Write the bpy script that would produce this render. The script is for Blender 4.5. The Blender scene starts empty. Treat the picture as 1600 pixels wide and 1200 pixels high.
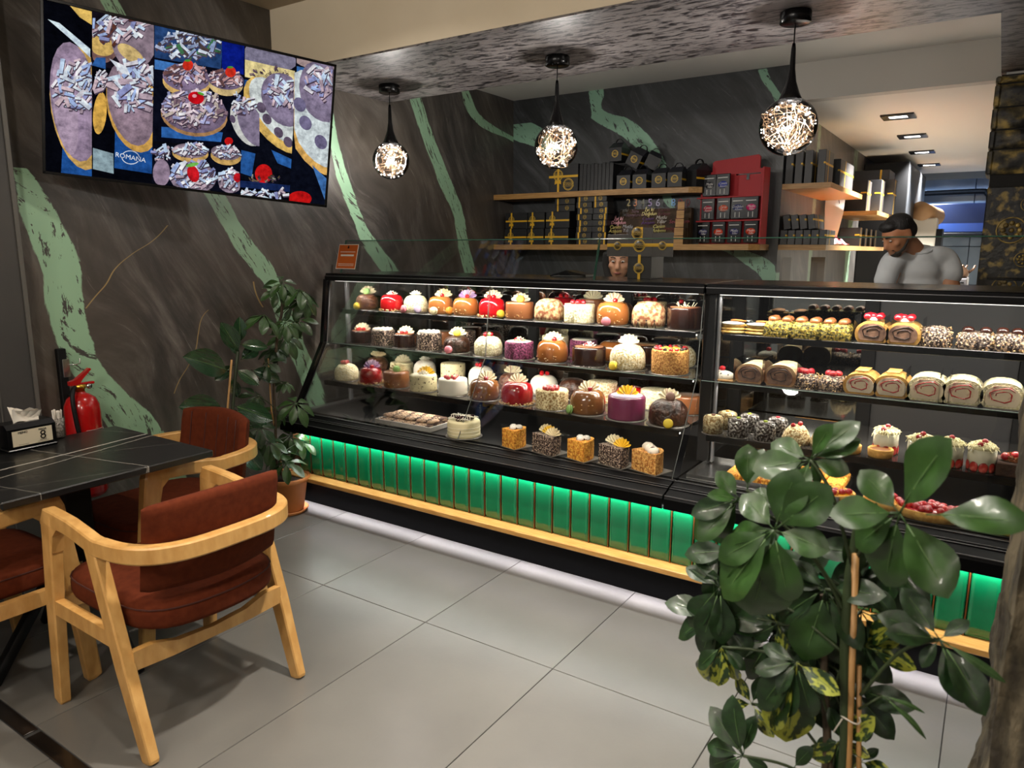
import bpy, math, random
from mathutils import Matrix, Vector
random.seed(7)
R_ = math.radians
# ------------------------------------------------------------------ camera
FPX = 1135.0
CAM_ROT = Matrix(((0.833154, -0.10246837, 0.5434654), (0.55303214, 0.14878661, -0.81976704), (0.00313981, 0.98354602, 0.18063046)))
EYE = Vector((0.0, 0.0, 1.5))
sc = bpy.context.scene
col = sc.collection
cam_d = bpy.data.cameras.new('camera'); cam = bpy.data.objects.new('camera', cam_d); col.objects.link(cam)
cam.matrix_world = Matrix.Translation(EYE) @ CAM_ROT.to_4x4()
cam_d.sensor_width = 36.0; cam_d.lens = 36.0 * FPX / 1600.0; cam_d.clip_start = 0.05; cam_d.clip_end = 60
cam_d.dof.use_dof = True; cam_d.dof.focus_distance = 3.8; cam_d.dof.aperture_fstop = 5.6
sc.camera = cam
sc.view_settings.view_transform = 'Standard'; sc.view_settings.look = 'None'
sc.view_settings.gamma = 1.0; sc.view_settings.use_curve_mapping = False
sc.view_settings.exposure = 0.0
sc.cycles.use_denoising = True
sc.cycles.max_bounces = 10; sc.cycles.transparent_max_bounces = 24
sc.cycles.caustics_reflective = False; sc.cycles.caustics_refractive = False
sc.cycles.sample_clamp_indirect = 6.0
# dim even ambient of the shop behind the camera
wd = bpy.data.worlds.new('shop_ambient'); sc.world = wd; wd.use_nodes = True
wd.node_tree.nodes['Background'].inputs[0].default_value = (1.0, 0.95, 0.9, 1)
wd.node_tree.nodes['Background'].inputs[1].default_value = 0.28

def lamp(name, kind, loc, power, color=(1, 1, 1), size=.1, size_y=None, target=None, spread=None, parent=None, blend=.5, angle=90):
    d = bpy.data.lights.new(name, kind); d.energy = power; d.color = color
    if kind == 'AREA':
        d.shape = 'RECTANGLE' if size_y else 'DISK'; d.size = size
        if size_y: d.size_y = size_y
        if spread: d.spread = R_(spread)
    elif kind == 'SPOT':
        d.spot_size = R_(angle); d.spot_blend = blend; d.shadow_soft_size = size
    else: d.shadow_soft_size = size
    o = bpy.data.objects.new(name, d); col.objects.link(o); o.location = loc
    if target is not None:
        o.rotation_euler = (Vector(target) - Vector(loc)).to_track_quat('-Z', 'Y').to_euler()
    if parent: o.parent = parent
    return o
# ceiling downlights of the seating area (fixtures are built with the ceiling)
DOWNLIGHTS = [(-2.45, 2.05, 8), (-1.15, 1.7, 26), (-2.3, 0.5, 4), (-.7, 0.7, 10), (0.75, 2.15, 5)]
for x, y, p in DOWNLIGHTS:
    lamp('downlight_lamp', 'AREA', (x, y, 2.765), p, (1.0, .92, .82), .11, target=(x, y, 0), spread=150 if p < 10 else 84)

# added fill lamps behind the viewer, unseen, to brighten the room (globes built below)
FILL_LAMPS = [(-2.6, -.75, 40), (-1.2, -.7, 80), (1.5, -.9, 62), (-1.9, -1.7, 40)]
for x, y, p in FILL_LAMPS:
    lamp('added_fill_lamp', 'POINT', (x, y, 2.50), p, (1.0, .92, .82), .10)

# ------------------------------------------------------------------ pixel -> point at a known real depth
def ray(u, v): return CAM_ROT @ Vector((u - 800.0, -(v - 600.0), -FPX))
def onz(u, v, z): d = ray(u, v); return EYE + d * ((z - EYE.z) / d.z)
def onx(u, v, x): d = ray(u, v); return EYE + d * (x / d.x)
def ony(u, v, y): d = ray(u, v); return EYE + d * (y / d.y)
def onplane(u, v, p, n): d = ray(u, v); return EYE + d * ((p - EYE).dot(n) / d.dot(n))

# ------------------------------------------------------------------ mesh builder
class MB:
    def __init__(s): s.v = []; s.f = []; s.m = []; s.s = []
    def add(s, vs, fs, mat=0, smooth=False, M=None):
        b = len(s.v)
        if M is not None: vs = [M @ Vector(p) for p in vs]
        s.v.extend(tuple(p) for p in vs)
        for f in fs: s.f.append(tuple(i + b for i in f)); s.m.append(mat); s.s.append(smooth)
        return s
    def box(s, lo, hi, mat=0, M=None, bev=0.0):
        if bev > 0: return s.rbox(lo, hi, bev, mat, M)
        x0, y0, z0 = lo; x1, y1, z1 = hi
        vs = [(x0,y0,z0),(x1,y0,z0),(x1,y1,z0),(x0,y1,z0),(x0,y0,z1),(x1,y0,z1),(x1,y1,z1),(x0,y1,z1)]
        return s.add(vs, [(3,2,1,0),(4,5,6,7),(0,1,5,4),(1,2,6,5),(2,3,7,6),(3,0,4,7)], mat, False, M)
    def rbox(s, lo, hi, b, mat=0, M=None):
        vs = []; idx = {}
        for cx in (0, 1):
            for cy in (0, 1):
                for cz in (0, 1):
                    for ax in range(3):
                        p = []
                        for k, c in enumerate((cx, cy, cz)):
                            e = hi[k] if c else lo[k]
                            if k != ax: e += -b if c else b
                            p.append(e)
                        idx[(cx, cy, cz, ax)] = len(vs); vs.append(p)
        fs = []
        def q(*ks): fs.append(tuple(idx[k] for k in ks))
        for c in (0, 1):
            a = [(c,0,0,0),(c,1,0,0),(c,1,1,0),(c,0,1,0)]; q(*(a if c else a[::-1]))
            a = [(0,c,0,1),(0,c,1,1),(1,c,1,1),(1,c,0,1)]; q(*(a if c else a[::-1]))
            a = [(0,0,c,2),(1,0,c,2),(1,1,c,2),(0,1,c,2)]; q(*(a if c else a[::-1]))
        for i in (0, 1):
            for j in (0, 1):
                flip = (i + j) % 2
                a = [(i,j,0,0),(i,j,1,0),(i,j,1,1),(i,j,0,1)]; q(*(a[::-1] if flip else a))
                a = [(0,i,j,1),(1,i,j,1),(1,i,j,2),(0,i,j,2)]; q(*(a[::-1] if flip else a))
                a = [(j,0,i,2),(j,1,i,2),(j,1,i,0),(j,0,i,0)]; q(*(a[::-1] if flip else a))
        for cx in (0, 1):
            for cy in (0, 1):
                for cz in (0, 1):
                    a = [(cx,cy,cz,0),(cx,cy,cz,1),(cx,cy,cz,2)]; q(*(a if (cx+cy+cz) % 2 else a[::-1]))
        return s.add(vs, fs, mat, False, M)
    def lathe(s, prof, n=24, c=(0,0,0), mat=0, smooth=True, M=None, wob=None, sx=1, sy=1):
        vs = []; fs = []; k = len(prof)
        for i in range(n):
            a = 2*math.pi*i/n
            for j, (r, z) in enumerate(prof):
                w = wob(a, j) if wob else 1.0
                vs.append((c[0]+r*w*math.cos(a)*sx, c[1]+r*w*math.sin(a)*sy, c[2]+z))
        for i in range(n):
            i2 = (i+1) % n
            for j in range(k-1):
                fs.append((i*k+j, i2*k+j, i2*k+j+1, i*k+j+1))
        if prof[0][0] > 1e-6: fs.append(tuple(i*k for i in range(n))[::-1])
        if prof[-1][0] > 1e-6: fs.append(tuple(i*k+k-1 for i in range(n)))
        return s.add(vs, fs, mat, smooth, M)
    def tube(s, pts, r, n=8, mat=0, smooth=True, M=None, caps=True, closed=False, sq=None):
        pts = [Vector(p) for p in pts]; k = len(pts)
        rs = r if isinstance(r, (list, tuple)) else [r]*k
        vs = []; fs = []; up = None
        for i, p in enumerate(pts):
            if closed: t = pts[(i+1) % k]-pts[i-1]
            else: t = pts[min(i+1,k-1)]-pts[max(i-1,0)]
            if t.length < 1e-9: t = Vector((0,0,1))
            t.normalize()
            if up is None:
                up = Vector((0,0,1)) if abs(t.z) < .9 else Vector((0,1,0))
            a = up - t*up.dot(t)
            if a.length < 1e-6: a = t.orthogonal()
            a.normalize(); b = t.cross(a); up = a
            for j in range(n):
                th = 2*math.pi*(j+.5)/n
                ca, sb = math.cos(th), math.sin(th)
                if sq: # rectangular section (height, width)
                    ca = math.copysign(min(1, abs(ca)*2.1), ca)*sq[0]; sb = math.copysign(min(1, abs(sb)*2.1), sb)*sq[1]
                    vs.append(p + a*ca*rs[i] + b*sb*rs[i])
                else: vs.append(p + (a*ca + b*sb)*rs[i])
        for i in range(k if closed else k-1):
            i2 = (i+1) % k
            for j in range(n):
                j2 = (j+1) % n
                fs.append((i*n+j, i*n+j2, i2*n+j2, i2*n+j))
        if caps and not closed:
            fs.append(tuple(range(n))[::-1]); fs.append(tuple((k-1)*n+j for j in range(n)))
        return s.add(vs, fs, mat, smooth, M)
    def sph(s, c, r, nu=14, nv=8, mat=0, M=None, smooth=True):
        rx, ry, rz = r if isinstance(r, (tuple, list)) else (r, r, r)
        vs = [(c[0], c[1], c[2]-rz)]; fs = []
        for j in range(1, nv):
            ph = -math.pi/2 + math.pi*j/nv
            for i in range(nu):
                th = 2*math.pi*i/nu
                vs.append((c[0]+rx*math.cos(ph)*math.cos(th), c[1]+ry*math.cos(ph)*math.sin(th), c[2]+rz*math.sin(ph)))
        vs.append((c[0], c[1], c[2]+rz)); t = len(vs)-1
        for i in range(nu):
            i2 = (i+1) % nu
            fs.append((0, 1+i2, 1+i))
            for j in range(nv-2):
                a = 1+j*nu; fs.append((a+i, a+i2, a+nu+i2, a+nu+i))
            fs.append((1+(nv-2)*nu+i, 1+(nv-2)*nu+i2, t))
        return s.add(vs, fs, mat, smooth, M)
    def prism(s, poly, d, mat=0, M=None, smooth=False):
        # poly in local XY, extruded 0..d along local Z
        n = len(poly)
        vs = [(x, y, 0) for x, y in poly] + [(x, y, d) for x, y in poly]
        fs = [tuple(range(n))[::-1], tuple(range(n, 2*n))] + [(i, (i+1) % n, n+(i+1) % n, n+i) for i in range(n)]
        return s.add(vs, fs, mat, smooth, M)
    def extx(s, prof, x0, x1, mat=0):
        # profile of (y, z) points swept along X
        n = len(prof)
        vs = [(x0, y, z) for y, z in prof] + [(x1, y, z) for y, z in prof]
        fs = [tuple(range(n)), tuple(range(n, 2*n))[::-1]] + [(i, n+i, n+(i+1) % n, (i+1) % n) for i in range(n)]
        return s.add(vs, fs, mat)
    def surf(s, fn, nu, nv, mat=0, smooth=True, M=None, cu=False):
        vs = [fn(i/(nu if cu else nu-1), j/(nv-1)) for i in range(nu) for j in range(nv)]
        fs = []
        for i in range(nu if cu else nu-1):
            i2 = (i+1) % nu
            for j in range(nv-1): fs.append((i*nv+j, i2*nv+j, i2*nv+j+1, i*nv+j+1))
        return s.add(vs, fs, mat, smooth, M)
    def mesh(s, name, mats):
        me = bpy.data.meshes.new(name); me.from_pydata(s.v, [], s.f)
        for m in (mats if isinstance(mats, (list, tuple)) else [mats]): me.materials.append(m)
        me.polygons.foreach_set('material_index', s.m); me.polygons.foreach_set('use_smooth', s.s)
        me.update(); return me
    def build(s, name, mats, parent=None, M=None, **kw):
        return link(name, s.mesh(name, mats), parent, M, **kw)

def link(name, me, parent=None, M=None, label=None, cat=None, group=None, kind=None):
    o = bpy.data.objects.new(name, me); col.objects.link(o)
    if parent is not None: o.parent = parent
    if M is not None: o.matrix_local = M
    return tag(o, label, cat, group, kind)
def tag(o, label=None, cat=None, group=None, kind=None):
    if label: o['label'] = label
    if cat: o['category'] = cat
    if group: o['group'] = group
    if kind: o['kind'] = kind
    return o
def thing(name, label, cat, loc=(0,0,0), rz=0, group=None):
    o = bpy.data.objects.new(name, None); col.objects.link(o); o.empty_display_size = .05
    o.location = loc; o.rotation_euler = (0, 0, rz)
    return tag(o, label, cat, group)
def kids(o): return [c for c in col.objects if c.parent == o]
def dup(root, loc, rz=None, label=None, parent=None):
    r = root.copy(); col.objects.link(r); r.location = loc
    if rz is not None: r.rotation_euler = (0, 0, rz)
    if label: r['label'] = label
    for ch in root.children:
        c = ch.copy(); col.objects.link(c); c.parent = r
        for g in ch.children:
            d = g.copy(); col.objects.link(d); d.parent = c
    return r
def T(x, y, z): return Matrix.Translation((x, y, z))
def RX(a): return Matrix.Rotation(R_(a), 4, 'X')
def RY(a): return Matrix.Rotation(R_(a), 4, 'Y')
def RZ(a): return Matrix.Rotation(R_(a), 4, 'Z')
def S(x, y, z): return Matrix.Diagonal((x, y, z, 1))
def spline(ctrl, n):
    P = [Vector(p) for p in ctrl]; out = []
    for i in range(len(P)-1):
        a = P[max(i-1,0)]; b = P[i]; c = P[i+1]; d = P[min(i+2,len(P)-1)]
        for k in range(n):
            t = k/n
            out.append(.5*((2*b)+(c-a)*t+(2*a-5*b+4*c-d)*t*t+(3*b-a-3*c+d)*t**3))
    out.append(P[-1]); return out
ORD = ['first','second','third','fourth','fifth','sixth','seventh','eighth','ninth','tenth','eleventh','twelfth','thirteenth','fourteenth','fifteenth']

# text as flat mesh, shared
_txt = {}
def text_mesh(body, size, mat, shear=0.0, ext=0.0006):
    key = (body, size, mat.name, shear)
    if key in _txt: return _txt[key]
    cu = bpy.data.curves.new('lettering', 'FONT'); cu.body = body; cu.size = size; cu.align_x = 'CENTER'; cu.align_y = 'CENTER'
    cu.shear = shear; cu.extrude = ext; cu.resolution_u = 2; cu.space_line = .8
    o = bpy.data.objects.new('lettering', cu); col.objects.link(o)
    bpy.context.view_layer.update()
    dg = bpy.context.evaluated_depsgraph_get()
    me = bpy.data.meshes.new_from_object(o.evaluated_get(dg))
    bpy.data.objects.remove(o); me.materials.clear(); me.materials.append(mat)
    _txt[key] = me; return me

# ------------------------------------------------------------------ materials
def nmat(name):
    m = bpy.data.materials.new(name); m.use_nodes = True
    nt = m.node_tree; return m, nt, nt.nodes['Principled BSDF']
def lin(c):
    return tuple(((x/255)/12.92 if x/255 <= .04045 else (((x/255)+.055)/1.055)**2.4) for x in c)
def rgb(h): return lin((int(h[0:2],16), int(h[2:4],16), int(h[4:6],16)))
_m = {}
def mat(name, c, rough=.5, metal=0.0, c2=None, scale=20, lo=.4, hi=.6, bump=0, bscale=None, coat=0, spec=None, stretch=None, kind='noise', detail=4, sss=0, sheen=0, c3=None, emit=None, es=0, trans=0, alpha=None):
    if name in _m: return _m[name]
    m, nt, p = nmat(name); N = nt.nodes.new; L = nt.links.new
    c = rgb(c) if isinstance(c, str) else c
    p.inputs['Base Color'].default_value = (*c, 1); p.inputs['Roughness'].default_value = rough; p.inputs['Metallic'].default_value = metal
    if coat: p.inputs['Coat Weight'].default_value = coat; p.inputs['Coat Roughness'].default_value = .08
    if spec is not None: p.inputs['Specular IOR Level'].default_value = spec
    if sss: p.inputs['Subsurface Weight'].default_value = sss; p.inputs['Subsurface Radius'].default_value = (.01,.006,.004); p.inputs['Subsurface Scale'].default_value = .5
    if sheen: p.inputs['Sheen Weight'].default_value = sheen; p.inputs['Sheen Roughness'].default_value = .4; p.inputs['Sheen Tint'].default_value = (*c, 1)
    if trans: p.inputs['Transmission Weight'].default_value = trans
    if emit: p.inputs['Emission Color'].default_value = (*(rgb(emit) if isinstance(emit,str) else emit), 1); p.inputs['Emission Strength'].default_value = es
    if c2 or bump:
        tc = N('ShaderNodeTexCoord'); mp = N('ShaderNodeMapping'); L(tc.outputs['Object'], mp.inputs[0])
        if stretch: mp.inputs['Scale'].default_value = stretch
        def tex(s):
            if kind == 'voronoi':
                t = N('ShaderNodeTexVoronoi'); t.inputs['Scale'].default_value = s; L(mp.outputs[0], t.inputs['Vector']); return t.outputs['Distance'], t
            t = N('ShaderNodeTexNoise'); t.inputs['Scale'].default_value = s; t.inputs['Detail'].default_value = detail; L(mp.outputs[0], t.inputs['Vector']); return t.outputs[0], t
        fac, tn = tex(scale)
        if c2:
            cr = N('ShaderNodeValToRGB'); e = cr.color_ramp.elements
            e[0].position = lo; e[0].color = (*c, 1); e[1].position = hi
            e[1].color = (*(rgb(c2) if isinstance(c2, str) else c2), 1)
            if c3:
                k = e.new((lo+hi)/2); k.color = (*(rgb(c3) if isinstance(c3,str) else c3), 1)
            L(fac, cr.inputs[0]); L(cr.outputs[0], p.inputs['Base Color'])
        if bump:
            bf = fac if not bscale else tex(bscale)[0]
            b = N('ShaderNodeBump'); b.inputs['Strength'].default_value = min(1, bump); b.inputs['Distance'].default_value = .004 if bump <= 1 else .004*bump
            L(bf, b.inputs['Height']); L(b.outputs[0], p.inputs['Normal'])
    _m[name] = m; return m
def emis(name, c, s):
    if name in _m: return _m[name]
    m = bpy.data.materials.new(name); m.use_nodes = True; nt = m.node_tree; nt.nodes.clear()
    e = nt.nodes.new('ShaderNodeEmission'); o = nt.nodes.new('ShaderNodeOutputMaterial')
    e.inputs[0].default_value = (*(rgb(c) if isinstance(c, str) else c), 1); e.inputs[1].default_value = s
    nt.links.new(e.outputs[0], o.inputs[0]); _m[name] = m; return m
def thin_glass(name, tint=(1,1,1), refl=1.0, ior=1.45):
    # a thin pane: passes light straight through, mirrors a little of the room by Fresnel
    m = bpy.data.materials.new(name); m.use_nodes = True; nt = m.node_tree; nt.nodes.clear(); N = nt.nodes.new; L = nt.links.new
    o = N('ShaderNodeOutputMaterial'); mx = N('ShaderNodeMixShader'); t = N('ShaderNodeBsdfTransparent'); g = N('ShaderNodeBsdfGlossy')
    fr = N('ShaderNodeFresnel'); fr.inputs[0].default_value = ior
    mu = N('ShaderNodeMath'); mu.operation = 'MULTIPLY'; mu.inputs[1].default_value = refl
    L(fr.outputs[0], mu.inputs[0]); L(mu.outputs[0], mx.inputs[0])
    t.inputs[0].default_value = (*tint, 1); g.inputs['Roughness'].default_value = .01
    L(t.outputs[0], mx.inputs[1]); L(g.outputs[0], mx.inputs[2]); L(mx.outputs[0], o.inputs[0]); return m
GLASS = thin_glass('pane_glass', (.985,.995,.99), .55)
CLEAR = thin_glass('clear_plastic', (.96,.96,.96), .8)
GLOBE = thin_glass('globe_glass', (.93,.93,.93), 1.0)
EDGE = mat('glass_edge', '2f5a4a', .15, coat=.5)
BLACK = mat('black_enamel', '070708', .25, spec=.35)
BLACKM = mat('black_matte', '0a0a0b', .55, spec=.25)
DGREY = mat('dark_grey_panel', '2e2d2e', .45)
ALU = mat('brushed_aluminium', '8d8c8e', .35, 1.0)
STEEL = mat('steel', 'b9b9b8', .25, 1.0)
MIRROR = mat('back_mirror', '8e8f8b', .03, 1.0)
SHELFM = mat('shelf_glass_dark', '3a3836', .12, coat=.6)
GOLDM = mat('gold_foil', 'c8a440', .35, .6)
RIBBON = mat('yellow_ribbon', 'd9a81c', .5)
CARD = mat('black_card', '0e0e10', .42, c2='17171a', scale=6, lo=.3, hi=.7)
CARDG = mat('card_grey_tone', '3c3937', .5)  # lighter tone for lit sides of black boxes; also the open box's flaps
WHITE = mat('white_paint', 'd8d4cc', .6, c2='cfcac1', scale=3, lo=.3, hi=.7)
PLASTER = mat('beige_plaster', 'e4d6bc', .7, c2='dccdb2', scale=2.5, lo=.3, hi=.7, bump=.05, bscale=60)
OAK = mat('oak_shelf', '9a713b', .45, c2='b98d52', scale=14, lo=.35, hi=.65, stretch=(.6, 9, 9), bump=.06)
BEECH = mat('beech_wood', 'b98a4b', .38, c2='cfa262', scale=9, lo=.35, hi=.68, stretch=(3, 3, 1.2), coat=.15, bump=.05, bscale=60)
OAKF = mat('ledge_wood', 'b07f3f', .4, c2='c89a58', scale=14, lo=.35, hi=.65, stretch=(.8, 9, 9))
VELVET = mat('rust_velvet', '4c1d0b', .9, c2='592611', scale=45, lo=.3, hi=.7, sheen=.08, spec=.15, bump=.12, bscale=350)
SEAM = mat('seam_thread', '3d1609', .9)
TERRA = mat('terracotta', 'b5713a', .6, c2='a9662f', scale=12, lo=.3, hi=.7)
SOIL = mat('potting_soil', '20160f', .9, c2='31231a', scale=70, bump=.6)
RED = mat('red_lacquer', 'a80f10', .22, coat=.5)
REDBOARD = mat('red_board', 'a01f25', .55)

def marble(name, veins, axis, base, streak, light, gold=None, green=((0.30,.42,.27),(.36,.5,.33)), hue=None):
    """painted faux-marble: streaked grey ground, green veins that follow curves in wall coordinates (metres)"""
    m, nt, p = nmat(name); N = nt.nodes.new; L = nt.links.new
    tc = N('ShaderNodeTexCoord'); sep = N('ShaderNodeSeparateXYZ'); L(tc.outputs['Object'], sep.inputs[0])
    H = sep.outputs[axis]; Z = sep.outputs[2]
    def math_(op, a, b=None, clamp=False):
        n = N('ShaderNodeMath'); n.operation = op; n.use_clamp = clamp
        for i, q in enumerate((a, b)):
            if q is None: continue
            if isinstance(q, (int, float)): n.inputs[i].default_value = q
            else: L(q, n.inputs[i])
        return n.outputs[0]
    def noise(vec, scale, detail=4, rough=.55):
        n = N('ShaderNodeTexNoise'); n.inputs['Scale'].default_value = scale; n.inputs['Detail'].default_value = detail; n.inputs['Roughness'].default_value = rough
        L(vec, n.inputs['Vector']); return n.outputs[0]
    def ramp(f, stops):
        r = N('ShaderNodeValToRGB'); e = r.color_ramp.elements
        while len(e) < len(stops): e.new(.5)
        for k, (pos, c) in zip(e, stops): k.position = pos; k.color = (*c, 1)
        L(f, r.inputs[0]); return r.outputs[0]
    def mix(f, a, b):
        n = N('ShaderNodeMix'); n.data_type = 'RGBA'; L(f, n.inputs[0])
        for i, q in ((6, a), (7, b)):
            if isinstance(q, tuple): n.inputs[i].default_value = (*q, 1)
            else: L(q, n.inputs[i])
        return n.outputs[2]
    # rotated / stretched coordinates for the brush streaks
    cmb = N('ShaderNodeCombineXYZ'); L(H, cmb.inputs[0]); L(Z, cmb.inputs[1])
    warp = N('ShaderNodeTexNoise'); warp.inputs['Scale'].default_value = .7; warp.inputs['Detail'].default_value = 2; L(cmb.outputs[0], warp.inputs['Vector'])
    wadd = N('ShaderNodeVectorMath'); wadd.operation = 'MULTIPLY_ADD'; wadd.inputs[1].default_value = (.9,.9,0)
    L(warp.outputs[1], wadd.inputs[0]); L(cmb.outputs[0], wadd.inputs[2])
    rot = N('ShaderNodeMapping'); rot.inputs['Rotation'].default_value = (0, 0, R_(58)); L(wadd.outputs[0], rot.inputs[0])
    stm = N('ShaderNodeMapping'); stm.inputs['Scale'].default_value = (1.0, 5.0, 1); L(rot.outputs[0], stm.inputs[0])
    streaks = noise(stm.outputs[0], 1.7, 9, .68)
    big = noise(wadd.outputs[0], 1.1, 3)
    fm = N('ShaderNodeMapping'); fm.inputs['Scale'].default_value = (1.0, 13.0, 1); L(rot.outputs[0], fm.inputs[0]); fine = noise(fm.outputs[0], 3.2, 6, .75)
    c = ramp(streaks, [(.34, base[0]), (.5, base[1]), (.66, base[2])])
    c = mix(ramp(big, [(.4,(0,0,0)),(.75,(.75,.75,.75))]), c, streak)
    c = mix(ramp(fine, [(.60,(0,0,0)),(.74,(.55,.55,.55))]), c, light)
    edge = noise(stm.outputs[0], 4.0, 5, .7)
    jit = math_('MULTIPLY', math_('SUBTRACT', edge, .5), .05)
    def vein(cmask, pts, soft, jitter):
        zs = [q[2] for q in pts]; z0, z1 = min(zs), max(zs); hs = [q[0] for q in pts]; h0, h1 = min(hs)-.02, max(hs)+.02; ws = [q[1] for q in pts]; wm = max(ws)+.001
        mr = N('ShaderNodeMapRange'); mr.clamp = False; L(Z, mr.inputs[0]); mr.inputs[1].default_value = z0; mr.inputs[2].default_value = z1
        t = mr.outputs[0]
        def curve(vals, lo, hi):
            fc = N('ShaderNodeFloatCurve'); cv = fc.mapping.curves[0]
            P = sorted(((q[2]-z0)/(z1-z0), (v-lo)/(hi-lo)) for q, v in zip(pts, vals))
            cv.points[0].location = P[0]; cv.points[1].location = P[-1]
            for a in P[1:-1]: cv.points.new(*a)
            fc.mapping.update(); L(t, fc.inputs['Value'])
            return math_('ADD', math_('MULTIPLY', fc.outputs[0], hi-lo), lo)
        ctr = curve(hs, h0, h1); wd_ = curve(ws, 0, wm)
        d = math_('ABSOLUTE', math_('SUBTRACT', math_('ADD', H, jitter) if jitter is not None else H, ctr))
        k = math_('MULTIPLY', math_('SUBTRACT', wd_, d), 1/soft, True)
        inr = math_('MULTIPLY', math_('GREATER_THAN', t, 0.0), math_('LESS_THAN', t, 1.0))
        k = math_('MULTIPLY', k, inr)
        return k if cmask is None else math_('MAXIMUM', cmask, k)
    mask = None
    for pts in veins: mask = vein(mask, pts, .006, jit)
    if mask is not None:
        fl = N('ShaderNodeMapping'); fl.inputs['Scale'].default_value = (1.0, 5.5, 1); L(rot.outputs[0], fl.inputs[0])
        fleck = noise(fl.outputs[0], 7, 4, .75)
        gcol = mix(noise(cmb.outputs[0], 2.5, 3), green[0], green[1])
        fk = ramp(fleck, [(.405,(1,1,1)),(.43,(0,0,0))])
        gcol = mix(fk, gcol, base[1])
        c = mix(mask, c, gcol)
    gm = None
    for pts in (gold or []): gm = vein(gm, pts, .003, None)
    if gm is not None: c = mix(gm, c, (.33,.23,.09))
    L(c, p.inputs['Base Color']); p.inputs['Roughness'].default_value = .42; p.inputs['Coat Weight'].default_value = .12; p.inputs['Coat Roughness'].default_value = .25
    b = N('ShaderNodeBump'); b.inputs['Strength'].default_value = .15; b.inputs['Distance'].default_value = .004; L(streaks, b.inputs['Height']); L(b.outputs[0], p.inputs['Normal'])
    return m

# ------------------------------------------------------------------ the room
XW = -3.5          # painted wall on the left
YB = 5.29          # back wall with the box shelves
def vl(rows, conv):
    out = []
    for v, a, b in rows:
        p, q = conv(a, v), conv(b, v)
        h0, h1 = (p.y, q.y) if conv is cl else (p.x, q.x)
        out.append(((h0+h1)/2, abs(h1-h0)/2, (p.z+q.z)/2))
    return out
cl = lambda u, v: onx(u, v, XW)
cb = lambda u, v: ony(u, v, YB)
V1 = vl([(262,18,40),(300,26,70),(350,35,100),(390,52,117),(420,65,128),(455,70,129),(490,75,135),(525,84,143),(560,100,154),(595,122,178),(630,148,212),(665,170,245),(690,190,262),(745,238,290),(800,275,310)], cl)
V2 = vl([(-60,128,158),(0,155,187),(150,232,268),(310,322,357),(350,345,378),(385,366,401),(420,392,429),(450,414,441),(500,432,462),(550,452,482),(585,466,496),(620,478,508),(680,500,520)], cl)
V3 = vl([(60,470,487),(150,500,516),(215,513,528),(260,522,540),(300,533,553),(340,550,567),(375,562,588),(425,595,624),(500,640,668)], cl)
V4 = vl([(140,636,654),(156,640,660),(210,657,677),(244,670,690),(296,689,711),(340,709,726),(375,714,731),(430,725,744),(520,735,750)], cl)
V5 = vl([(125,714,727),(144,719,735),(176,730,750),(195,744,775),(210,765,803)], cl)
V5.append((5.29, .10, cl(804,212).z-.035)); V5.append((5.5, .10, cl(804,212).z-.09))
V5b = [(-3.6, .28, cb(803,212).z+.09), (-3.42, .22, cb(803,212).z+.02), (-3.27, .16, cb(838,220).z), (-3.1, .05, cb(838,220).z-.09)]
V6 = vl([(135,917,943),(144,919,945),(169,923,941),(190,935,985),(205,962,1006),(222,985,1021),(250,1015,1038),(275,1030,1046),(310,1034,1050),(325,1046,1056)], cb)
V7 = vl([(388,1120,1150),(398,1142,1185),(410,1160,1206),(425,1180,1212),(445,1195,1215)], cb)
V8 = vl([(108,1184,1198),(125,1190,1206),(145,1205,1220),(170,1216,1230)], cb)
G1 = [(cl(u,v).y, .005, cl(u,v).z) for u, v in [(262,352),(240,375),(205,398),(180,420),(165,445),(150,462),(134,482)]]
G2 = [(cl(u,v).y, .004, cl(u,v).z) for u, v in [(326,484),(315,498),(310,520),(306,545),(295,570),(280,595),(272,615)]]
G3 = [(cl(u,v).y, .006, cl(u,v).z) for u, v in [(396,440),(399,455),(404,468),(411,480)]]
MAR_L = marble('painted_marble_left', [V1,V2,V3,V4,V5], 1, ((.026,.024,.023),(.060,.053,.048),(.14,.125,.112)), (.115,.092,.070), (.34,.31,.28), [G1,G2,G3], green=((.27,.45,.29),(.34,.55,.36)))
MAR_B = marble('painted_marble_back', [V5b,V6,V7,V8], 0, ((.014,.015,.016),(.034,.036,.038),(.085,.09,.094)), (.05,.054,.055), (.26,.27,.28), green=((.22,.40,.28),(.28,.48,.34)))
def vert(y, w, z0, z1): return [(y-.02, w, z0), (y+.015, w*1.3, (z0+z1)/2), (y, w, z1)]
MAR_C = marble('painted_marble_corridor', [vert(6.35,.05,.3,2.6), vert(8.1,.10,.3,2.6)], 1, ((.03,.028,.026),(.07,.062,.055),(.14,.125,.11)), (.09,.08,.07), (.22,.2,.18), green=((.2,.3,.19),(.25,.36,.24)))
def st(name, mb, m, **k): return mb.build(name, m, kind='structure', **k)

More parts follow.
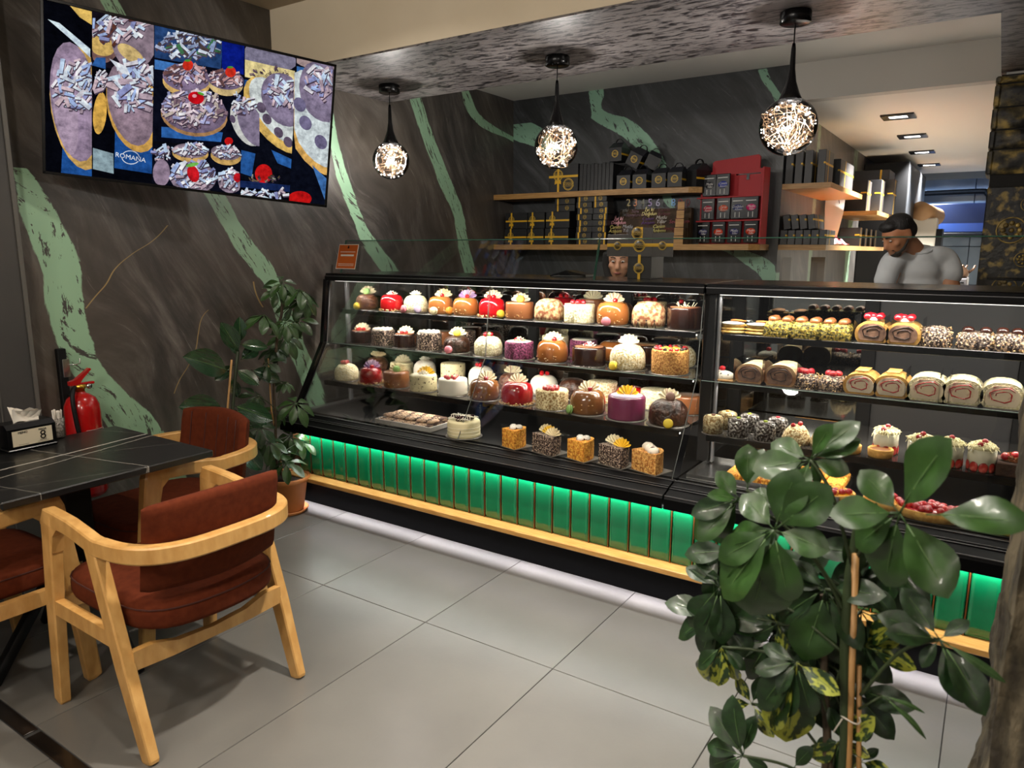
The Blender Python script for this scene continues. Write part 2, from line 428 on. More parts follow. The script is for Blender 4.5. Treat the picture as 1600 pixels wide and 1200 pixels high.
st('wall_left', MB().box((XW-.1, -2.2, 0), (XW, YB+.1, 2.85)), MAR_L, label='painted faux-marble wall with pale green veins')
st('wall_back', MB().box((XW, YB, 0), (-1.3, YB+.1, 2.8)), MAR_B, label='dark painted marble wall behind the box shelves')
st('wall_corridor', MB().box((-1.4, YB+.1, 0), (-1.3, 12.0, 2.6)), MAR_C, label='streaked grey side wall of the service passage')
st('wall_passage', MB().box((-.11, 5.4, 0), (.0, 12.0, 2.6)), mat('passage_paint','a39d92',.7), label='plain right side wall of the service passage')
KT = mat('kitchen_tile', '8fa3b8', .25, c2='a9bccd', scale=2.2, lo=.35, hi=.65, coat=.3)
kw = st('wall_kitchen', MB().box((-2.4, 11.93, 0), (1.0, 12.05, 2.7)), mat('tile_joint','39434f',.8), label='marbled tile wall at the end of the passage')
for i in range(4):
    for j in range(5):
        MB().box((-1.62+i*.62, 11.9, .02+j*.52), (-1.62+i*.62+.612, 11.94, .02+j*.52+.512), bev=.004).build('tile', KT, kw)
st('wall_right', MB().box((2.6, -2.2, 0), (2.7, 5.3, 2.85)), mat('side_wall_paint','6e665c',.7), label='plain side wall to the right of the counter')
st('wall_behind_pillar', MB().box((.5, 5.0, 0), (2.6, 5.1, 2.5)), mat('dark_wall_paint','3a3733',.7), label='dark plain wall beside the stone pillar')
# grey column panel at the left edge of the picture
wp = st('wall_panel', MB().box((XW, -2.2, 0), (XW+.055, 1.435, 2.85)), mat('grey_panel','3b3a39',.5,c2='444240',scale=3,lo=.3,hi=.7), label='smooth grey panelled pier left of the painted wall')
MB().box((XW+.05, 1.436, 0), (XW+.062, 1.452, 2.85)).build('corner_strip', mat('grey_trim','5a5752',.5), wp)
MB().box((XW+.055, 1.30, 0), (XW+.058, 1.306, 2.85)).build('seam', mat('grey_seam','54524e',.5), wp)
# floor: dark joint bed and large porcelain tiles
FT = mat('porcelain_tile', '5e5c58', .30, c2='6b6964', scale=2.3, lo=.3, hi=.7, detail=7, bump=.04, bscale=90, spec=.5)
fl = st('floor', MB().box((XW-.1, -2.2, -.08), (2.7, 12.0, -.004)), mat('tile_joint_dark','2b2a29',.9), label='grey porcelain tiled shop floor')
px = .605
tm = MB().rbox((.0015, .0015, -.012), (px-.0015, 1.1985, 0), .0012).mesh('floor_tile', FT)
for i in range(-6, 4):
    for j, y in enumerate((2.1, .9)):
        link('floor_tile', tm, fl, T(i*px, y, 0))
    link('floor_tile', tm, fl, T(i*px+.2, -.348, 0))
    link('floor_tile', tm, fl, T(i*px+.2, -1.55, 0))
sm_ = MB().rbox((0, .8545, -.012), (1.18, .8975, 0), .0012).mesh('border_tile', mat('dark_border_marble','191512',.2,c2='4a382a',scale=5,lo=.55,hi=.8,coat=.3))
for i in range(-3, 2): link('border_tile', sm_, fl, T(i*1.2+.02, 0, 0))
MB().box((XW, 3.3, -.012), (2.6, 12.0, 0)).build('rear_floor', mat('rear_floor_tile','8c8780',.4), fl)
# ceilings
st('ceiling', MB().box((XW, -2.2, 2.8), (2.6, 2.87, 2.9)), mat('ceiling_paint','b7a78f',.8), label='pale main ceiling over the seating area')
st('trim_1', MB().box((XW, 2.85, 2.475), (2.6, 2.9, 2.8)), PLASTER, label='beige plaster face of the dropped beam')
m, nt, p = nmat('flecked_wallpaper'); N = nt.nodes.new; L = nt.links.new
tc = N('ShaderNodeTexCoord'); mp = N('ShaderNodeMapping'); mp.inputs['Scale'].default_value = (1.0, 3.2, 3.2); mp.inputs['Rotation'].default_value = (0,0,R_(-24))
n1 = N('ShaderNodeTexNoise'); n1.inputs['Scale'].default_value = 12.0; n1.inputs['Detail'].default_value = 8; n1.inputs['Roughness'].default_value = .68; n1.inputs['Distortion'].default_value = .6
cr = N('ShaderNodeValToRGB'); e = cr.color_ramp.elements; e[0].position = .41; e[0].color = (*rgb('1d1a1c'),1); e[1].position = .50; e[1].color = (*rgb('7a7472'),1)
k = e.new(.46); k.color = (*rgb('464244'),1)
L(tc.outputs['Object'], mp.inputs[0]); L(mp.outputs[0], n1.inputs['Vector']); L(n1.outputs[0], cr.inputs[0]); L(cr.outputs[0], p.inputs['Base Color']); p.inputs['Roughness'].default_value = .38
bb = N('ShaderNodeBump'); bb.inputs['Strength'].default_value = .3; bb.inputs['Distance'].default_value = .004; L(n1.outputs[0], bb.inputs['Height']); L(bb.outputs[0], p.inputs['Normal'])
FLECK = m
st('ceiling_soffit', MB().box((XW, 2.852, 2.466), (2.6, 3.78, 2.475)).box((-.104, 3.78, 2.466), (2.6, 5.0, 2.475)), FLECK, label='grey flecked wallpaper soffit over the cake counter')
GW = mat('grey_white_paint', 'dcd8d0', .75)
st('ceiling_rear', MB().box((XW, 3.76, 2.72), (-.10, YB+.02, 2.8)).box((XW, 3.76, 2.475), (2.6, 3.779, 2.8)).box((-.104, 3.78, 2.475), (-.08, 5.4, 2.75)), GW, label='raised white ceiling behind the counter')
st('trim_2', MB().box((-1.3, YB-.002, 2.485), (-.104, YB+.1, 2.722)), mat('white_step_paint','c9c4bb',.7), label='white step down to the passage ceiling')
st('ceiling_passage', MB().box((-2.4, YB+.1, 2.485), (1.0, 12.0, 2.56)), mat('passage_ceiling','e8e3da',.7), label='warm white passage ceiling with square downlights')
# downlight fixtures of the seating area
for i, (x, y, pw) in enumerate(DOWNLIGHTS):
    t = thing('ceiling_downlight', 'round white recessed downlight in the main ceiling', 'light', (x, y, 2.8), group='downlights of the seating area')
    MB().lathe([(.055,0),(.085,0),(.085,-.012),(.06,-.02),(.055,-.008)], 20).build('trim_ring', WHITE, t)
    MB().lathe([(.0,-.004),(.056,-.004),(.056,-.001),(0,-.001)], 20).build('diffuser', emis('lamp_warm',(1,.88,.74),6), t)
for i, (x, y, pw) in enumerate(FILL_LAMPS):  # pendant bodies for the added fill lamps, out of view
    t = thing('fill_pendant', f'added opal globe pendant for fill light, unseen behind the viewer, {ORD[i]} of four', 'pendant lamp', (x, y, 2.8), group='added fill pendants behind the viewer')
    MB().lathe([(0,-.03),(.05,-.03),(.05,0),(0,0)], 20).build('ceiling_rose', BLACK, t)
    MB().tube([(0,0,-.03),(0,0,-.19)], .003, 6).build('cord', BLACKM, t)
    MB().sph((0,0,-.30), .115, 24, 14).build('globe', thin_glass('fill_globe_%d' % i, (1,1,1), .6), t)
# passage downlights
for i, (u, v) in enumerate([(1404,181),(1426,212),(1441,237),(1452,257),(1464,272)]):
    q = onz(u, v, 2.485)
    t = thing('passage_downlight', f'square black-framed downlight in the passage ceiling, {ORD[i]} from the counter', 'light', (q.x, q.y, 2.485), group='passage downlights')
    fr = MB()
    for sx in (-1, 1):
        fr.box((sx*.085-.025, -.11, -.012), (sx*.085+.025, .11, .0)); fr.box((-.06, sx*.085-.025, -.012), (.06, sx*.085+.025, 0))
    fr.build('frame', BLACK, t)
    MB().box((-.06,-.06,-.006),(.06,.06,-.001)).build('lamp_face', emis('lamp_cool_face',(1,.97,.95),9), t)
    lamp('passage_lamp', 'AREA', (q.x, q.y, 2.46), 78 if i < 3 else 36, (.98,.97,.96), .1, .1, target=(q.x, q.y, 0), spread=95)
# blue-lit kitchen end
kt = thing('kitchen_tube_light', 'blue tube light fixed high on the kitchen end wall', 'light', (-.7, 11.0, 2.44))
MB().box((-.55,-.03,0),(.55,.03,.045),bev=.006).box((-.55,-.045,-.04),(.55,-.03,.045)).build('housing', mat('blue_grey_housing','5a6878',.5), kt)
MB().tube([(-.52,0,-.012),(.52,0,-.012)], .013, 8).build('tube', emis('blue_tube',(.25,.45,1),3), kt)
lamp('kitchen_tube_lamp', 'AREA', (-.7, 10.98, 2.40), 26, (.45,.65,1.0), 1.0, .05, target=(-.7, 11.2, 0), spread=170)

# ------------------------------------------------------------------ counter base with lit green tiles
XL, XJ, XR = -3.42, -1.05, 1.32
cbse = thing('counter_base', 'long black counter base with backlit green tile band and wooden ledge', 'counter', (0, 0, 0))
MB().box((XL, 2.83, 0), (XR, 3.68, .178)).build('plinth', mat('plinth_black','040404',.6,spec=.1), cbse)
MB().box((XL, 2.79, .205), (XR, 3.68, .455)).build('backing', mat('tile_backing','4a2e18',.5), cbse)
MB().rbox((XL-.02, 2.70, .18), (XR, 2.83, .205), .003).build('wood_ledge', OAKF, cbse)
GT = mat('green_glaze', '05603a', .12, c2='076e44', scale=5, lo=.3, hi=.7, coat=.6)
P = .0962
def tilef(a, b):
    # pillowed glazed tile, slightly concave along its height
    x = a*.0875 - .04375; z = .208 + b*.250
    e = min(1, min(a, 1-a)*9, min(b, 1-b)*14)
    return (x, 2.775 - .011*math.sqrt(max(0, 1-(1-e)**2)) + .004*math.sin(a*math.pi), z)
tmb = MB().surf(tilef, 13, 13); tmb.box((-.04375, 2.776, .208), (.04375, 2.79, .458))
tme = tmb.mesh('green_tile', GT)
jme = MB().box((-.0022, 2.770, .205), (.0022, 2.79, .458)).mesh('tile_joint_strip', mat('joint_brass','7a4a22',.35,.5))
x = -3.152 - 2*P; n = 0
while x < XR - P:
    link('green_tile', tme, cbse, T(x + P/2, 0, 0)); link('joint_strip', jme, cbse, T(x, 0, 0)); x += P
LEDM = emis('led_strip_white', (1,.97,.95), 12)
LEDV = emis('led_strip_cool', (.92,.9,1), 10)
MB().box((XL, 2.744, .4585), (XR, 2.751, .462)).build('tile_led_strip', LEDM, cbse)
MB().box((XL, 2.772, .1755), (XR, 2.778, .1795)).build('floor_led_strip', LEDV, cbse)
for k in range(3):
    xc = -2.63 + k*1.58
    lamp('tile_led_lamp', 'AREA', (xc, 2.745, .456), 3.7, (.97,1,.97), 1.58, .008, target=(xc, 2.752, .30))
    lamp('floor_led_lamp', 'AREA', (xc, 2.775, .173), 3.4, (.93,.89,1.0), 1.58, .008, target=(xc, 2.7755, 0), spread=62)

# ------------------------------------------------------------------ display cases
def prism_x(mb, pts, x0, x1): return mb.extx(pts, x0, x1)
GL0, GL1, GL2 = (2.82, .556), (3.06, .945), (3.108, 1.322)   # front glass line: bottom, knee, top
SH = [(3.15, 1.143), (3.135, .934), (2.995, .722)]             # shelf front edge y, top z
BACK = 3.60
def pane(mb, a, b, x0, x1, t=.006):
    d = Vector((b[0]-a[0], b[1]-a[1])); n = Vector((-d.y, d.x)).normalized()*t
    mb.extx([a, b, (b[0]-n.x, b[1]-n.y), (a[0]-n.x, a[1]-n.y)], x0, x1)
def make_case(label, x0, x1, joints, left_end, seq, mirror_to):
    t = thing('display_case', label, 'display case', (0,0,0), group='refrigerated cake display cases')
    MB().extx([(2.70,.463),(2.70,.506),(2.708,.517),(2.76,.533),(2.822,.551),(2.822,.463)], x0, x1).build('bumper', mat('bumper_black','030304',.45,spec=.10), t)
    tr = MB()
    for y, z, h in ((2.7035,.5165,.003),(2.757,.5345,.002),(2.815,.5505,.0022)):
        tr.box((x0, y, z), (x1, y+.006, z+h))
    tr.box((x0, 2.7725, .5385), (x1, 2.776, .541)); tr.build('bumper_trim', ALU, t)
    MB().box((x0, 2.822, .463), (x1, 3.66, .545)).build('deck', BLACKM, t)
    MB().rbox((x0, 2.86, .545), (x1, 3.58, .553), .002).build('deck_plate', mat('deck_black_steel','080809',.35,spec=.25), t)
    MB().box((x0, BACK+.012, .463), (x1, 3.66, 1.325)).build('rear_wall', BLACKM, t)
    # back: mirror doors between dark frames
    nx = 4; w = (x1-x0)/nx
    for i in range(nx):
        a, b = x0+i*w+.03, x0+(i+1)*w-.03
        if (a+b)/2 > mirror_to: MB().box((a, BACK, .70), (b, BACK+.011, 1.29)).build('rear_panel', DGREY, t)
        else: MB().box((a, BACK, .70), (b, BACK+.011, 1.29)).build('mirror_door', MIRROR, t)
        MB().rbox((x0+i*w-.03, BACK-.015, .55), (x0+i*w+.03, BACK+.012, 1.325), .003).build('rear_post', BLACKM, t)
    MB().box((x0, BACK-.01, .553), (x1, BACK+.011, .70)).build('rear_skirt', DGREY, t)
    MB().box((x0, BACK-.01, 1.29), (x1, BACK+.011, 1.325)).build('rear_header', BLACKM, t)
    MB().rbox((x0, 3.095, 1.322), (x1, 3.67, 1.362), .004).build('top_cover', BLACK, t)
    MB().rbox((x0, 3.088, 1.318), (x1, 3.097, 1.350), .003).build('top_front_bar', mat('front_bar_black','161617',.3,.5), t)
    MB().box((x0, 3.0868, 1.344), (x1, 3.0885, 1.347)).build('bar_highlight', ALU, t)  # thin metal strip put in for the bar's grey highlight line
    js = [x0+.012] + joints + [x1-.004]
    for a, b in zip(js[:-1], js[1:]):
        mb = MB(); pane(mb, GL0, GL1, a+.0015, b-.0015); mb.build('lower_glass', GLASS, t)
        mb = MB(); pane(mb, GL1, GL2, a+.0015, b-.0015); mb.build('upper_glass', GLASS, t)
    for jx in joints + ([x1-.004] if x1 < 0 else []):
        MB().tube([(jx,GL0[0]-.004,GL0[1]),(jx,GL1[0]-.004,GL1[1]),(jx,GL2[0]-.004,GL2[1])], .0022, 5).build('glass_joint', mat('joint_seal','6f7471',.3), t)
    MB().tube([(x0+.01,GL1[0]-.002,GL1[1]),(x1-.004,GL1[0]-.002,GL1[1])], .0018, 5).build('knee_edge', mat('knee_edge_glass','8fa39b',.2), t)
    # ends
    for xe, ex in ((x0, left_end), (x1, False)):
        if ex:
            pts = [(2.79,.535),(3.035,.948),(3.083,1.325),(3.115,1.325),(3.068,.940),(2.835,.545)]
            MB().extx(pts, xe-.004, xe+.022).build('end_frame', BLACK, t)
            MB().extx([(2.835,.553),(3.068,.943),(3.112,1.325),(BACK,1.325),(BACK,.553)], xe+.004, xe+.01).build('end_glass', GLASS, t)
            MB().tube([(xe+.025,2.833,.556),(xe+.025,3.066,.945),(xe+.025,3.110,1.32)], .003, 5).build('end_trim', ALU, t)
            MB().rbox((xe+.05, 3.20, .553), (xe+.07, 3.225, 1.322), .003).build('end_post', mat('grey_post','77777a',.35,.6), t)
            MB().box((xe+.03, 2.87, .553), (xe+.085, 3.58, .566)).build('side_channel', ALU, t)
        elif xe < 0.5 and xe == x0:
            MB().rbox((xe-.02, 3.13, .56), (xe+.035, 3.18, 1.322), .004).build('divider_post', BLACKM, t)
            MB().rbox((xe+.04, 3.14, .56), (xe+.052, 3.165, 1.322), .003).build('post_edge', mat('grey_post','77777a',.35,.6), t)
            MB().box((xe-.006, 3.18, .56), (xe+.006, BACK, 1.322)).build('divider_glass', GLASS, t)
    # shelves with front rail, brackets and LED strips
    for k, (ys, zs) in enumerate(SH):
        a, b = x0+.065, x1-.05
        s_ = MB().rbox((a, ys+.004, zs-.010), (b, 3.575, zs), .0015).build('shelf', SHELFM, t)
        MB().rbox((a, ys-.004, zs-.026), (b, ys+.006, zs+.001), .001).build('shelf_rail', BLACK, s_)
        for bx in (a+.02, (a+b)/2, b-.02):
            MB().prism([(0,0),(0,-.045),(-.30 if k < 2 else -.36,-.012),(-.30 if k < 2 else -.36,0)], .006, M=T(bx, 3.575, zs-.011) @ Matrix(((0,0,1,0),(1,0,0,0),(0,1,0,0),(0,0,0,1)))).build('bracket', BLACKM, s_)
        MB().box((a, ys+.012, zs-.017), (b, ys+.022, zs-.0105)).build('led_strip', emis('case_led',(1,.93,.84),2.2), s_)
    MB().box((x0+.05, 3.128, 1.3135), (x1-.04, 3.134, 1.3175)).build('top_led_strip', emis('case_led',(1,.93,.84),2.2), t)
    L_ = x1-x0-.12; xc = (x0+x1)/2
    for (y, z, pw) in ((3.131, 1.305, 11), (SH[0][0]+.017, SH[0][1]-.019, 8), (SH[1][0]+.017, SH[1][1]-.019, 9), (SH[2][0]+.03, SH[2][1]-.019, 6)):
        lamp('case_led_lamp', 'AREA', (xc, y, z), pw, (1,.93,.83), L_, .006, target=(xc, y+.05, z-.14), spread=165)
    return t
jx1 = ony(765, 450, 3.1).x
case1 = make_case('black glass cake display case standing against the marble wall', XL, XJ-.004, [jx1], True, 0, 9)
case2 = make_case('black glass display case of roll cakes behind the large plant', XJ+.004, XR, [], False, 0, -.2)
# price label holders on the right case
for (u, v, k) in ((1533,563,0),(1517,655,1),(1471,749,2)):
    ys, zs = SH[k]; q = ony(u, v, ys)
    MB().box((q.x-.02, ys-.006, zs-.03), (q.x+.02, ys-.004, zs-.004)).build('label_holder', CLEAR, case2)
# glass screen standing on the case tops
gx = ony(937, 378, 3.27).x
for i, (a, b, lab) in enumerate(((XL+.005, gx-.003, 'upright glass counter screen at the wall end, with orange sticker'), (gx+.003, XR, 'upright glass counter screen in front of the shop assistant'))):
    mb = MB(); pane(mb, (3.215,1.362), (3.268,1.556), a, b, .008)
    g = mb.build('glass_screen', GLASS, label=lab, cat='glass screen', group='glass screens on the counter')
    mb = MB(); mb.extx([(3.2665,1.556),(3.2755,1.555),(3.277,1.559),(3.268,1.56)], a, b); mb.build('top_edge', EDGE, g)
    for xx in (a, b):
        mb = MB(); pane(mb, (3.2145,1.362), (3.2675,1.556), xx-.0012, xx+.0012, .009); mb.build('side_edge', EDGE, g)
# orange payment sticker on the screen
a = ony(531, 377, 3.262); b = ony(553, 416, 3.222)
d = (Vector((0, 3.268, 1.556))-Vector((0, 3.215, 1.362))).normalized()
Ms = Matrix(((1,0,0,a.x+.005),(0,d.y,-d.z,3.2135),(0,d.z,d.y,1.385),(0,0,0,1)))
stk = thing('sticker', 'small orange sticker with white border on the counter glass', 'sticker')
stk.matrix_world = Ms
w_, h_ = abs(b.x-a.x)+.012, .155
MB().box((0,0,.0),(w_,h_,.0008)).build('border', mat('sticker_white','e8e0d2',.5), stk)
MB().box((.004,.004,.0008),(w_-.004,h_-.004,.0014)).build('face', mat('sticker_orange','c8601c',.5), stk)
MB().lathe([(0,0),(.006,.0),(.007,.006),(.004,.010),(.005,.014),(0,.016)], 8, M=T(w_/2, h_-.026, .0014) @ S(1,1.2,.05) @ RX(-90)).build('emblem', BLACKM, stk)
MB().box((.02,h_-.05,.0014),(w_-.02,h_-.046,.0018)).box((.028,h_-.075,.0014),(w_-.028,h_-.064,.0018)).box((.018,.02,.0014),(w_-.018,.023,.0018)).box((.018,.03,.0014),(w_-.018,.033,.0018)).build('print_lines', mat('sticker_white','e8e0d2',.5), stk)

# ------------------------------------------------------------------ television on its swivel arm
TVC = Vector((-3.115, 2.119, 2.106)); TVW = 1.226; TVH = TVW*9/16
tx = Vector((.3967,.9144,-.081)).normalized(); ty = Vector((.1275,.0349,.9912)); ty = (ty-tx*ty.dot(tx)).normalized(); tn = tx.cross(ty)
tvM = Matrix((( tx.x,ty.x,tn.x,TVC.x),(tx.y,ty.y,tn.y,TVC.y),(tx.z,ty.z,tn.z,TVC.z),(0,0,0,1)))
tv = thing('television', 'wide flat television on a wall arm showing chocolate doughnuts', 'television'); tv.matrix_world = tvM
w, h = TVW/2, TVH/2
MB().rbox((-w,-h,-.035),(w,h,-.002),.004).rbox((-w*.6,-h*.7,-.07),(w*.6,h*.5,-.035),.01).build('back_shell', BLACKM, tv)
fr = MB()
for s_ in (-1,1):
    fr.rbox((s_*(w-.006)-.006,-h,-.004),(s_*(w-.006)+.006,h,.004),.0015); fr.rbox((-w,s_*(h-.006)-.006,-.004),(w,s_*(h-.006)+.006,.004),.0015)
fr.build('bezel', BLACK, tv)
MB().prism([(-.085,-h+.013),(-.07,-h+.026),(.035,-h+.026),(.05,-h+.013)], .0045).box((-.055,-h+.017,.0045),(.02,-h+.0215,.0048),1).build('badge', [STEEL, BLACKM], tv)
am = MB()
wl = tvM.inverted() @ Vector((XW, 1.95, 2.1))
am.tube([(-.1,0,-.06),(wl.x*.5-.2,0,(wl.z-.06)/2-.03),tuple(wl)], .022, 8)
am.build('swivel_arm', BLACKM, tv)
def screen_mat(hx):
    m = emis('screen_'+hx, hx, 1.0); nt = m.node_tree; e = [n for n in nt.nodes if n.type == 'EMISSION'][0]
    tc = nt.nodes.new('ShaderNodeTexCoord'); nz = nt.nodes.new('ShaderNodeTexNoise'); nz.inputs['Scale'].default_value = 26; nz.inputs['Detail'].default_value = 6; nz.inputs['Roughness'].default_value = .7
    cr = nt.nodes.new('ShaderNodeValToRGB'); k = cr.color_ramp.elements; c = rgb(hx)
    k[0].position = .32; k[0].color = (c[0]*.45, c[1]*.45, c[2]*.5, 1); k[1].position = .68; k[1].color = (min(1, c[0]*1.35), min(1, c[1]*1.35), min(1, c[2]*1.4), 1)
    nt.links.new(tc.outputs['Object'], nz.inputs['Vector']); nt.links.new(nz.outputs[0], cr.inputs[0]); nt.links.new(cr.outputs[0], e.inputs[0]); return m
scr = MB(); scr_m = []; sc_i = {}
def scol(hx):
    if hx not in sc_i: sc_i[hx] = len(scr_m); scr_m.append(screen_mat(hx))
    return sc_i[hx]
_lay = [0]
tvI = tvM.inverted()
def sp(u, v):
    q = tvI @ onplane(60+.3*u, .3*v, TVC, tn)
    return max(-w+.012, min(w-.012, q.x)), max(-h+.012, min(h-.012, q.y))
def poly(pts, c):
    _lay[0] += 1; z = .0003 + _lay[0]*3e-6
    vs = [(*sp(u, v), z) for u, v in pts]
    scr.add(vs, [tuple(range(len(vs)))[::-1]], scol(c))
def ell(cx, cy, rx, ry, rot, c, n=22, a0=0, a1=360, clip=None):
    pts = []
    for i in range(n + (1 if a1-a0 < 360 else 0)):
        a = R_(a0+(a1-a0)*i/n); x_, y_ = rx*math.cos(a), ry*math.sin(a)
        ca, sa = math.cos(R_(rot)), math.sin(R_(rot)); X_, Y_ = cx+x_*ca-y_*sa, cy+x_*sa+y_*ca
        if clip: X_ = max(clip[0], min(clip[1], X_))
        pts.append((X_, Y_))
    poly(pts, c)
    if rx > 85 and c in ('8f7c8f','86727c','6f6074','7b6a80','7c7084','7d7186','a893a4','85757f','8b7c88','6f6079'):
        r0, g0, b0 = (int(c[i:i+2], 16) for i in (0, 2, 4))
        for k in range(1, 6):
            q = 1+.055*k; cc = '%02x%02x%02x' % tuple(min(255, int(z*q)) for z in (r0, g0, b0))
            poly([((x_-cx)*(1-.14*k)+cx-rx*.03*k, (y_-cy)*(1-.14*k)+cy-ry*.05*k) for x_, y_ in pts], cc)
def flakes(cx, cy, rx, ry, n, L0, cols, seed, clip=None, rot=0):
    r = random.Random(seed); n = int(n*1.15); L0 = L0*.85
    for _ in range(n):
        a = r.random()*6.283; d = math.sqrt(r.random()); x_, y_ = rx*d*math.cos(a), ry*d*math.sin(a)
        ca, sa = math.cos(R_(rot)), math.sin(R_(rot)); x_, y_ = cx+x_*ca-y_*sa, cy+x_*sa+y_*ca
        th = r.choice((r.gauss(.5,.45), r.gauss(-.7,.4), r.random()*3.14)); l = L0*(.45+.8*r.random()); wd_ = l*(.26+.3*r.random())
        pts = [(x_+l*math.cos(th)-wd_*math.sin(th)*k1, y_+l*math.sin(th)*1.0+wd_*math.cos(th)*k1) for k1 in (.6,-.6)] + [(x_-l*math.cos(th)*.9+wd_*math.sin(th)*k1, y_-l*math.sin(th)*.9-wd_*math.cos(th)*k1) for k1 in (.8,-.7)]
        if clip: pts = [(max(clip[0], min(clip[1], a_)), b_) for a_, b_ in pts]
        poly([(a_+3, b_+7) for a_, b_ in pts], '4a3c4a'); poly(pts, r.choice(cols))
FK = ['d9e6f8','b9cdf0','a3b8e2','e2dde4','cbb3b6','8d93bd','b5a0a8','eef4fc','c7d8f4']
poly([(20,-30),(1560,325),(1500,1090),(30,915)], '06070d')
# strip one and two: tall doughnuts standing on blue cards
poly([(130,690),(278,760),(278,920),(118,905)], '1f4f8f')
ell(215,560,150,330,-9,'c9a25a',clip=(36,278)); ell(190,530,125,315,-8,'8f7c8f',clip=(36,278)); ell(140,560,60,250,-8,'a893a4',clip=(36,278))
flakes(195,440,115,130,75,42,FK,1,(40,278)); poly([(48,100),(110,120),(270,255),(270,300),(180,215)], 'cfe0f6'); poly([(165,20),(278,60),(278,130),(215,90)],'d9b45c')
poly([(278,50),(600,130),(600,420),(278,330)], '151019'); ell(340,220,90,110,10,'7a5b55',clip=(280,600)); ell(330,240,70,50,20,'d3b063',clip=(280,600)); ell(500,200,120,160,0,'87767f',clip=(280,602)); flakes(420,140,140,80,40,40,FK+['5a3328'],2,(280,602)); ell(480,280,80,35,35,'cbb072',clip=(280,602))
poly([(278,340),(350,360),(350,300),(300,300)],'29558f'); poly([(400,640),(600,740),(590,905),(395,875)], '1c4b8a'); ell(480,820,48,36,8,'dce6f4'); ell(480,820,44,32,8,'1c4b8a'); poly([(425,800),(535,822),(533,842),(422,820)],'1c4b8a')
A0_, B0_ = Vector((*sp(480,821),0)), Vector((*sp(535,832),0)); tm_ = text_mesh('ROMANA', .028, BLACKM); ang_ = math.atan2((B0_-A0_).y, (B0_-A0_).x)
scr.add([Matrix.Translation((A0_.x, A0_.y, .0026)) @ Matrix.Rotation(ang_, 4, 'Z') @ v.co for v in tm_.vertices], [tuple(p_.vertices) for p_ in tm_.polygons], scol('dce6f4'))
poly([(284,770),(390,800),(392,905),(284,880)],'8aa0a4')
ell(495,560,135,240,-14,'c79a4c',clip=(280,600)); ell(480,540,115,225,-14,'86727c',clip=(280,600)); flakes(500,450,120,130,85,40,FK,3,(282,600)); poly([(368,305),(455,345),(480,395),(430,380)],'dce8f8'); ell(320,590,35,110,5,'d9a94c',clip=(278,360)); flakes(320,420,28,60,14,30,FK,31,(280,600))
# right strips
poly([(1075,240),(1340,300),(1320,990),(1050,930)], '0b0d16'); ell(1200,300,150,70,10,'7b7688',clip=(1075,1340)); poly([(1075,310),(1335,370),(1335,430),(1200,430),(1075,400)], 'd9c88a'); flakes(1200,372,110,24,14,13,['4b3a3c','6a5560','3b2c30'],4,(1078,1335)); poly([(1072,415),(1335,440),(1335,520),(1072,470)], '234f8c')
ell(1245,600,125,240,-38,'d8b25e',clip=(1060,1335)); ell(1250,580,100,215,-38,'cfd6cf',clip=(1060,1335)); ell(1280,520,110,150,-30,'7d7186',clip=(1060,1335)); flakes(1270,480,80,80,40,30,FK,5,(1065,1335))
for q_ in ((1190,620),(1250,690),(1160,560),(1300,740)): ell(q_[0],q_[1],22,30,-30,'5f5263')
poly([(1052,780),(1130,800),(1110,920),(1050,900)], '24538f'); ell(1172,905,45,50,0,'c31818'); flakes(1190,930,110,18,16,13,['6b5c3c','8b8f7c','3a3324'],6,(1052,1312)); poly([(1052,940),(1310,965),(1308,1000),(1050,975)], '16264f'); flakes(1180,1010,120,26,30,28,FK,7,(1052,1305))
poly([(1212,780),(1320,830),(1320,880),(1245,850)],'2a5fa0')
poly([(1345,300),(1545,335),(1500,1085),(1305,1060)], '0a0d18'); ell(1440,330,110,34,12,'a58f8a',clip=(1345,1545)); poly([(1345,345),(1420,360),(1420,390),(1345,375)],'3a6ca8'); ell(1450,640,160,290,-22,'d9a95a',clip=(1330,1520)); ell(1450,620,140,270,-22,'ccd6d3',clip=(1332,1525)); ell(1490,470,130,170,-15,'7c7084',clip=(1350,1535)); flakes(1460,420,80,80,30,40,FK,8,(1350,1530))
for q_ in ((1390,640),(1470,740),(1360,545)): ell(q_[0],q_[1],30,40,-30,'6d6682')
ell(1360,1035,62,40,0,'b91414',clip=(1305,1430)); poly([(1425,860),(1500,930),(1490,1040)], '3f6ea6')
# centre clip
poly([(603,125),(1075,240),(1048,1010),(590,950)], '0a0c18'); poly([(605,128),(960,215),(950,360),(605,300)], '24406b'); flakes(780,230,160,70,80,30,['cfd8e6','8fa0bf','4b3f3a','3f6f4a','a9b3c9'],9,(606,955)); poly([(955,215),(1072,240),(1068,390),(955,360)], '0a1a78')
poly([(605,310),(760,340),(760,380),(605,360)],'3f72b0'); ell(770,430,125,75,8,'d1aa63'); ell(770,405,125,72,8,'7b6a80'); flakes(770,385,115,58,60,26,['c9a7a6','b98f8a','e6d5d8','6a4a48','a5aacb'],10); ell(975,440,90,60,8,'cbb27a'); ell(975,415,95,52,8,'6f6079'); flakes(975,405,88,42,40,24,['c9a7a6','b98f8a','e6d5d8','6a4a48'],11)
for q_ in ((778,340,28),(1000,375,28)): ell(q_[0],q_[1],q_[2],q_[2],0,'d2301e'); ell(q_[0]-2,q_[1]-24,16,6,0,'4f8f2e')
poly([(640,660),(960,690),(950,740),(640,715)], '2b5d9c'); ell(810,600,175,110,9,'a87f52'); ell(810,580,172,112,9,'6f6074'); flakes(800,560,160,95,130,30,['e3d0d2','cdb4b8','f1ecef','a2a5c8','8a7078','bcae9f'],12)
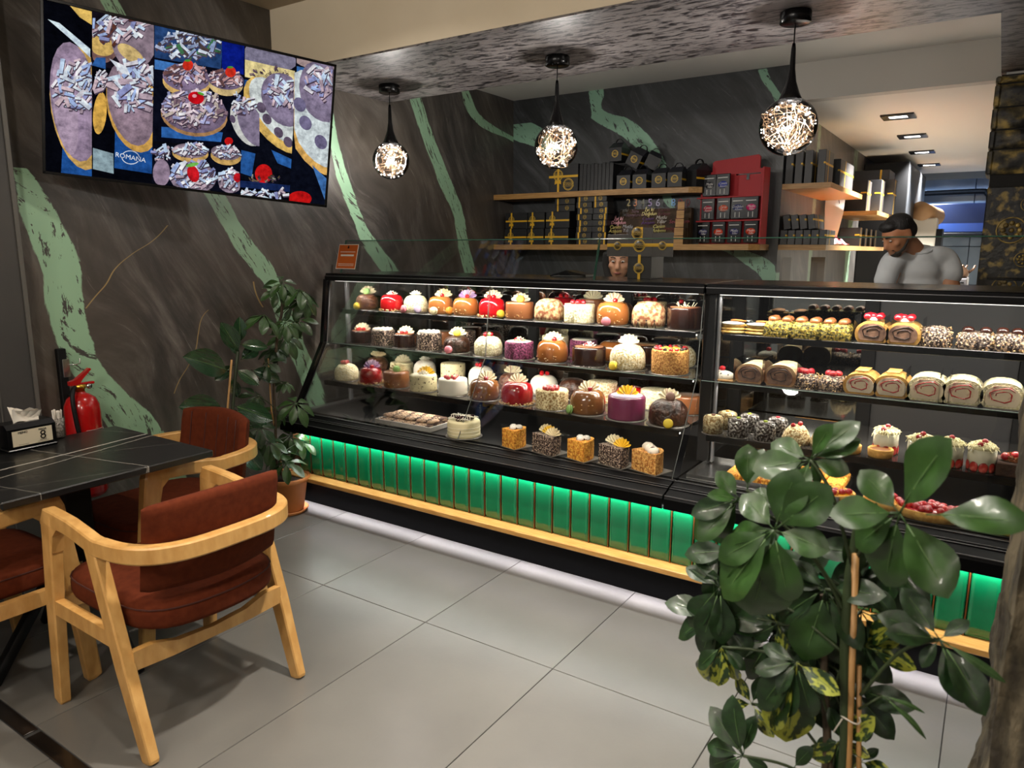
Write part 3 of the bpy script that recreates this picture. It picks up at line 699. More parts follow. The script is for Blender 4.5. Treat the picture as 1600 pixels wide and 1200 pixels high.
ell(820,510,42,32,12,'c50f1a'); ell(812,500,12,9,0,'f3a3a6'); ell(845,488,18,7,20,'5aa53a'); ell(1085,640,75,130,-25,'c8c9c0',clip=(985,1150)); ell(1110,650,62,120,-25,'82768a',clip=(990,1150)); flakes(1060,540,60,60,26,24,FK,13); ell(1010,620,14,22,-20,'5a4d60'); ell(990,735,22,20,0,'c41717')
poly([(596,735),(1052,772),(1050,785),(596,750)], '0a0a10'); flakes(640,800,45,35,20,26,FK,14); ell(790,800,95,45,4,'c7a05c'); ell(790,785,92,38,4,'85757f'); flakes(790,775,85,32,40,22,FK,15); ell(975,815,80,45,8,'c7a05c'); ell(975,795,78,38,8,'85757f'); flakes(975,790,72,34,34,22,FK,16)
ell(640,900,45,70,0,'8d7a8a',clip=(592,690)); ell(805,925,120,85,4,'8b7c88'); flakes(805,910,115,75,80,28,FK,17); ell(805,905,30,45,-20,'c81a22'); ell(800,858,34,10,-12,'6db24a'); ell(1000,945,65,60,0,'8b7c88',clip=(935,1048)); flakes(990,930,52,50,34,24,FK,18,(935,1048)); ell(1035,925,20,24,0,'c81a22',clip=(990,1048)); poly([(1065,830),(1075,790),(1110,850),(1100,910),(1055,880)],'24538f')
scr.build('screen', scr_m, tv)
MB().box((-w+.011,-h+.011,-.001),(w-.011,h-.011,.0002)).build('panel', BLACK, tv)

# ------------------------------------------------------------------ pendant globes
COPPER = mat('copper_wire','7d6248',.45,.7)
for i, (cu_, cv_, gu, gv, rr, pw, lab) in enumerate(((608,133,610,251,.111,7,'fairy-light glass globe pendant nearest the television'),(871,88,869,229,.112,7,'fairy-light glass globe pendant hanging in the middle'),(1244,18,1231,198,.118,8,'largest-looking fairy-light glass globe pendant, nearest the passage'))):
    b = onz(cu_, cv_, 2.466); t = thing('pendant_lamp', lab, 'pendant lamp', (b.x, b.y, 2.466), group='globe pendants over the counter')
    zc = ony(gu, gv, b.y).z - 2.466
    MB().lathe([(0,-.048),(.055,-.048),(.062,-.044),(.062,-.004),(.058,0),(0,0)], 28).build('ceiling_rose', BLACK, t)
    MB().tube([(0,0,-.045),(0,0,zc+rr+.19)], .003, 6).build('cord', BLACKM, t)
    MB().lathe([(.006,zc+rr+.21),(.009,zc+rr+.19),(.012,zc+rr+.11),(.02,zc+rr+.06),(.036,zc+rr+.015),(.048,zc+rr-.012),(.045,zc+rr-.02),(0,zc+rr-.02)], 20).build('holder', BLACK, t)
    MB().sph((0,0,zc), rr, 32, 18).build('globe', GLOBE, t)
    r = random.Random(20+i); wire = MB(); beads = MB(); pp = Vector((0,0,rr*.8))
    for k in range(9):
        pts = []
        for j in range(9):
            d = Vector((r.gauss(0,1), r.gauss(0,1), r.gauss(0,1))).normalized()*rr*(.72+.24*r.random()); pts.append(d + Vector((0,0,zc)))
        sp_ = spline(pts, 6)
        wire.tube(sp_, .0008, 4, caps=False)
        for q in sp_[::9]: beads.sph(q, .0028, 6, 4)
    wire.build('copper_wire', COPPER, t, kind='stuff'); beads.build('light_beads', emis('fairy_bead',(1,.94,.86),32), t, kind='stuff')
    lamp('pendant_glow', 'POINT', (b.x, b.y, 2.466+zc), pw*2.6, (1,.95,.89), .012)

# ------------------------------------------------------------------ chairs
def make_chair(label, loc, rz):
    t = thing('armchair', label, 'chair', loc, rz, 'rust velvet armchairs round the table')
    for sy in (-1, 1):
        y = .275*sy
        # front leg with a rounded inner corner running into the arm
        MB().tube([(-.272,y,0),(-.268,y,.01),(-.235,y,.38),(-.205,y,.60),(-.195,y,.655),(-.188,y,.690)], [.024,.027,.031,.033,.036,.030], 8, sq=(.62,.95), smooth=False).build('front_leg', BEECH, t)
        MB().prism([(0,0),(.085,0),(.05,-.012),(.02,-.04),(.006,-.10),(0,-.10)], .036, M=T(-.182,y+.018,.655) @ RX(90)).build('corner_fillet', BEECH, t)
        MB().tube([(.272,y*.985,0),(.268,y*.985,.01),(.185,y,.27),(.06,y,.65)], [.022,.026,.031,.031], 8, sq=(.62,1.0), smooth=False).build('rear_leg', BEECH, t)
        MB().box((-.24,y-.014,.335),(.17,y+.014,.385)).build('side_rail', BEECH, t)
    pts = []
    for k in range(29):
        a = -90 + 180*k/28 if k not in (0, 28) else (-88 if k == 0 else 88)
        ca_, sa_ = math.cos(R_(a)), math.sin(R_(a)); pts.append((.045+.305*max(0,ca_)**.62, .278*math.copysign(abs(sa_)**.62, sa_), .642+.004*ca_))
    pts = [(-.205,-.275,.672),(-.06,-.275,.664)] + pts + [(-.06,.275,.664),(-.205,.275,.672)]
    MB().tube(spline(pts, 2), .033, 8, sq=(.80,.58), smooth=False).build('arm_loop', BEECH, t)
    MB().rbox((-.245,-.265,.335),(-.215,.265,.385),.004).build('front_rail', BEECH, t)
    MB().prism([(-.262,.0),(-.262,.06),(-.20,.06),(-.12,.035),(0,.027),(.12,.035),(.20,.06),(.262,.06),(.262,0),(.14,-.008),(-.14,-.008)], .024, M=T(.185,0,.272) @ Matrix(((0,0,1,0),(1,0,0,0),(0,1,0,0),(0,0,0,1)))).build('rear_rail', BEECH, t)
    def seat(u, v):
        a = 2*math.pi*u; ce, se = math.cos(a), math.sin(a); n = 5.0
        rr = (abs(ce)**n + abs(se)**n)**(-1/n)
        prof = [(0,.476),(.5,.474),(.85,.470),(.955,.462),(.99,.448),(1.0,.43),(1.0,.40),(.985,.388),(.95,.383),(0,.383)]
        s_, z = prof[round(v*9)]
        x = -.015+.262*rr*ce*s_; y = .248*rr*se*s_
        if x > .1: x += .055*(1-(y/.25)**2)*min(1,(x-.1)/.12)
        return (x, y, z)
    MB().surf(seat, 56, 10, cu=True).build('seat', VELVET, t)
    ring = [seat(k/56, 4/9) for k in range(56)]
    MB().tube([(p[0]*1.002,p[1]*1.002,p[2]) for p in ring], .0028, 5, closed=True).build('seat_piping', SEAM, t)
    def back(u, v):
        # closed pad: u around the section (front face, rear face), v across the width
        y = -.232+.464*v; bow = .052*(1-(y/.232)**2)
        n = 28; k = u*n
        sec = [(.018,.505),(.004,.512),(0,.53),(0,.60),(0,.68),(0,.75),(.004,.785),(.016,.797),(.034,.799),(.046,.79),(.05,.77),(.05,.70),(.05,.60),(.05,.53),(.044,.51),(.032,.503)]
        q = sec[int(round(u*16)) % 16]
        pin = 1 if .02 < v < .98 else .0
        lean = (q[1]-.5)*.16
        return (.195+bow+lean+(q[0] if pin else .025), y, .65+(q[1]-.65)*(1 if pin else .97)-.018*(abs(y)/.232)**2*(1 if q[1] > .6 else -.4))
    MB().surf(back, 16, 23, cu=True).build('backrest', VELVET, t)
    sm2 = MB()
    for sx in (-.16,-.08,0,.08,.16):
        bow = .052*(1-(sx/.232)**2)
        sm2.tube([(.1945+bow+(z-.5)*.16, sx, z) for z in (.535,.60,.66,.72,.775)], .0026, 4)
    sm2.build('backrest_seams', SEAM, t)
    return t
ch1 = make_chair('rust velvet armchair with curved wooden arms, nearest the camera', (-2.215,1.285,0), R_(-1))
c3 = onz(216,740,.69)
ch3 = dup(ch1, (-2.845,1.625,0), R_(90), 'rust velvet armchair at the far table end beside the potted plants')
ch2 = dup(ch1, (-2.82,.875,0), R_(-90), 'rust velvet armchair cut off by the left picture edge')

# ------------------------------------------------------------------ table
m, nt, p = nmat('black_marble_laminate'); N = nt.nodes.new; L = nt.links.new
tc = N('ShaderNodeTexCoord'); nz = N('ShaderNodeTexNoise'); nz.inputs['Scale'].default_value = 7; nz.inputs['Detail'].default_value = 5; L(tc.outputs['Object'], nz.inputs['Vector'])
prev = None
def tl(a, b, wdt):
    global prev
    A = onz(*a, .75)-Vector((-2.772,1.243,.75)); B = onz(*b, .75)-Vector((-2.772,1.243,.75)); d = (B-A); nrm = Vector((-d.y, d.x, 0)).normalized()
    dt = N('ShaderNodeVectorMath'); dt.operation = 'DOT_PRODUCT'; L(tc.outputs['Object'], dt.inputs[0]); dt.inputs[1].default_value = nrm
    ad = N('ShaderNodeMath'); ad.operation = 'MULTIPLY_ADD'; L(nz.outputs[0], ad.inputs[0]); ad.inputs[1].default_value = .02; L(dt.outputs['Value'], ad.inputs[2])
    sb = N('ShaderNodeMath'); sb.operation = 'SUBTRACT'; L(ad.outputs[0], sb.inputs[0]); sb.inputs[1].default_value = A.dot(nrm)+.01
    ab = N('ShaderNodeMath'); ab.operation = 'ABSOLUTE'; L(sb.outputs[0], ab.inputs[0])
    mr = N('ShaderNodeMapRange'); L(ab.outputs[0], mr.inputs[0]); mr.inputs[1].default_value = wdt; mr.inputs[2].default_value = wdt*.4; mr.inputs[4].default_value = min(1, wdt*260)
    if prev is None: prev = mr.outputs[0]
    else:
        mx = N('ShaderNodeMath'); mx.operation = 'MAXIMUM'; L(prev, mx.inputs[0]); L(mr.outputs[0], mx.inputs[1]); prev = mx.outputs[0]
for a in (((0,735),(228,678),.0055),((0,747),(150,705),.003),((40,702),(270,734),.0022),((150,672),(210,676),.0015),((60,690),(160,668),.0014),((0,760),(60,770),.0015),((210,700),(300,690),.0012),((100,750),(300,718),.0012)): tl(*a)
mx = N('ShaderNodeMix'); mx.data_type = 'RGBA'; L(prev, mx.inputs[0]); mx.inputs[6].default_value = (.008,.008,.008,1); mx.inputs[7].default_value = (.55,.52,.46,1)
L(mx.outputs[2], p.inputs['Base Color']); p.inputs['Roughness'].default_value = .3
TBL = m
tb = thing('cafe_table', 'square black marble-look cafe table with crossed black steel feet', 'table', (-2.772,1.243,0))
MB().rbox((-.348,-.358,-.026),(.348,.358,0),.004).build('table_top', TBL, tb, T(0,0,.75))
MB().box((-.2,-.2,.712),(.2,.2,.724)).build('mounting_plate', BLACKM, tb)
MB().rbox((-.045,-.045,.36),(.045,.045,.712),.005).build('column', BLACKM, tb)
for dx, dy in ((.34,0),(-.34,0),(0,.33),(0,-.33)):
    MB().tube([(dx,dy,0),(dx*.97,dy*.97,.012),(dx*.1,dy*.1,.43)], .026, 8, sq=(.7,.7)).build('foot', BLACKM, tb)
# napkin box with the table number
def napkin(label, loc, rz, sign):
    t = thing('napkin_holder', label, 'napkin holder', loc, R_(rz), 'napkin holders')
    MB().extx([(-.055,0),(-.055,.088),(-.035,.104),(.035,.104),(.055,.088),(.055,0)], -.085, .085).build('body', BLACK, t)
    MB().rbox((-.088,-.058,0),(.088,.058,.012),.004).build('base', BLACK, t)
    fan_ = MB()
    for k in range(5):
        fan_.surf(lambda u, v, k=k: (-.045+.09*u+.004*k, (-.02+.010*k)+.035*v*math.sin(u*3+k), .103+.052*v*(1-.35*u)+.006*math.sin(6*u+k)), 7, 4)
    fan_.build('napkin', mat('napkin_paper','e6e0d4',.9), t)
    if sign:
        s_ = MB().box((-.07,-.0575,.022),(.07,-.056,.080)).build('table_card', mat('cream_card','d9cfb4',.6), t)
        K = T(.036,-.058,.049) @ RX(90)
        link('number', text_mesh('8', .048, BLACKM), s_, K); link('card_word', text_mesh('MASA', .011, BLACKM), s_, T(.036,-.058,.072) @ RX(90)); link('card_heading', text_mesh('MENÜ', .012, BLACKM), s_, T(-.034,-.058,.072) @ RX(90))
        MB().box((.024,-.0578,.031),(.048,-.0575,.033)).box((.015,-.0578,.026),(.056,-.0575,.0272)).box((-.052,-.0578,.026),(-.016,-.0575,.0272)).build('card_rule', BLACKM, s_)
    return t
napkin('black napkin holder carrying the MASA 8 card', (-3.055,1.225,.75), 92, True)
napkin('black napkin holder half hidden at the left picture edge', (-3.06,1.02,.75), 92, False)
q = onz(86,687,.75)
t = thing('sugar_cup', 'ribbed silver cup packed with white sugar sachets', 'cup', (q.x-.02,q.y+.02,.75))
MB().lathe([(0,0),(.024,0),(.026,.006),(.024,.014),(.031,.085),(.029,.085),(.022,.018),(0,.016)], 24, wob=lambda a, j: 1+.02*math.cos(12*a)).build('cup', mat('chased_silver','9b978f',.3,1.0,c2='56524c',scale=120,bump=.8,bscale=140), t)
r = random.Random(4)
for k in range(12):
    a = r.random()*6.28; d = .018*math.sqrt(r.random()); x_, y_ = d*math.cos(a), d*math.sin(a)
    MB().rbox((-.005,-.0022,0),(.005,.0022,.10+.012*r.random()),.001).build('sachet', mat('sachet_paper','e3ddd2',.7), t, T(x_,y_,.005) @ RZ(r.random()*180) @ RX(r.uniform(-7,7)))
# ------------------------------------------------------------------ fire extinguisher and its wall hook
t = thing('fire_extinguisher', 'red fire extinguisher hanging on the wall behind the table', 'fire extinguisher', (-3.395,1.602,.38))
MB().lathe([(0,.0),(.045,.0),(.066,.012),(.073,.03),(.074,.40),(.071,.43),(.058,.46),(.035,.478),(.02,.484),(.02,.49),(0,.49)], 32).build('cylinder', RED, t)
MB().lathe([(0,.488),(.019,.488),(.019,.502),(.024,.504),(.024,.52),(.016,.524),(0,.524)], 16).build('valve', mat('brass','c09a3c',.3,1.0), t)
MB().extx([(-.045,.522),(-.045,.54),(-.02,.546),(.045,.592),(.052,.586),(.01,.545),(-.005,.522)], -.012, .012).build('lever', RED, t)
MB().rbox((-.011,-.01,.518),(.011,.062,.530),.003).build('carry_handle', RED, t)
MB().lathe([(0,-.004),(.012,-.004),(.012,.004),(0,.004)], 12, M=T(.018,.032,.512) @ RY(90)).build('gauge', STEEL, t)
MB().tube(spline([(0,-.018,.512),(.03,-.045,.505),(.055,-.062,.46),(.066,-.06,.36),(.07,-.045,.22),(.066,-.045,.12)],6), .0095, 8).build('hose', BLACKM, t)
lb = MB().surf(lambda u, v: (.0748*math.cos(-.35+1.25*u), .0748*math.sin(-.35+1.25*u), .295+.028*v), 14, 2).build('label_band', mat('label_red','8c1210',.5), t)
def curved(me, rad, a0, z0):
    me = me.copy()
    for vtx in me.vertices:
        a = a0+vtx.co.x/rad; z = z0+vtx.co.y; rr = rad+vtx.co.z; vtx.co = (rr*math.cos(a), rr*math.sin(a), z)
    return me
link('label_text', curved(text_mesh('KURU KİMYEVİ', .0165, mat('label_white','e8e4dc',.6)), .0755, .28, .309), lb)
bt = MB()
bt.surf(lambda u, v: (.0752*math.cos(-.35+1.25*u), .0752*math.sin(-.35+1.25*u), .2955+.0012*v), 14, 2); bt.surf(lambda u, v: (.0752*math.cos(-.35+1.25*u), .0752*math.sin(-.35+1.25*u), .3215+.0012*v), 14, 2)
bt.build('label_border', mat('label_white','e8e4dc',.6), lb)
MB().box((-.10,-.02,.30),(-.07,.02,.34)).box((-.10,-.02,.44),(-.055,.02,.47)).build('mount_strap', BLACKM, t)
a = onx(92,552,XW); t = thing('door_closer_bar', 'black upright bar with steel latch plate on the wall', 'bracket', (XW, a.y, 0))
MB().rbox((0,-.018,.72),(.03,.018,1.06),.003).build('bar', BLACKM, t)
MB().rbox((.03,-.004,.93),(.033,.026,1.012),.001).build('latch_plate', STEEL, t)
MB().tube([(.03,.02,.985),(.05,.045,.985),(.05,.062,.99),(.05,.062,1.01)], .003, 6).build('hook', STEEL, t)

# ------------------------------------------------------------------ cakes
def gl(n, c, r=.12): return mat('glaze_'+n, c, r, coat=.7, sss=.0)
K = dict(
 red=gl('red','b81018'), dred=gl('dark_red','8e1118'), caramel=gl('caramel','93592a'), brown=gl('brown','714724'), milk=gl('milk','8a5430',.3), choc=gl('dark','2a140e',.2), purple=gl('purple','6d2748',.3),
 white=mat('white_cream','e2dccb',.5), cream=mat('pale_cream','dcd0a4',.55),
 coco=mat('coconut','cdbf8c',.85,c2='efe6c4',scale=110,lo=.36,hi=.6,bump=2.0,bscale=100,detail=2),
 almond=mat('almond_flake','b7a068',.8,c2='ece2c2',scale=95,lo=.4,hi=.58,bump=2,bscale=90,detail=2),
 nut=mat('hazelnut_crumb','8f6c3c',.85,c2='e3d2a4',scale=115,lo=.4,hi=.58,bump=2,bscale=110,detail=2),
 orange=mat('orange_crumb','9a5a1c',.85,c2='e2ab5c',scale=115,lo=.38,hi=.6,bump=2,bscale=110,detail=2),
 carrot=mat('carrot_crumb','b8660f',.8,c2='f4b445',scale=115,lo=.38,hi=.6,bump=2,bscale=110,detail=2),
 chocnut=mat('choc_sprinkle','2a1610',.6,c2='c3ab94',scale=130,lo=.5,hi=.6,bump=2,bscale=120,detail=2),
 darkrough=mat('dark_choc_rough','221009',.3,c2='4a2b1c',scale=45,lo=.4,hi=.7,bump=3,bscale=48,detail=3),
 brownrough=mat('brown_choc_rough','45261a',.35,c2='74492f',scale=45,lo=.4,hi=.7,bump=3,bscale=48,detail=3),
 violet=mat('violet_crumb','4a1730',.75,c2='98466f',scale=110,lo=.4,hi=.6,bump=1.6,bscale=110),
 pist=mat('pistachio_crumb','2c2410',.75,c2='d4b450',c3='84782c',scale=95,lo=.4,hi=.6,bump=2.2,bscale=90,detail=2),
 cocoa=mat('cocoa_powder','7a4a2a',.9), cocoat=mat('cocoa_dusted','9a6238',.9,c2='dfc79a',scale=9,lo=.4,hi=.62),
 speck=mat('choc_speckled_cream','e0d3a6',.6,c2='3b2214',scale=70,lo=.60,hi=.66,detail=2),
 sugar=mat('sugared_choc','2f221d',.8,c2='d3ccc4',scale=100,lo=.48,hi=.62,bump=1.5,bscale=100,detail=2),
 fruit=mat('fruit_glaze','e09a20',.15,coat=.6), rasp=gl('raspberry','a3121f',.3), pink=mat('pink_shell','c9737f',.6), yellow=mat('yellow_shell','cdb22e',.6), lime=mat('green_shell','7fa55a',.6), ivory=mat('ivory_shell','e3d5a8',.6), lilac=mat('lilac_shell','9a8aa0',.6), bwn=mat('brown_shell','6b4a3c',.6), orange_s=mat('orange_shell','dd8f2a',.6),
 fan=mat('white_choc_fan','e4d9b8',.45), fand=mat('striped_choc_fan','d9c9a0',.45,c2='5b3824',scale=30,lo=.55,hi=.6), fany=mat('yellow_choc_fan','e3b52e',.45), fanv=mat('violet_choc_fan','8a6c9a',.45,c2='d8cde0',scale=20), roll=mat('choc_stick','a98a70',.5), nutr=mat('chopped_nuts','a97a4a',.8,c2='e0c08a',scale=90), board=mat('cake_board','6a655e',.35,.3), dark=mat('choc_bit','2a160f',.4), sponge=mat('sponge','d0a254',.85,c2='b98842',scale=60,bump=.6), filling=mat('choc_cream','8f6c55',.6,c2='4e3226',scale=22,lo=.4,hi=.6), jam=mat('jam_swirl','dcccb0',.6,c2='8c3a3a',scale=26,lo=.55,hi=.65), straw=mat('strawberry_cut','b02a22',.35,c2='d8766a',scale=40,lo=.5,hi=.7), vanil=mat('vanilla_cream','e6dfc2',.5), shav=mat('white_shavings','e9dfae',.6))
def fan_mesh(n=7, r=.034, spread=150):
    mb = MB(); vs = []; 
    for i in range(2*n+1):
        a = R_(90-spread/2+spread*i/(2*n)); rr = r*(1.0 if i % 2 else .86); dz = .004 if i % 2 else -.002
        vs.append((rr*math.cos(a), dz, rr*math.sin(a)))
    b = len(vs); allv = [(0,0,0),(0,.003,0)] + vs + [(x,y+.003,z) for x,y,z in vs]; fs = []
    for i in range(b-1):
        fs += [(0,2+i,3+i),(1,2+b+i+1,2+b+i),(2+i,2+b+i,2+b+i+1,3+i)]
    fs += [(0,1,2+b,2),(0,1+b,1+2*b,1)]
    return mb.add(allv, fs)
_fm = {}
def fanm(m):
    if m not in _fm: _fm[m] = fan_mesh().mesh('fan', K[m])
    return _fm[m]
_mm = {}
def macm(c):
    if c not in _mm:
        mb = MB(); mb.lathe([(0,-.0095),(.011,-.0092),(.0165,-.006),(.0172,-.002),(.0155,-.0015),(.0155,.0015),(.0172,.002),(.0165,.006),(.011,.0092),(0,.0095)], 16)
        _mm[c] = mb.mesh('macaron', K[c])
    return _mm[c]
def simp(name, fn, key=None):
    k = key or name
    if k not in _mm: _mm[k] = fn()
    return _mm[k]
def berry(c): return simp('berry', lambda: MB().sph((0,0,.009), (.0105,.0105,.010), 10, 7).mesh('berry', K[c]), 'berry'+c)
def stick(): return simp('stick', lambda: MB().tube([(0,0,-.01),(0,0,.05)], .0028, 6).mesh('choc_stick', K['roll']))
def rosette(c):
    def f():
        mb = MB()
        for ring, n, rr, tl_ in ((0,4,.006,75),(1,6,.013,52),(2,8,.019,28)):
            for i in range(n):
                mb.sph((0,0,0), (.0085,.003,.011), 7, 5, M=RZ(360*i/n+ring*20) @ T(0,-rr,.012-ring*.003) @ RX(90-tl_))
        return mb.mesh('rosette', K[c])
    return simp('rosette', f, 'ros'+c)
def rings(name, c, r, n, s, seed, z=.004, jit=.5):
    rr = random.Random(seed); mb = MB()
    for i in range(n):
        a = rr.random()*6.283; d = r*(1+jit*.28*(rr.random()-.35)); x, y = d*math.cos(a), d*math.sin(a); q = s*(.6+rr.random()*.8)
        M_ = T(x, y, z*(.4+1.6*rr.random())) @ RZ(rr.random()*360) @ RX(rr.random()*180)
        mb.add([(q,0,0),(-q*.6,q*.8,0),(-q*.6,-q*.8,0),(0,0,q*1.1)], [(0,2,1),(0,1,3),(1,2,3),(2,0,3)], 0, False, M_)
    return mb
FACE = R_(38)   # toppings face the seating area
def put_tops(t, tops, r, h, rng):
    for tp in tops:
        k = tp[0]; a = tp[1] if len(tp) > 1 else None
        if k == 'fan':
            x = tp[2] if len(tp) > 2 else 0
            link('chocolate_fan', fanm(a), t, T(x, .006, h-.006) @ Matrix.Rotation(FACE*.6, 4, 'Z') @ RX(-14) @ S(1.7,1.7,1.7))
        elif k == 'mac':
            ang = R_(tp[2] if len(tp) > 2 else 255); rr = r+.011
            link('macaron', macm(a), t, T(rr*math.cos(ang), rr*math.sin(ang), .024) @ Matrix.Rotation(ang, 4, 'Z') @ RY(78) @ S(1.3,1.3,1.3))
        elif k == 'mact': link('macaron', macm(a), t, T(.012,-.012,h+.014) @ Matrix.Rotation(R_(285), 4, 'Z') @ RY(70) @ S(1.25,1.25,1.25))
        elif k == 'stick':
            for i in range(a): link('chocolate_stick', stick(), t, T(-.012+.024*i, .004, h-.002) @ RY(-24+48*i/max(1,a-1) if a > 1 else -4) @ RX(-8))
        elif k == 'berry':
            n = tp[2]; sp_ = tp[3] if len(tp) > 3 else .02
            for i in range(n):
                q = 6.283*i/n+.5; d = sp_*(1 if n > 2 else .6) if i or n < 4 else 0
                hh = h-(.000 if d < r*.5 else .006)
                link('berry', berry(a), t, T(d*math.cos(q), d*math.sin(q)-.006, hh-.002) @ S(1.25,1.25,1.2))
        elif k == 'rose': link('cream_rosette', rosette(a), t, T(0,.002,h-.004) @ S(1.2,1.2,1.35))
        elif k == 'nuts': rings('nut_ring', 'nutr', r*1.03, 130, .0052, rng, .007).build('nut_ring', K['nutr'], t, kind='stuff')
        elif k == 'crumbs': rings('crumb_ring', 'dark', r*1.06, 90, .0042, rng, .003).build('crumb_ring', K['dark'], t, kind='stuff')
        elif k == 'cream':
            mb = MB(); rr = random.Random(rng)
            for i in range(11):
                q = 6.283*i/11; mb.sph((r*.72*math.cos(q), r*.72*math.sin(q), h+.003), (.013,.013,.011), 8, 6)
            for i in range(5): q = 6.283*i/5; mb.sph((r*.32*math.cos(q), r*.32*math.sin(q), h+.003), (.014,.014,.012), 8, 6)
            mb.build('cream_dollops', K['white'], t)
        elif k == 'disc': MB().lathe([(0,h),(r*.86,h),(r*.84,h+.003),(0,h+.0035)], 24).build('top_icing', K[a], t)
        elif k == 'fruit':
            rr = random.Random(rng)
            for i in range(16):
                q = 6.283*i/16; link('berry', berry('rasp' if i % 3 else 'dark'), t, T(r*.8*math.cos(q), r*.8*math.sin(q), h-.006))
            for i in range(5):
                q = 6.283*i/5; MB().sph((0,0,0), (.02,.011,.007), 9, 6).build('fruit_slice', K['orange_s'], t, T(r*.4*math.cos(q), r*.4*math.sin(q), h+.003) @ RZ(i*72))
        elif k == 'straws':
            rr = random.Random(rng)
            for i in range(14): MB().tube([(0,0,0),(0,0,.032)], .0018, 5).build('white_splinter', K['fan'], t, T(rr.uniform(-.035,.035), rr.uniform(-.02,.02), h-.003) @ RX(rr.uniform(-65,65)) @ RY(rr.uniform(-55,55)))
        elif k == 'bits':
            mb = MB(); rr = random.Random(rng)
            for i in range(12):
                q = R_(rr.uniform(200,330)); z = h*rr.uniform(.12,.5); mb.sph((r*1.01*math.cos(q), r*1.01*math.sin(q), z), (.004,.004,.0025), 5, 4)
            mb.build('nut_flakes', K['nutr'], t)
        elif k == 'dust':
            hb = (h-.0028); pf = [(r*.995,hb*.06),(r*1.014,hb*.2),(r*1.018,hb*.46),(r*.985,hb*.63),(r*.88,hb*.795),(r*.70,hb*.925),(r*.43,hb*.996),(r*.15,hb*1.014),(0,hb*1.014)]
            MB().lathe(pf, 36, (0,0,.0032), wob=lambda a, j: 1+.006*math.sin(2*a)).build('cocoa_dusting', mat('cocoa_dust','8a4f30',.9,c2='d9bd8c',scale=55,lo=.42,hi=.64,detail=8), t)
        elif k == 'dancers':
            mb = MB()
            for q in (225,255,285,312):
                a_ = R_(q); mb.tube([(r*1.005*math.cos(a_+d), r*1.005*math.sin(a_+d), z) for d, z in ((-.09,.006),(0,.03),(.08,.004))], .0032, 5); mb.sph((r*1.005*math.cos(a_), r*1.005*math.sin(a_), .038), .0045, 6, 5)
            mb.build('chocolate_figures', K['dark'], t)
def cake(label, u, v, k, kind, m, r, h, tops=(), y_add=0.0, z_add=0.0, cat='cake', group=None, seed=None):
    if isinstance(k, int): ys, zs = SH[k]
    else: ys, zs = k
    y = ys + r + .012 + y_add; x = ony(u, v, y).x
    sd = seed or int(u*7+v); h *= 1.13
    t = thing('cake', label, cat, (x, y, zs+z_add), group=group)
    rg = random.Random(sd); ph = [rg.random()*6.28 for _ in range(6)]
    rough = m in ('coco','almond','nut','orange','chocnut','darkrough','brownrough','carrot','pist','violet','sugar')
    wob = (lambda a, j: 1+.012*math.sin(5*a+ph[j % 6])+.014*math.sin(9*a+ph[(j+2) % 6]*2+j)) if rough else (lambda a, j: 1+.006*math.sin(2*a+ph[0]))
    MB().lathe([(0,0),(r*1.13,0),(r*1.13,.0025),(0,.0025)], 20).build('cake_board', K['board'], t)
    z0 = .0028
    if kind == 'dome':
        prof = [(0,0),(r*.90,0),(r*.975,h*.07),(r,h*.2),(r,h*.45),(r*.965,h*.62),(r*.86,h*.78),(r*.68,h*.91),(r*.42,h*.98),(r*.15,h*1.0),(0,h)]
    elif kind == 'glazed':
        prof = [(0,0),(r*.93,0),(r*.99,h*.08),(r,h*.25),(r*1.0,h*.5),(r*.95,h*.72),(r*.83,h*.89),(r*.62,h*.975),(r*.35,h*.985),(r*.18,h*.96),(0,h*.95)]
    else:
        prof = [(0,0),(r*.985,0),(r,.006),(r,h-.010),(r*.985,h-.004),(r*.95,h),(r*.5,h),(0,h)]
    MB().lathe(prof, 36, (0,0,z0), wob=wob).build('cake_body', K[m], t)
    hh = z0 + (h if kind != 'glazed' else h*.955)
    put_tops(t, tops, r, hh, sd)
    return t
G1_ = 'cakes on the top shelf of the wall-side case'
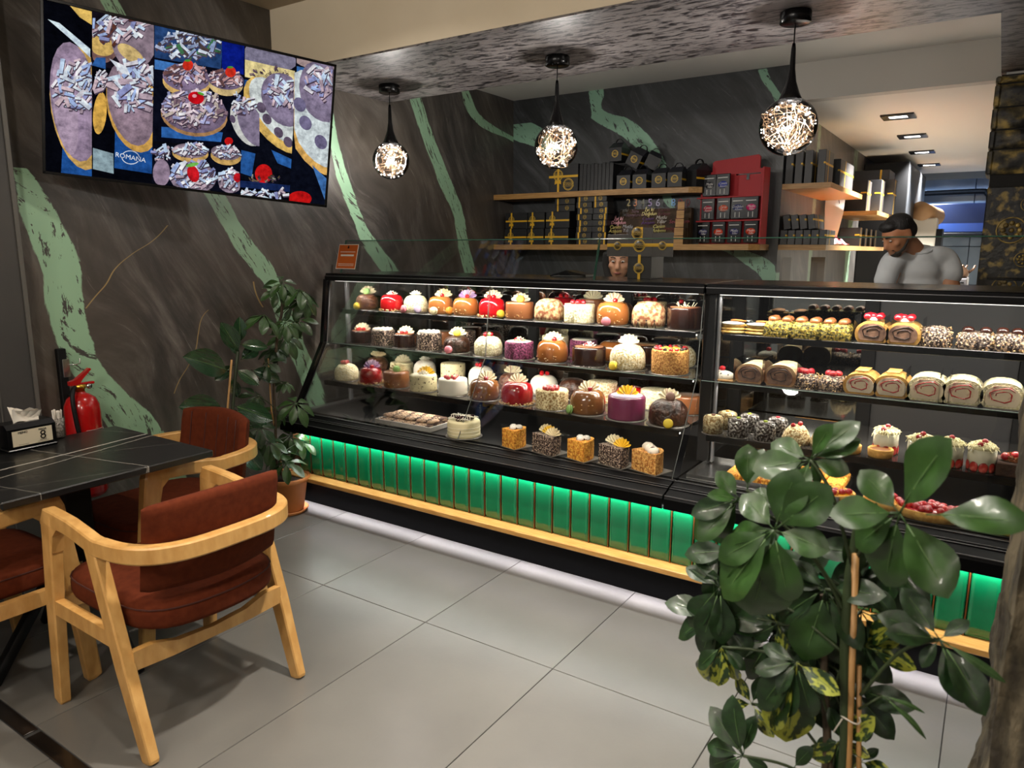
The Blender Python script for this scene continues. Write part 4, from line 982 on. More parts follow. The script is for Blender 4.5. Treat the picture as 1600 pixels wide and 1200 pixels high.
r1 = [(574,487,'dome','brownrough',.068,.082,[('fan','fan'),('mact','lime'),('stick',1),('mac','yellow',262)],'brown chocolate-flake dome cake with yellow macaron'),
 (613,490,'glazed','red',.070,.085,[('rose','white'),('berry','red',1),('nuts',)],'glossy red cake with white rosette beside the flake dome'),
 (650,492,'dome','coco',.070,.088,[('rose','white'),('mac','pink',250),('mac','lilac',318)],'white coconut dome cake with pink macaron'),
 (689,495,'glazed','caramel',.072,.088,[('fan','fand',.012),('berry','red',1),('stick',1),('bits',),('mac','ivory',280),('mac','orange_s',345)],'caramel glazed cake with cream macaron'),
 (728,497,'glazed','caramel',.073,.088,[('fan','fanv',.006),('berry','red',1),('stick',2),('bits',)],'caramel glazed cake with violet fan and two sticks'),
 (769,499,'glazed','red',.073,.092,[('fan','fan'),('berry','red',2),('nuts',),('mac','yellow',338)],'glossy red cake with chopped nuts and a green macaron'),
 (812,503,'cyl','milk',.075,.078,[('fan','fan'),('mact','orange_s'),('stick',1),('bits',)],'milk chocolate drum cake with orange macaron on top'),
 (858,508,'dome','cream',.076,.098,[('dust',)],'cocoa-dusted cream dome cake with lattice band'),
 (905,511,'cyl','coco',.077,.082,[('berry','rasp',7,.035)],'cream nut drum cake heaped with red berries'),
 (957,514,'glazed','caramel',.080,.100,[('fan','fan'),('stick',2),('berry','red',1),('bits',),('mac','pink',275)],'caramel glazed cake with pink macaron at its foot'),
 (1013,517,'dome','cream',.079,.105,[('dust',),('dancers',)],'cocoa-dusted dome cake ringed with dark chocolate figures'),
 (1069,521,'cyl','choc',.080,.088,[('disc','cocoa'),('straws',)],'dark chocolate drum cake with white chocolate splinters')]
for i, (u, v, kd, m, r, h, tp, lab) in enumerate(r1): cake(lab+', top shelf', u, v, 0, kd, m, r, h, tp, group=G1_)
G2_ = 'cakes on the middle shelf of the wall-side case'
r2 = [(565,538,'cyl','choc',.066,.066,[('disc','cocoa'),('fan','fan'),('berry','red',3),('crumbs',)],'dark chocolate drum cake with fan and berries, nearest the wall'),
 (599,541,'cyl','chocnut',.070,.080,[('cream',)],'chocolate sprinkle drum cake with cream rim, nearest the wall'),
 (633,546,'cyl','choc',.067,.068,[('disc','cocoa'),('fan','fan'),('berry','red',2),('crumbs',)],'dark chocolate drum cake between two sprinkle cakes'),
 (671,549,'cyl','chocnut',.072,.086,[('cream',)],'chocolate sprinkle drum cake with cream rim beside the dark dome'),
 (714,553,'dome','darkrough',.076,.082,[('fan','fan'),('mact','yellow'),('stick',1),('mac','pink',275)],'dark chocolate rough dome cake with pink macaron'),
 (763,558,'dome','coco',.078,.092,[('berry','red',3),('berry','lime',1)],'pale coconut dome cake with red berries'),
 (811,565,'cyl','violet',.077,.078,[('disc','white'),('berry','red',2),('rose','ivory')],'violet crumb drum cake with white iced top'),
 (863,569,'glazed','caramel',.082,.098,[('fan','fan'),('berry','dred',1),('bits',)],'brown glazed cake with white fan and one berry'),
 (920,573,'cyl','choc',.084,.080,[('disc','cocoa'),('rose','white'),('berry','dred',2),('crumbs',)],'dark drum cake on chocolate crumbs with berries'),
 (980,583,'dome','almond',.086,.106,[('fan','fan'),('mac','yellow',250)],'almond flake dome cake with yellow macaron and white fan'),
 (1046,590,'cyl','orange',.087,.098,[('fruit',)],'orange crumb drum cake crowned with fruit')]
for i, (u, v, kd, m, r, h, tp, lab) in enumerate(r2): cake(lab+', middle shelf', u, v, 1, kd, m, r, h, tp, group=G2_)
G3_ = 'cakes on the low shelf of the wall-side case'
r3 = [(542,597,'dome','coco',.072,.086,[('berry','rasp',5,.018)],'coconut dome cake with raspberries'),
 (580,602,'glazed','dred',.069,.084,[('fan','fanv'),('berry','red',1),('nuts',)],'dark red glazed cake with lilac fan'),
 (620,607,'cyl','milk',.074,.078,[('fan','fand'),('mact','lime'),('bits',)],'milk chocolate drum cake topped by a green macaron'),
 (662,614,'cyl','speck',.076,.078,[('fan','fany',.01),('rose','white'),('disc','vanil')],'cream drum cake speckled with chocolate and a yellow fan'),
 (708,621,'cyl','white',.080,.076,[('berry','rasp',6,.035),('berry','lime',2,.02)],'plain white cream drum cake with berries'),
 (757,628,'glazed','brown',.082,.092,[('fan','fan',.012),('berry','dred',1),('bits',)],'brown glazed cake with white fan beside the white cake'),
 (808,637,'glazed','dred',.083,.098,[('fan','fan'),('nuts',)],'deep red glazed cake with chopped nut foot'),
 (862,644,'cyl','nut',.082,.082,[('berry','rasp',9,.035)],'hazelnut crumb drum cake heaped with raspberries'),
 (918,652,'glazed','brown',.085,.100,[('fan','fan'),('stick',2),('berry','dred',1),('bits',),('mac','lime',232)],'brown glazed cake with green macaron at its foot'),
 (978,662,'cyl','purple',.088,.094,[('disc','lilac'),('fan','fany'),('stick',2)],'smooth purple drum cake with yellow fan'),
 (1043,671,'dome','darkrough',.088,.100,[('fan','fan'),('mact','bwn'),('stick',1),('mac','yellow',292)],'dark chocolate rough dome cake with brown macaron')]
for i, (u, v, kd, m, r, h, tp, lab) in enumerate(r3): cake(lab+', low shelf', u, v, 2, kd, m, r, h, tp, group=G3_)
# back rows, seen between and above the front cakes
bk = [(0,700,480,'cyl','choc',.068,.08,[('disc','cocoa')],'dark drum cake behind the caramel pair'),(0,745,482,'glazed','choc',.07,.085,[],'dark glossy cake behind the second red cake'),(0,880,486,'glazed','dred',.072,.105,[('berry','red',3)],'red strawberry-topped cake in the back row'),(0,925,488,'cyl','milk',.072,.10,[('fan','fan')],'milk chocolate drum cake with fan in the back row'),(0,968,490,'dome','brownrough',.074,.09,[],'brown flake dome cake in the back row'),(0,1018,492,'cyl','nut',.074,.10,[('berry','dred',6,.03)],'nut drum cake with dark berries in the back row'),(0,1060,494,'glazed','choc',.076,.10,[('berry','red',1)],'glossy dark cake with cherry in the back row'),
 (1,690,525,'cyl','milk',.07,.075,[],'milk chocolate drum cake in the back row'),(1,725,527,'cyl','chocnut',.07,.09,[],'chocolate sprinkle drum cake in the back row'),(1,768,530,'dome','darkrough',.07,.10,[],'dark rough dome cake in the back row'),(1,868,535,'cyl','coco',.074,.10,[('berry','red',2)],'coconut drum cake in the back row'),(1,912,538,'cyl','violet',.074,.09,[('disc','white')],'violet drum cake with pale top in the back row'),(1,958,541,'glazed','caramel',.078,.095,[('bits',)],'caramel glazed cake in the back row'),(1,1008,545,'cyl','choc',.078,.09,[('disc','cocoat')],'dark drum cake dusted with nuts in the back row'),(1,1062,548,'dome','almond',.08,.10,[],'almond dome cake in the back row'),
 (2,590,580,'dome','brownrough',.072,.10,[('fan','fand')],'brown flake dome cake with fan behind the red one'),(2,628,583,'cyl','cream',.072,.08,[('fan','fan')],'pale cream drum cake with fan in the back row'),(2,664,586,'dome','white',.07,.11,[('rose','white')],'white cream dome cake in the back row'),(2,708,588,'cyl','speck',.074,.11,[],'cream drum cake with chocolate flecks in the back row'),(2,752,592,'dome','white',.076,.11,[('berry','red',4)],'white cream dome cake with red berries in the back row'),(2,800,596,'dome','brownrough',.076,.09,[('fan','fan'),('stick',1)],'brown dome cake with fan in the back row'),(2,850,600,'dome','white',.078,.10,[('berry','red',3)],'white shaggy dome cake with two berries in the back row'),(2,895,603,'dome','darkrough',.076,.10,[],'dark flake dome cake beside the white shaggy one'),(2,942,607,'cyl','almond',.078,.10,[],'almond drum cake in the back row'),(2,985,611,'glazed','red',.076,.09,[('nuts',)],'red glazed cake with nuts in the back row'),(2,1025,615,'cyl','coco',.078,.09,[],'coconut drum cake in the back row'),(2,1075,619,'cyl','milk',.078,.08,[],'milk chocolate drum cake at the right end')]
for (k_, u, v, kd, m, r, h, tp, lab) in bk: cake(lab+[', top shelf',', middle shelf',', low shelf'][k_], u, v, k_, kd, m, r, h*.92, tp, y_add=.235 if k_ < 2 else .30, group='back-row cakes of the wall-side case')
# ------------------------------------------------------------------ deck of the wall-side case
DZ = .553
a, b, c_ = onz(578,661,.56), onz(652,676,.56), onz(698,656,.57)
t = thing('pastry_tray', 'white tray piled with chocolate-dusted finger pastries', 'tray', ((a.x+b.x)/2+.02, 2.985, DZ))
MB().rbox((-.2,-.12,0),(.2,.12,.006),.002).box((-.2,-.12,.006),(.2,-.112,.026)).box((-.2,.112,.006),(.2,.12,.026)).box((-.2,-.112,.006),(-.192,.112,.026)).box((.192,-.112,.006),(.2,.112,.026)).build('tray', mat('tray_grey','a9a59e',.4), t)
pst = MB().surf(lambda u, v: ((u-.5)*.085, .012*math.cos(6.283*v)*(1-(2*u-1)**4), .012+.012*math.sin(6.283*v)*(1-(2*u-1)**4)), 8, 9).mesh('finger_pastry', mat('finger_pastry','c2a284',.7,c2='5b3d30',scale=60,lo=.54,hi=.62))
pst2 = pst.copy(); pst2.materials[0] = mat('finger_pastry_dark','4a3328',.6,c2='c9ac8c',scale=60,lo=.52,hi=.6)
rr = random.Random(3); n = 0
for lay in range(2):
    for i in range(13):
        for j in range(3 if lay == 0 else 2):
            x, y = -.175+i*.027+(.01 if lay else 0), -.075+j*.072+(.035 if lay else 0)
            o = link('finger_pastry', pst2 if (i+j+lay) % 3 == 0 or (i > 9 and j > 0) else pst, None, T(t.location.x+x*.97, t.location.y+y, DZ+.007+lay*.020) @ RZ(70+rr.uniform(-14,14)))
            tag(o, ('chocolate-dusted finger pastry in the lower layer on the white tray' if lay == 0 else 'chocolate-dusted finger pastry on top of the pile on the white tray'), 'pastry', 'finger pastries on the tray')
t = cake('cream-banded cheesecake with drizzled cherries on the case floor', 725, 690, (2.79, DZ), 'cyl', 'cream', .085, .072, [], y_add=.03)
mb = MB(); rr = random.Random(9)
for i in range(22):
    q = rr.random()*6.28; d = .06*math.sqrt(rr.random()); mb.sph((d*math.cos(q), d*math.sin(q), .090+rr.random()*.010), .013, 8, 6)
mb.build('cherries', gl('cherry','2a0b10'), t)
mb = MB()
for i in range(9): mb.tube([(-.06+.015*i+.012*math.sin(j*1.5), -.055+.0138*j, .107+.003*math.sin(j*2+i)-.0006*(j-4)**2) for j in range(9)], .0022, 5)
mb.build('icing_drizzle', K['white'], t)
mb = MB()
for z in (.018,.036,.054): mb.lathe([(.0855,z-.0015),(.0868,z),(.0855,z+.0015)], 32)
mb.build('cream_bands', K['vanil'], t)
def half_cake(label, u, v, m, tops, w=.052, y0=2.83):
    x = ony(u, v, y0+.03).x
    t = thing('half_cake', label, 'cake', (x, y0+.06, DZ), R_(-16), group='cut cakes on the case floor')
    pts = [(-w,-.042)] + [(-w+.0+ w*2*(.5-.5*math.cos(R_(180*i/9))), -.042+.10*math.sin(R_(180*i/9))) for i in range(1, 9)] + [(w,-.042)]
    MB().prism([(x_*1.1, y_*1.1) for x_, y_ in pts], .092).build('cake_body', K[m], t)
    MB().box((-w-.012,-.052,-.001),(w+.012,.07,.002)).build('cake_board', K['board'], t)
    for i, tp in enumerate(tops):
        if tp == 'cream':
            mb = MB()
            for dx, dy in ((-.015,0),(.012,.012),(0,-.015)): mb.sph((dx,dy,.097), (.020,.020,.015), 9, 6)
            mb.build('cream_top', mat('dusted_cream','e2dcd0',.6,c2='4a3026',scale=60,lo=.58,hi=.64), t)
        elif tp == 'swirl':
            mb = MB()
            for dx, dy in ((-.03,.02),(.0,.0),(.03,-.02)): mb.sph((dx,dy,.098), (.028,.026,.022), 10, 7)
            mb.build('marbled_swirl', mat('marbled_cream','e4d8c4',.5,c2='4a2c20',scale=26,lo=.52,hi=.58), t)
        else: link('chocolate_fan', fanm(tp), t, T(-.03+.035*i,-.012*i+.01,.088) @ RZ(18) @ RX(-12) @ S(1.35,1.35,1.35))
    return t
half_cake('small orange crumb half cake dusted with white cream', 800, 705, 'carrot', ['cream'], .042)
half_cake('chocolate-speckled half cake with striped and yellow fans', 852, 712, 'chocnut', ['fand','fany','fand'], .060)
half_cake('orange crumb half cake with cream cap beside the speckled one', 905, 721, 'carrot', ['cream'], .048)
half_cake('dark sprinkle half cake with three pale chocolate fans', 958, 730, 'chocnut', ['fan','fand','fany'], .060)
half_cake('orange crumb half cake with three marbled cream swirls', 1011, 739, 'orange', ['swirl'], .060)

# ------------------------------------------------------------------ pastries of the right-hand case
def at_shelf(u, v, k, d):
    ys, zs = SH[k]; y = ys+d; return ony(u, v, y).x, y, zs
def roll(label, u, v, k, d, skin, fill, r=.052, L=.15, tops=(), grp='roll cakes'):
    x, y, z = at_shelf(u, v, k, d)
    t = thing('roll_cake', label, 'cake', (x, y, z), group=grp)
    MB().box((-r*1.15,-.01,0),(r*1.15,L+.01,.003)).build('cake_board', K['board'], t)
    pr = [(r*1.12*math.copysign(abs(math.cos(R_(a_)))**.8, math.cos(R_(a_))), r*.80+r*.80*math.sin(R_(a_))) for a_ in range(-90, 270, 15)]
    pr = [(x_, max(.004, z_*1.12-.012)) for x_, z_ in pr]
    MB().prism([(a_, b_) for a_, b_ in pr], -L, M=RX(90), smooth=False).build('sponge_roll', K[skin], t)
    MB().prism([(a_*.80, .004+(b_-.004)*.80+.008) for a_, b_ in pr], .004, M=RX(90)).build('cut_face', K[fill], t)
    sw = [(r*.76*(1-j/30)*math.cos(j*.55+.6)*(1+.12*math.sin(j*2.3)), -.0042, r*.80+r*.48*(1-j/30)*math.sin(j*.55+.6)*(1+.15*math.sin(j*1.7))) for j in range(17)]
    MB().tube(sw, [.0012+.0018*abs(math.sin(j*1.3)) for j in range(17)], 5).build('filling_spiral', K['dark'] if fill == 'filling' else K['dred'], t)
    for tp in tops:
        if tp == 'rasp':
            for i, (dx, dy) in enumerate(((-.022,.012),(.02,.016),(-.004,.03),(-.018,.06),(.02,.062))): link('strawberry', berry('rasp'), t, T(dx, dy, r*1.66) @ S(1.5,1.5,1.4))
            MB().sph((0,.035,r*1.68), (.030,.036,.012), 10, 6).build('cream', K['white'], t)
        elif tp == 'wafer':
            for i in range(4): MB().rbox((-.024,.012+i*.03,r*1.70),(.024,.034+i*.03,r*1.76),.001).build('wafer', K['sponge'], t, RY(0))
        elif tp == 'coco': rings('c', 'coco', 1, 1, .001, 1)
        elif tp == 'box':
            MB().box((-r*1.18,-.012,.003),(-r*1.17,L+.012,r*1.9)).box((r*1.17,-.012,.003),(r*1.18,L+.012,r*1.9)).build('clear_sleeve', CLEAR, t)
    return t
def nutblock(label, u, v, k, d, m, balls, w=.05, h=.062, dp=.06, tops=None, dome=False):
    x, y, z = at_shelf(u, v, k, d)
    t = thing('nut_cake', label, 'cake', (x, y, z), group='nut-coated cakes')
    rg = random.Random(int(u)); 
    def f(a_, b_):
        th = 6.283*a_; n = 5 if not dome else 2.4
        rr = (abs(math.cos(th))**n+abs(math.sin(th))**n)**(-1/n)
        prof = [(0,0),(.97,0),(1,.01),(1.0,.3),(.99,.62),(.92,.86) if not dome else (.80,.82),(.7,.98) if not dome else (.5,.96),(0,1)]
        s_, zz = prof[round(b_*7)]; j = 1+rg.uniform(-.025,.025)
        return (w*rr*math.cos(th)*s_*j, dp*rr*math.sin(th)*s_*j, h*zz*j)
    MB().surf(f, 26, 8, cu=True).build('cake_body', K[m], t)
    MB().box((-w*1.1,-dp*1.1,-.0005),(w*1.1,dp*1.1,.002)).build('cake_board', K['board'], t)
    mb = MB()
    for i in range(120):
        th = rg.random()*6.283; n = 5 if not dome else 2.4; rr = (abs(math.cos(th))**n+abs(math.sin(th))**n)**(-1/n); zz = rg.random(); s_ = 1.0 if zz < .7 else 1-(zz-.7)*.6
        q = .0045*(.6+rg.random()*.7); M_ = T(w*rr*math.cos(th)*s_, dp*rr*math.sin(th)*s_, h*zz*.97) @ RZ(rg.random()*360) @ RX(rg.random()*180)
        mb.add([(q,0,0),(-q*.6,q*.8,0),(-q*.6,-q*.8,0),(0,0,q)], [(0,2,1),(0,1,3),(1,2,3),(2,0,3)], 0, False, M_)
    mb.build('nut_pieces', K['nutr'] if m != 'pist' else mat('pistachio_bits','a8942c',.7,c2='5c5a18',scale=60), t, kind='stuff')
    for i in range(balls):
        MB().sph((0,0,0), (.021,.021,.016), 12, 8).build('puff_ball', tops or gl('puff','8a5230',.3), t, T(-w*.45+w*.9*(i % 2), -dp*.35+dp*.7*(i//2), h+.006))
    return t
for i, (u, v, lab) in enumerate(((1141,520,'cream-filled custard pastry at the left end of the top shelf'),(1181,523,'cream-filled custard pastry beside the nut-coated cakes'))):
    x, y, z = at_shelf(u, v, 0, .05); t = thing('cream_pastry', lab, 'pastry', (x+.01, y, z), group='custard pastries')
    mb = MB()
    for j, (zz, rx) in enumerate(((.010,.058),(.024,.060),(.038,.058))): mb.sph((0,.004*j,zz), (rx,.045,.011), 18, 8)
    mb.build('pastry_layers', mat('choux','c99a45',.6,c2='e0bf72',scale=30), t)
    MB().sph((0,-.004,.046), (.052,.040,.008), 16, 6).build('powdered_top', K['white'], t)
    MB().lathe([(0,.050),(.034,.050),(.034,.057),(0,.057)], 18, M=T(.01,.035,0) @ RX(-12)).build('biscuit', mat('biscuit','b8793a',.7), t)
for u, v, d, lab in ((1219,528,.06,'leftmost of the pistachio-coated puff cakes'),(1262,531,.06,'middle pistachio-coated puff cake'),(1306,535,.06,'rightmost of the pistachio-coated puff cakes')):
    nutblock(lab, u, v, 0, d, 'pist', 4, .062, .068, .065)
roll('cream roll cake topped with strawberries, left of the pair', 1361, 537, 0, .015, 'sponge', 'filling', .056, .15, ['rasp','box'])
roll('cream roll cake topped with strawberries, right of the pair', 1409, 540, 0, .015, 'sponge', 'filling', .056, .15, ['rasp','box'])
nutblock('hazelnut-coated chocolate log next to the strawberry rolls', 1459, 545, 0, .075, 'chocnut', 0, .058, .078, .07, dome=True)
nutblock('hazelnut-coated chocolate cake with two chocolate beans', 1523, 551, 0, .07, 'chocnut', 2, .062, .064, .065, gl('bean','2c1610',.15))
nutblock('hazelnut-coated chocolate cake at the right picture edge', 1574, 555, 0, .07, 'chocnut', 2, .05, .066, .065, gl('bean','2c1610',.15))
# second shelf
x, y, z = at_shelf(1128, 592, 1, .07)
t = thing('iced_cake', 'shaggy white iced cake with one strawberry on a wooden board', 'cake', (x, y, z))
MB().rbox((-.075,-.055,0),(.075,.055,.007),.002).build('wooden_board', OAK, t)
MB().sph((0,0,.012), (.058,.046,.030), 22, 10).build('cake_body', mat('iced_marbled','e3dccb',.6,c2='2b1712',scale=50,lo=.6,hi=.66), t); link('strawberry', berry('red'), t, T(0,0,.038) @ S(1.4,1.4,1.3))
roll('chocolate-filled roll cake dusted with cocoa, left of the pair', 1170, 600, 1, .015, 'cocoat', 'filling', .056, .15, ['box'])
roll('chocolate-filled roll cake dusted with cocoa, right of the pair', 1217, 604, 1, .015, 'cocoat', 'filling', .060, .15, ['box'])
for u, v, lab in ((1258,612,'nut-coated dome cake with three raspberries, left of the pair'),(1300,616,'nut-coated dome cake with three raspberries, right of the pair')):
    t = nutblock(lab, u, v, 1, .07, 'chocnut', 0, .056, .064, .058, dome=True)
    for dx, dy in ((-.018,0),(.018,.004),(0,-.016)): link('raspberry', berry('rasp'), t, T(dx, dy, .056) @ S(1.5,1.5,1.5))
roll('marbled roll cake topped with wafers, left of the pair', 1342, 618, 1, .015, 'sponge', 'jam', .056, .15, ['wafer'])
roll('marbled roll cake topped with wafers, right of the pair', 1391, 622, 1, .015, 'sponge', 'jam', .058, .15, ['wafer'])
for u, v, lab in ((1446,629,'coconut-coated berry roll cake, leftmost of three'),(1500,636,'coconut-coated berry roll cake, middle of three'),(1563,645,'coconut-coated berry roll cake, rightmost of three')):
    roll(lab, u, v, 1, .015, 'coco', 'jam', .062, .15, ['box'])
# third shelf
def jar(label, u, v, d, m, top=None):
    x, y, z = at_shelf(u, v, 2, d); t = thing('cup_dessert', label, 'dessert', (x, y, z), group='desserts in clear sleeves')
    MB().lathe([(0,.002),(.041,.002),(.042,.01),(.042,.066),(.036,.076),(.016,.08),(0,.076)], 24, wob=lambda a, j: 1+.012*math.sin(7*a+j)).build('dessert', K[m], t)
    MB().lathe([(.0435,0),(.0435,.078)], 24).build('clear_sleeve', CLEAR, t)
    MB().lathe([(0,.0),(.047,.0),(.047,.002),(0,.002)], 20).build('card_disc', K['board'], t)
    if top: MB().sph((0,0,.081), (.010,.008,.005), 8, 5).build('garnish', top, t)
    return t
PB = mat('pistachio_green','8a9a2a',.7)
jar('tan biscuit crumb dessert in a clear sleeve, front row', 1113, 684, .05, 'nut', K['bwn']); jar('tan biscuit crumb dessert in a clear sleeve, back row', 1136, 662, .16, 'nut', K['sponge'])
jar('sugar-dusted chocolate dessert, front left', 1152, 689, .05, 'sugar', PB); jar('sugar-dusted chocolate dessert, front right', 1194, 694, .05, 'sugar', PB)
jar('sugar-dusted chocolate dessert, back left', 1170, 670, .16, 'sugar', PB); jar('sugar-dusted chocolate dessert with raspberry, back right', 1214, 678, .16, 'sugar', K['rasp'])
for u, v, lab in ((1243,700,'almond flake mound with two cherries, left of the pair'),(1288,703,'almond flake mound with berries and pistachio, right of the pair')):
    x, y, z = at_shelf(u, v, 2, .08); t = thing('almond_mound', lab, 'dessert', (x, y, z), group='almond flake mounds')
    rg = random.Random(u)
    MB().lathe([(0,0),(.055,0),(.056,.02),(.046,.05),(.028,.072),(0,.08)], 22, wob=lambda a, j: 1+.04*math.sin(6*a+j)).build('mound', K['nut'], t)
    mb = MB()
    for i in range(110):
        th = rg.random()*6.28; zz = rg.random(); q = .0075*(.6+rg.random()*.6); rad = .057*(1-zz**1.6*.85)
        mb.add([(q,0,0),(0,q*.55,.001),(-q,0,0),(0,-q*.55,.001)], [(0,1,2,3)], 0, False, T(rad*math.cos(th), rad*math.sin(th), zz*.078) @ Matrix.Rotation(th, 4, 'Z') @ RY(60+rg.uniform(-40,40)) @ RZ(rg.random()*180))
    mb.build('almond_flakes', mat('almond_slice','d8c48c',.6,c2='5b4020',scale=25,lo=.58,hi=.66), t, kind='stuff')
    link('cherry', berry('dred'), t, T(-.012,-.018,.068)); link('cherry', berry('red' if u < 1260 else 'lime'), t, T(.012,.0,.074))
for u, v, d, lab in ((1325,716,.045,'low brown tart half hidden by the plant leaf'),(1374,721,.045,'low brown tart in front of the strawberry cups')):
    x, y, z = at_shelf(u, v, 2, d); t = thing('tart', lab, 'tart', (x, y, z), group='low brown tarts')
    MB().lathe([(0,0),(.038,0),(.044,.006),(.046,.032),(.042,.036),(.039,.030),(0,.028)], 24, wob=lambda a, j: 1+.015*math.sin(11*a)).build('crust', K['sponge'], t); MB().lathe([(0,.0285),(.038,.0295),(.03,.033),(0,.034)], 20).build('filling', K['milk'], t)
for i, (u, v, d) in enumerate(((1382,708,.12),(1436,724,.06),(1480,733,.06),(1531,741,.06))):
    x, y, z = at_shelf(u, v, 2, d); t = thing('strawberry_cup', f'strawberry cream cup under white chocolate shavings, {ORD[i]} from the left', 'dessert', (x, y, z), group='strawberry cream cups')
    MB().lathe([(0,.002),(.044,.002),(.045,.008),(.045,.075),(.04,.08),(0,.082)], 26).build('cream', K['vanil'], t)
    MB().lathe([(.0465,0),(.0465,.082)], 26).build('clear_cup', CLEAR, t)
    for j in range(9):
        q = 6.283*j/9; MB().sph((0,0,0), (.0155,.004,.021), 10, 7).build('strawberry_slice', K['straw'], t, T(.0435*math.cos(q), .0435*math.sin(q), .018) @ Matrix.Rotation(q+1.571, 4, 'Z'))
    mb = MB(); rg = random.Random(i+50)
    for j in range(120):
        q = rg.random()*6.28; dd = .046*math.sqrt(rg.random()); a0 = rg.random()*6.28; l = .012; zz = .085+.020*(1-(dd/.046)**2)+rg.random()*.004
        p0 = Vector((dd*math.cos(q), dd*math.sin(q), zz)); o_ = Vector((math.cos(a0), math.sin(a0), 0))*l
        dr = -.004-.024*max(0, (dd-.033)/.013)*rg.random()
        mb.tube([p0-o_, p0+Vector((0,0,.003)), p0+o_+Vector((0,0,dr))], .0013, 3, caps=False)
    mb.build('white_shavings', K['shav'], t, kind='stuff')
    MB().sph((0,0,.085), (.042,.042,.018), 14, 7).build('shaving_mound', K['shav'], t)
    link('raspberry', berry('rasp'), t, T(.004,-.006,.100)); link('raspberry', berry('dred'), t, T(-.008,-.026,.090))
x, y, z = at_shelf(1582, 750, 2, .07); t = thing('chocolate_cake', 'chocolate crumb cake with red berries at the right picture edge', 'cake', (x, y, z))
MB().rbox((-.055,-.06,0),(.055,.06,.05),.004).build('cake_body', mat('choc_sponge','2c1a12',.9,c2='3f281b',scale=60,bump=.8), t)
rings('c','choc',.035,160,.007,4,.010).build('chocolate_curls', K['milk'], t, T(0,0,.048), kind='stuff')
for dx, dy in ((-.03,-.02),(.02,-.03),(.0,.02),(.03,.03)): link('berry', berry('rasp'), t, T(dx, dy, .052) @ S(1.4,1.4,1.4))
# case floor: trays and tarts
def tray(label, x0, x1, y0, y1, h=.03):
    t = thing('metal_tray', label, 'tray', ((x0+x1)/2, (y0+y1)/2, DZ), group='trays on the floor of the right case'); a_, b_ = (x1-x0)/2, (y1-y0)/2
    MB().rbox((-a_,-b_,0),(a_,b_,.003),.001).box((-a_,-b_,.003),(a_,-b_+.003,h)).box((-a_,b_-.003,.003),(a_,b_,h)).box((-a_,-b_+.003,.003),(-a_+.003,b_-.003,h)).box((a_-.003,-b_+.003,.003),(a_,b_-.003,h)).build('tray_body', STEEL, t); return t
tr1 = tray('shallow steel tray at the left end of the right case', -1.02, -.88, 2.88, 3.2, .02)
tr2 = tray('steel tray filled with orange sponge slices', -.87, -.42, 2.88, 3.2)
for i in range(6):
    for j in range(3):
        o = MB().rbox((-.034,-.045,0),(.034,.045,.042),.004).build('sponge_slice', K['carrot'], None, T(-.83+i*.074, 2.94+j*.1, DZ+.004)); tag(o, f'orange sponge slice, {ORD[i]} column from the left, {["front","middle","back"][j]} row', 'cake slice', 'orange sponge slices in the tray')
def tart(label, u, v, rx, ry, base, fr, n, y=2.95):
    q = ony(u, v, y); t = thing('fruit_tart', label, 'tart', (q.x, y, DZ), group='fruit tarts on the case floor')
    MB().lathe([(0,0),(1,0),(1.03,.03),(1,.033),(.96,.027),(0,.027)], 28, sx=rx, sy=ry).build('crust', K['sponge'], t)
    MB().lathe([(0,.0275),(.95,.0275),(.8,.033),(0,.036)], 24, sx=rx, sy=ry).build('fruit_glaze', K[base], t)
    rg = random.Random(int(u))
    for i in range(n):
        th = rg.random()*6.28; d = .85*math.sqrt(rg.random())
        link('berry', berry(rg.choice(fr)), t, T(rx*d*math.cos(th), ry*d*math.sin(th), .030) @ S(1.3,1.3,1.2))
tart('orange fruit tart with raspberries behind the plant leaves', 1292, 772, .10, .07, 'fruit', ['rasp','dred'], 9)
tart('peach fruit tart with red currants behind the plant', 1380, 790, .07, .06, 'orange_s', ['red','rasp'], 9)
tart('dark red raspberry tart under the large leaf', 1450, 815, .11, .065, 'rasp', ['rasp','red'], 40, 2.93)
tart('pale yellow tart at the right end of the case floor', 1580, 838, .06, .05, 'vanil', ['yellow'], 3, 2.92)

# ------------------------------------------------------------------ wall shelves
UZ, LZ = 1.945, 1.548
def shelf(label, poly, z, th=.04):
    return MB().prism(poly, th, M=T(0,0,z-th)).build('wall_shelf', OAK, label=label, cat='shelf', group='oak wall shelves')
shelf('upper oak wall shelf carrying gift boxes beside the left corner', [(XW,YB),(XW,5.0),(-2.40,5.0),(-1.88,5.07),(-1.80,5.12),(-1.80,YB)], UZ)
shelf('lower oak wall shelf under the stacked boxes and red rack', [(XW,YB),(XW,5.0),(-1.42,5.0),(-1.36,5.06),(-1.36,YB)], LZ)
shelf('upper oak shelf on the passage wall with slim black boxes', [(-1.30,5.40),(-1.30,5.30),(-.99,5.30),(-.99,6.62),(-1.30,6.62)], 1.953, .035)
shelf('lower oak shelf on the passage wall with red packet', [(-1.30,5.40),(-1.30,5.30),(-.99,5.30),(-.99,8.2),(-1.30,8.2)], 1.545, .035)
shelf('far oak shelf on the passage wall with tall boxes', [(-1.30,7.0),(-.92,7.0),(-.92,8.25),(-1.30,8.25)], 1.845, .035)
GOLDT = mat('gold_print','c9a53e',.4,.3)
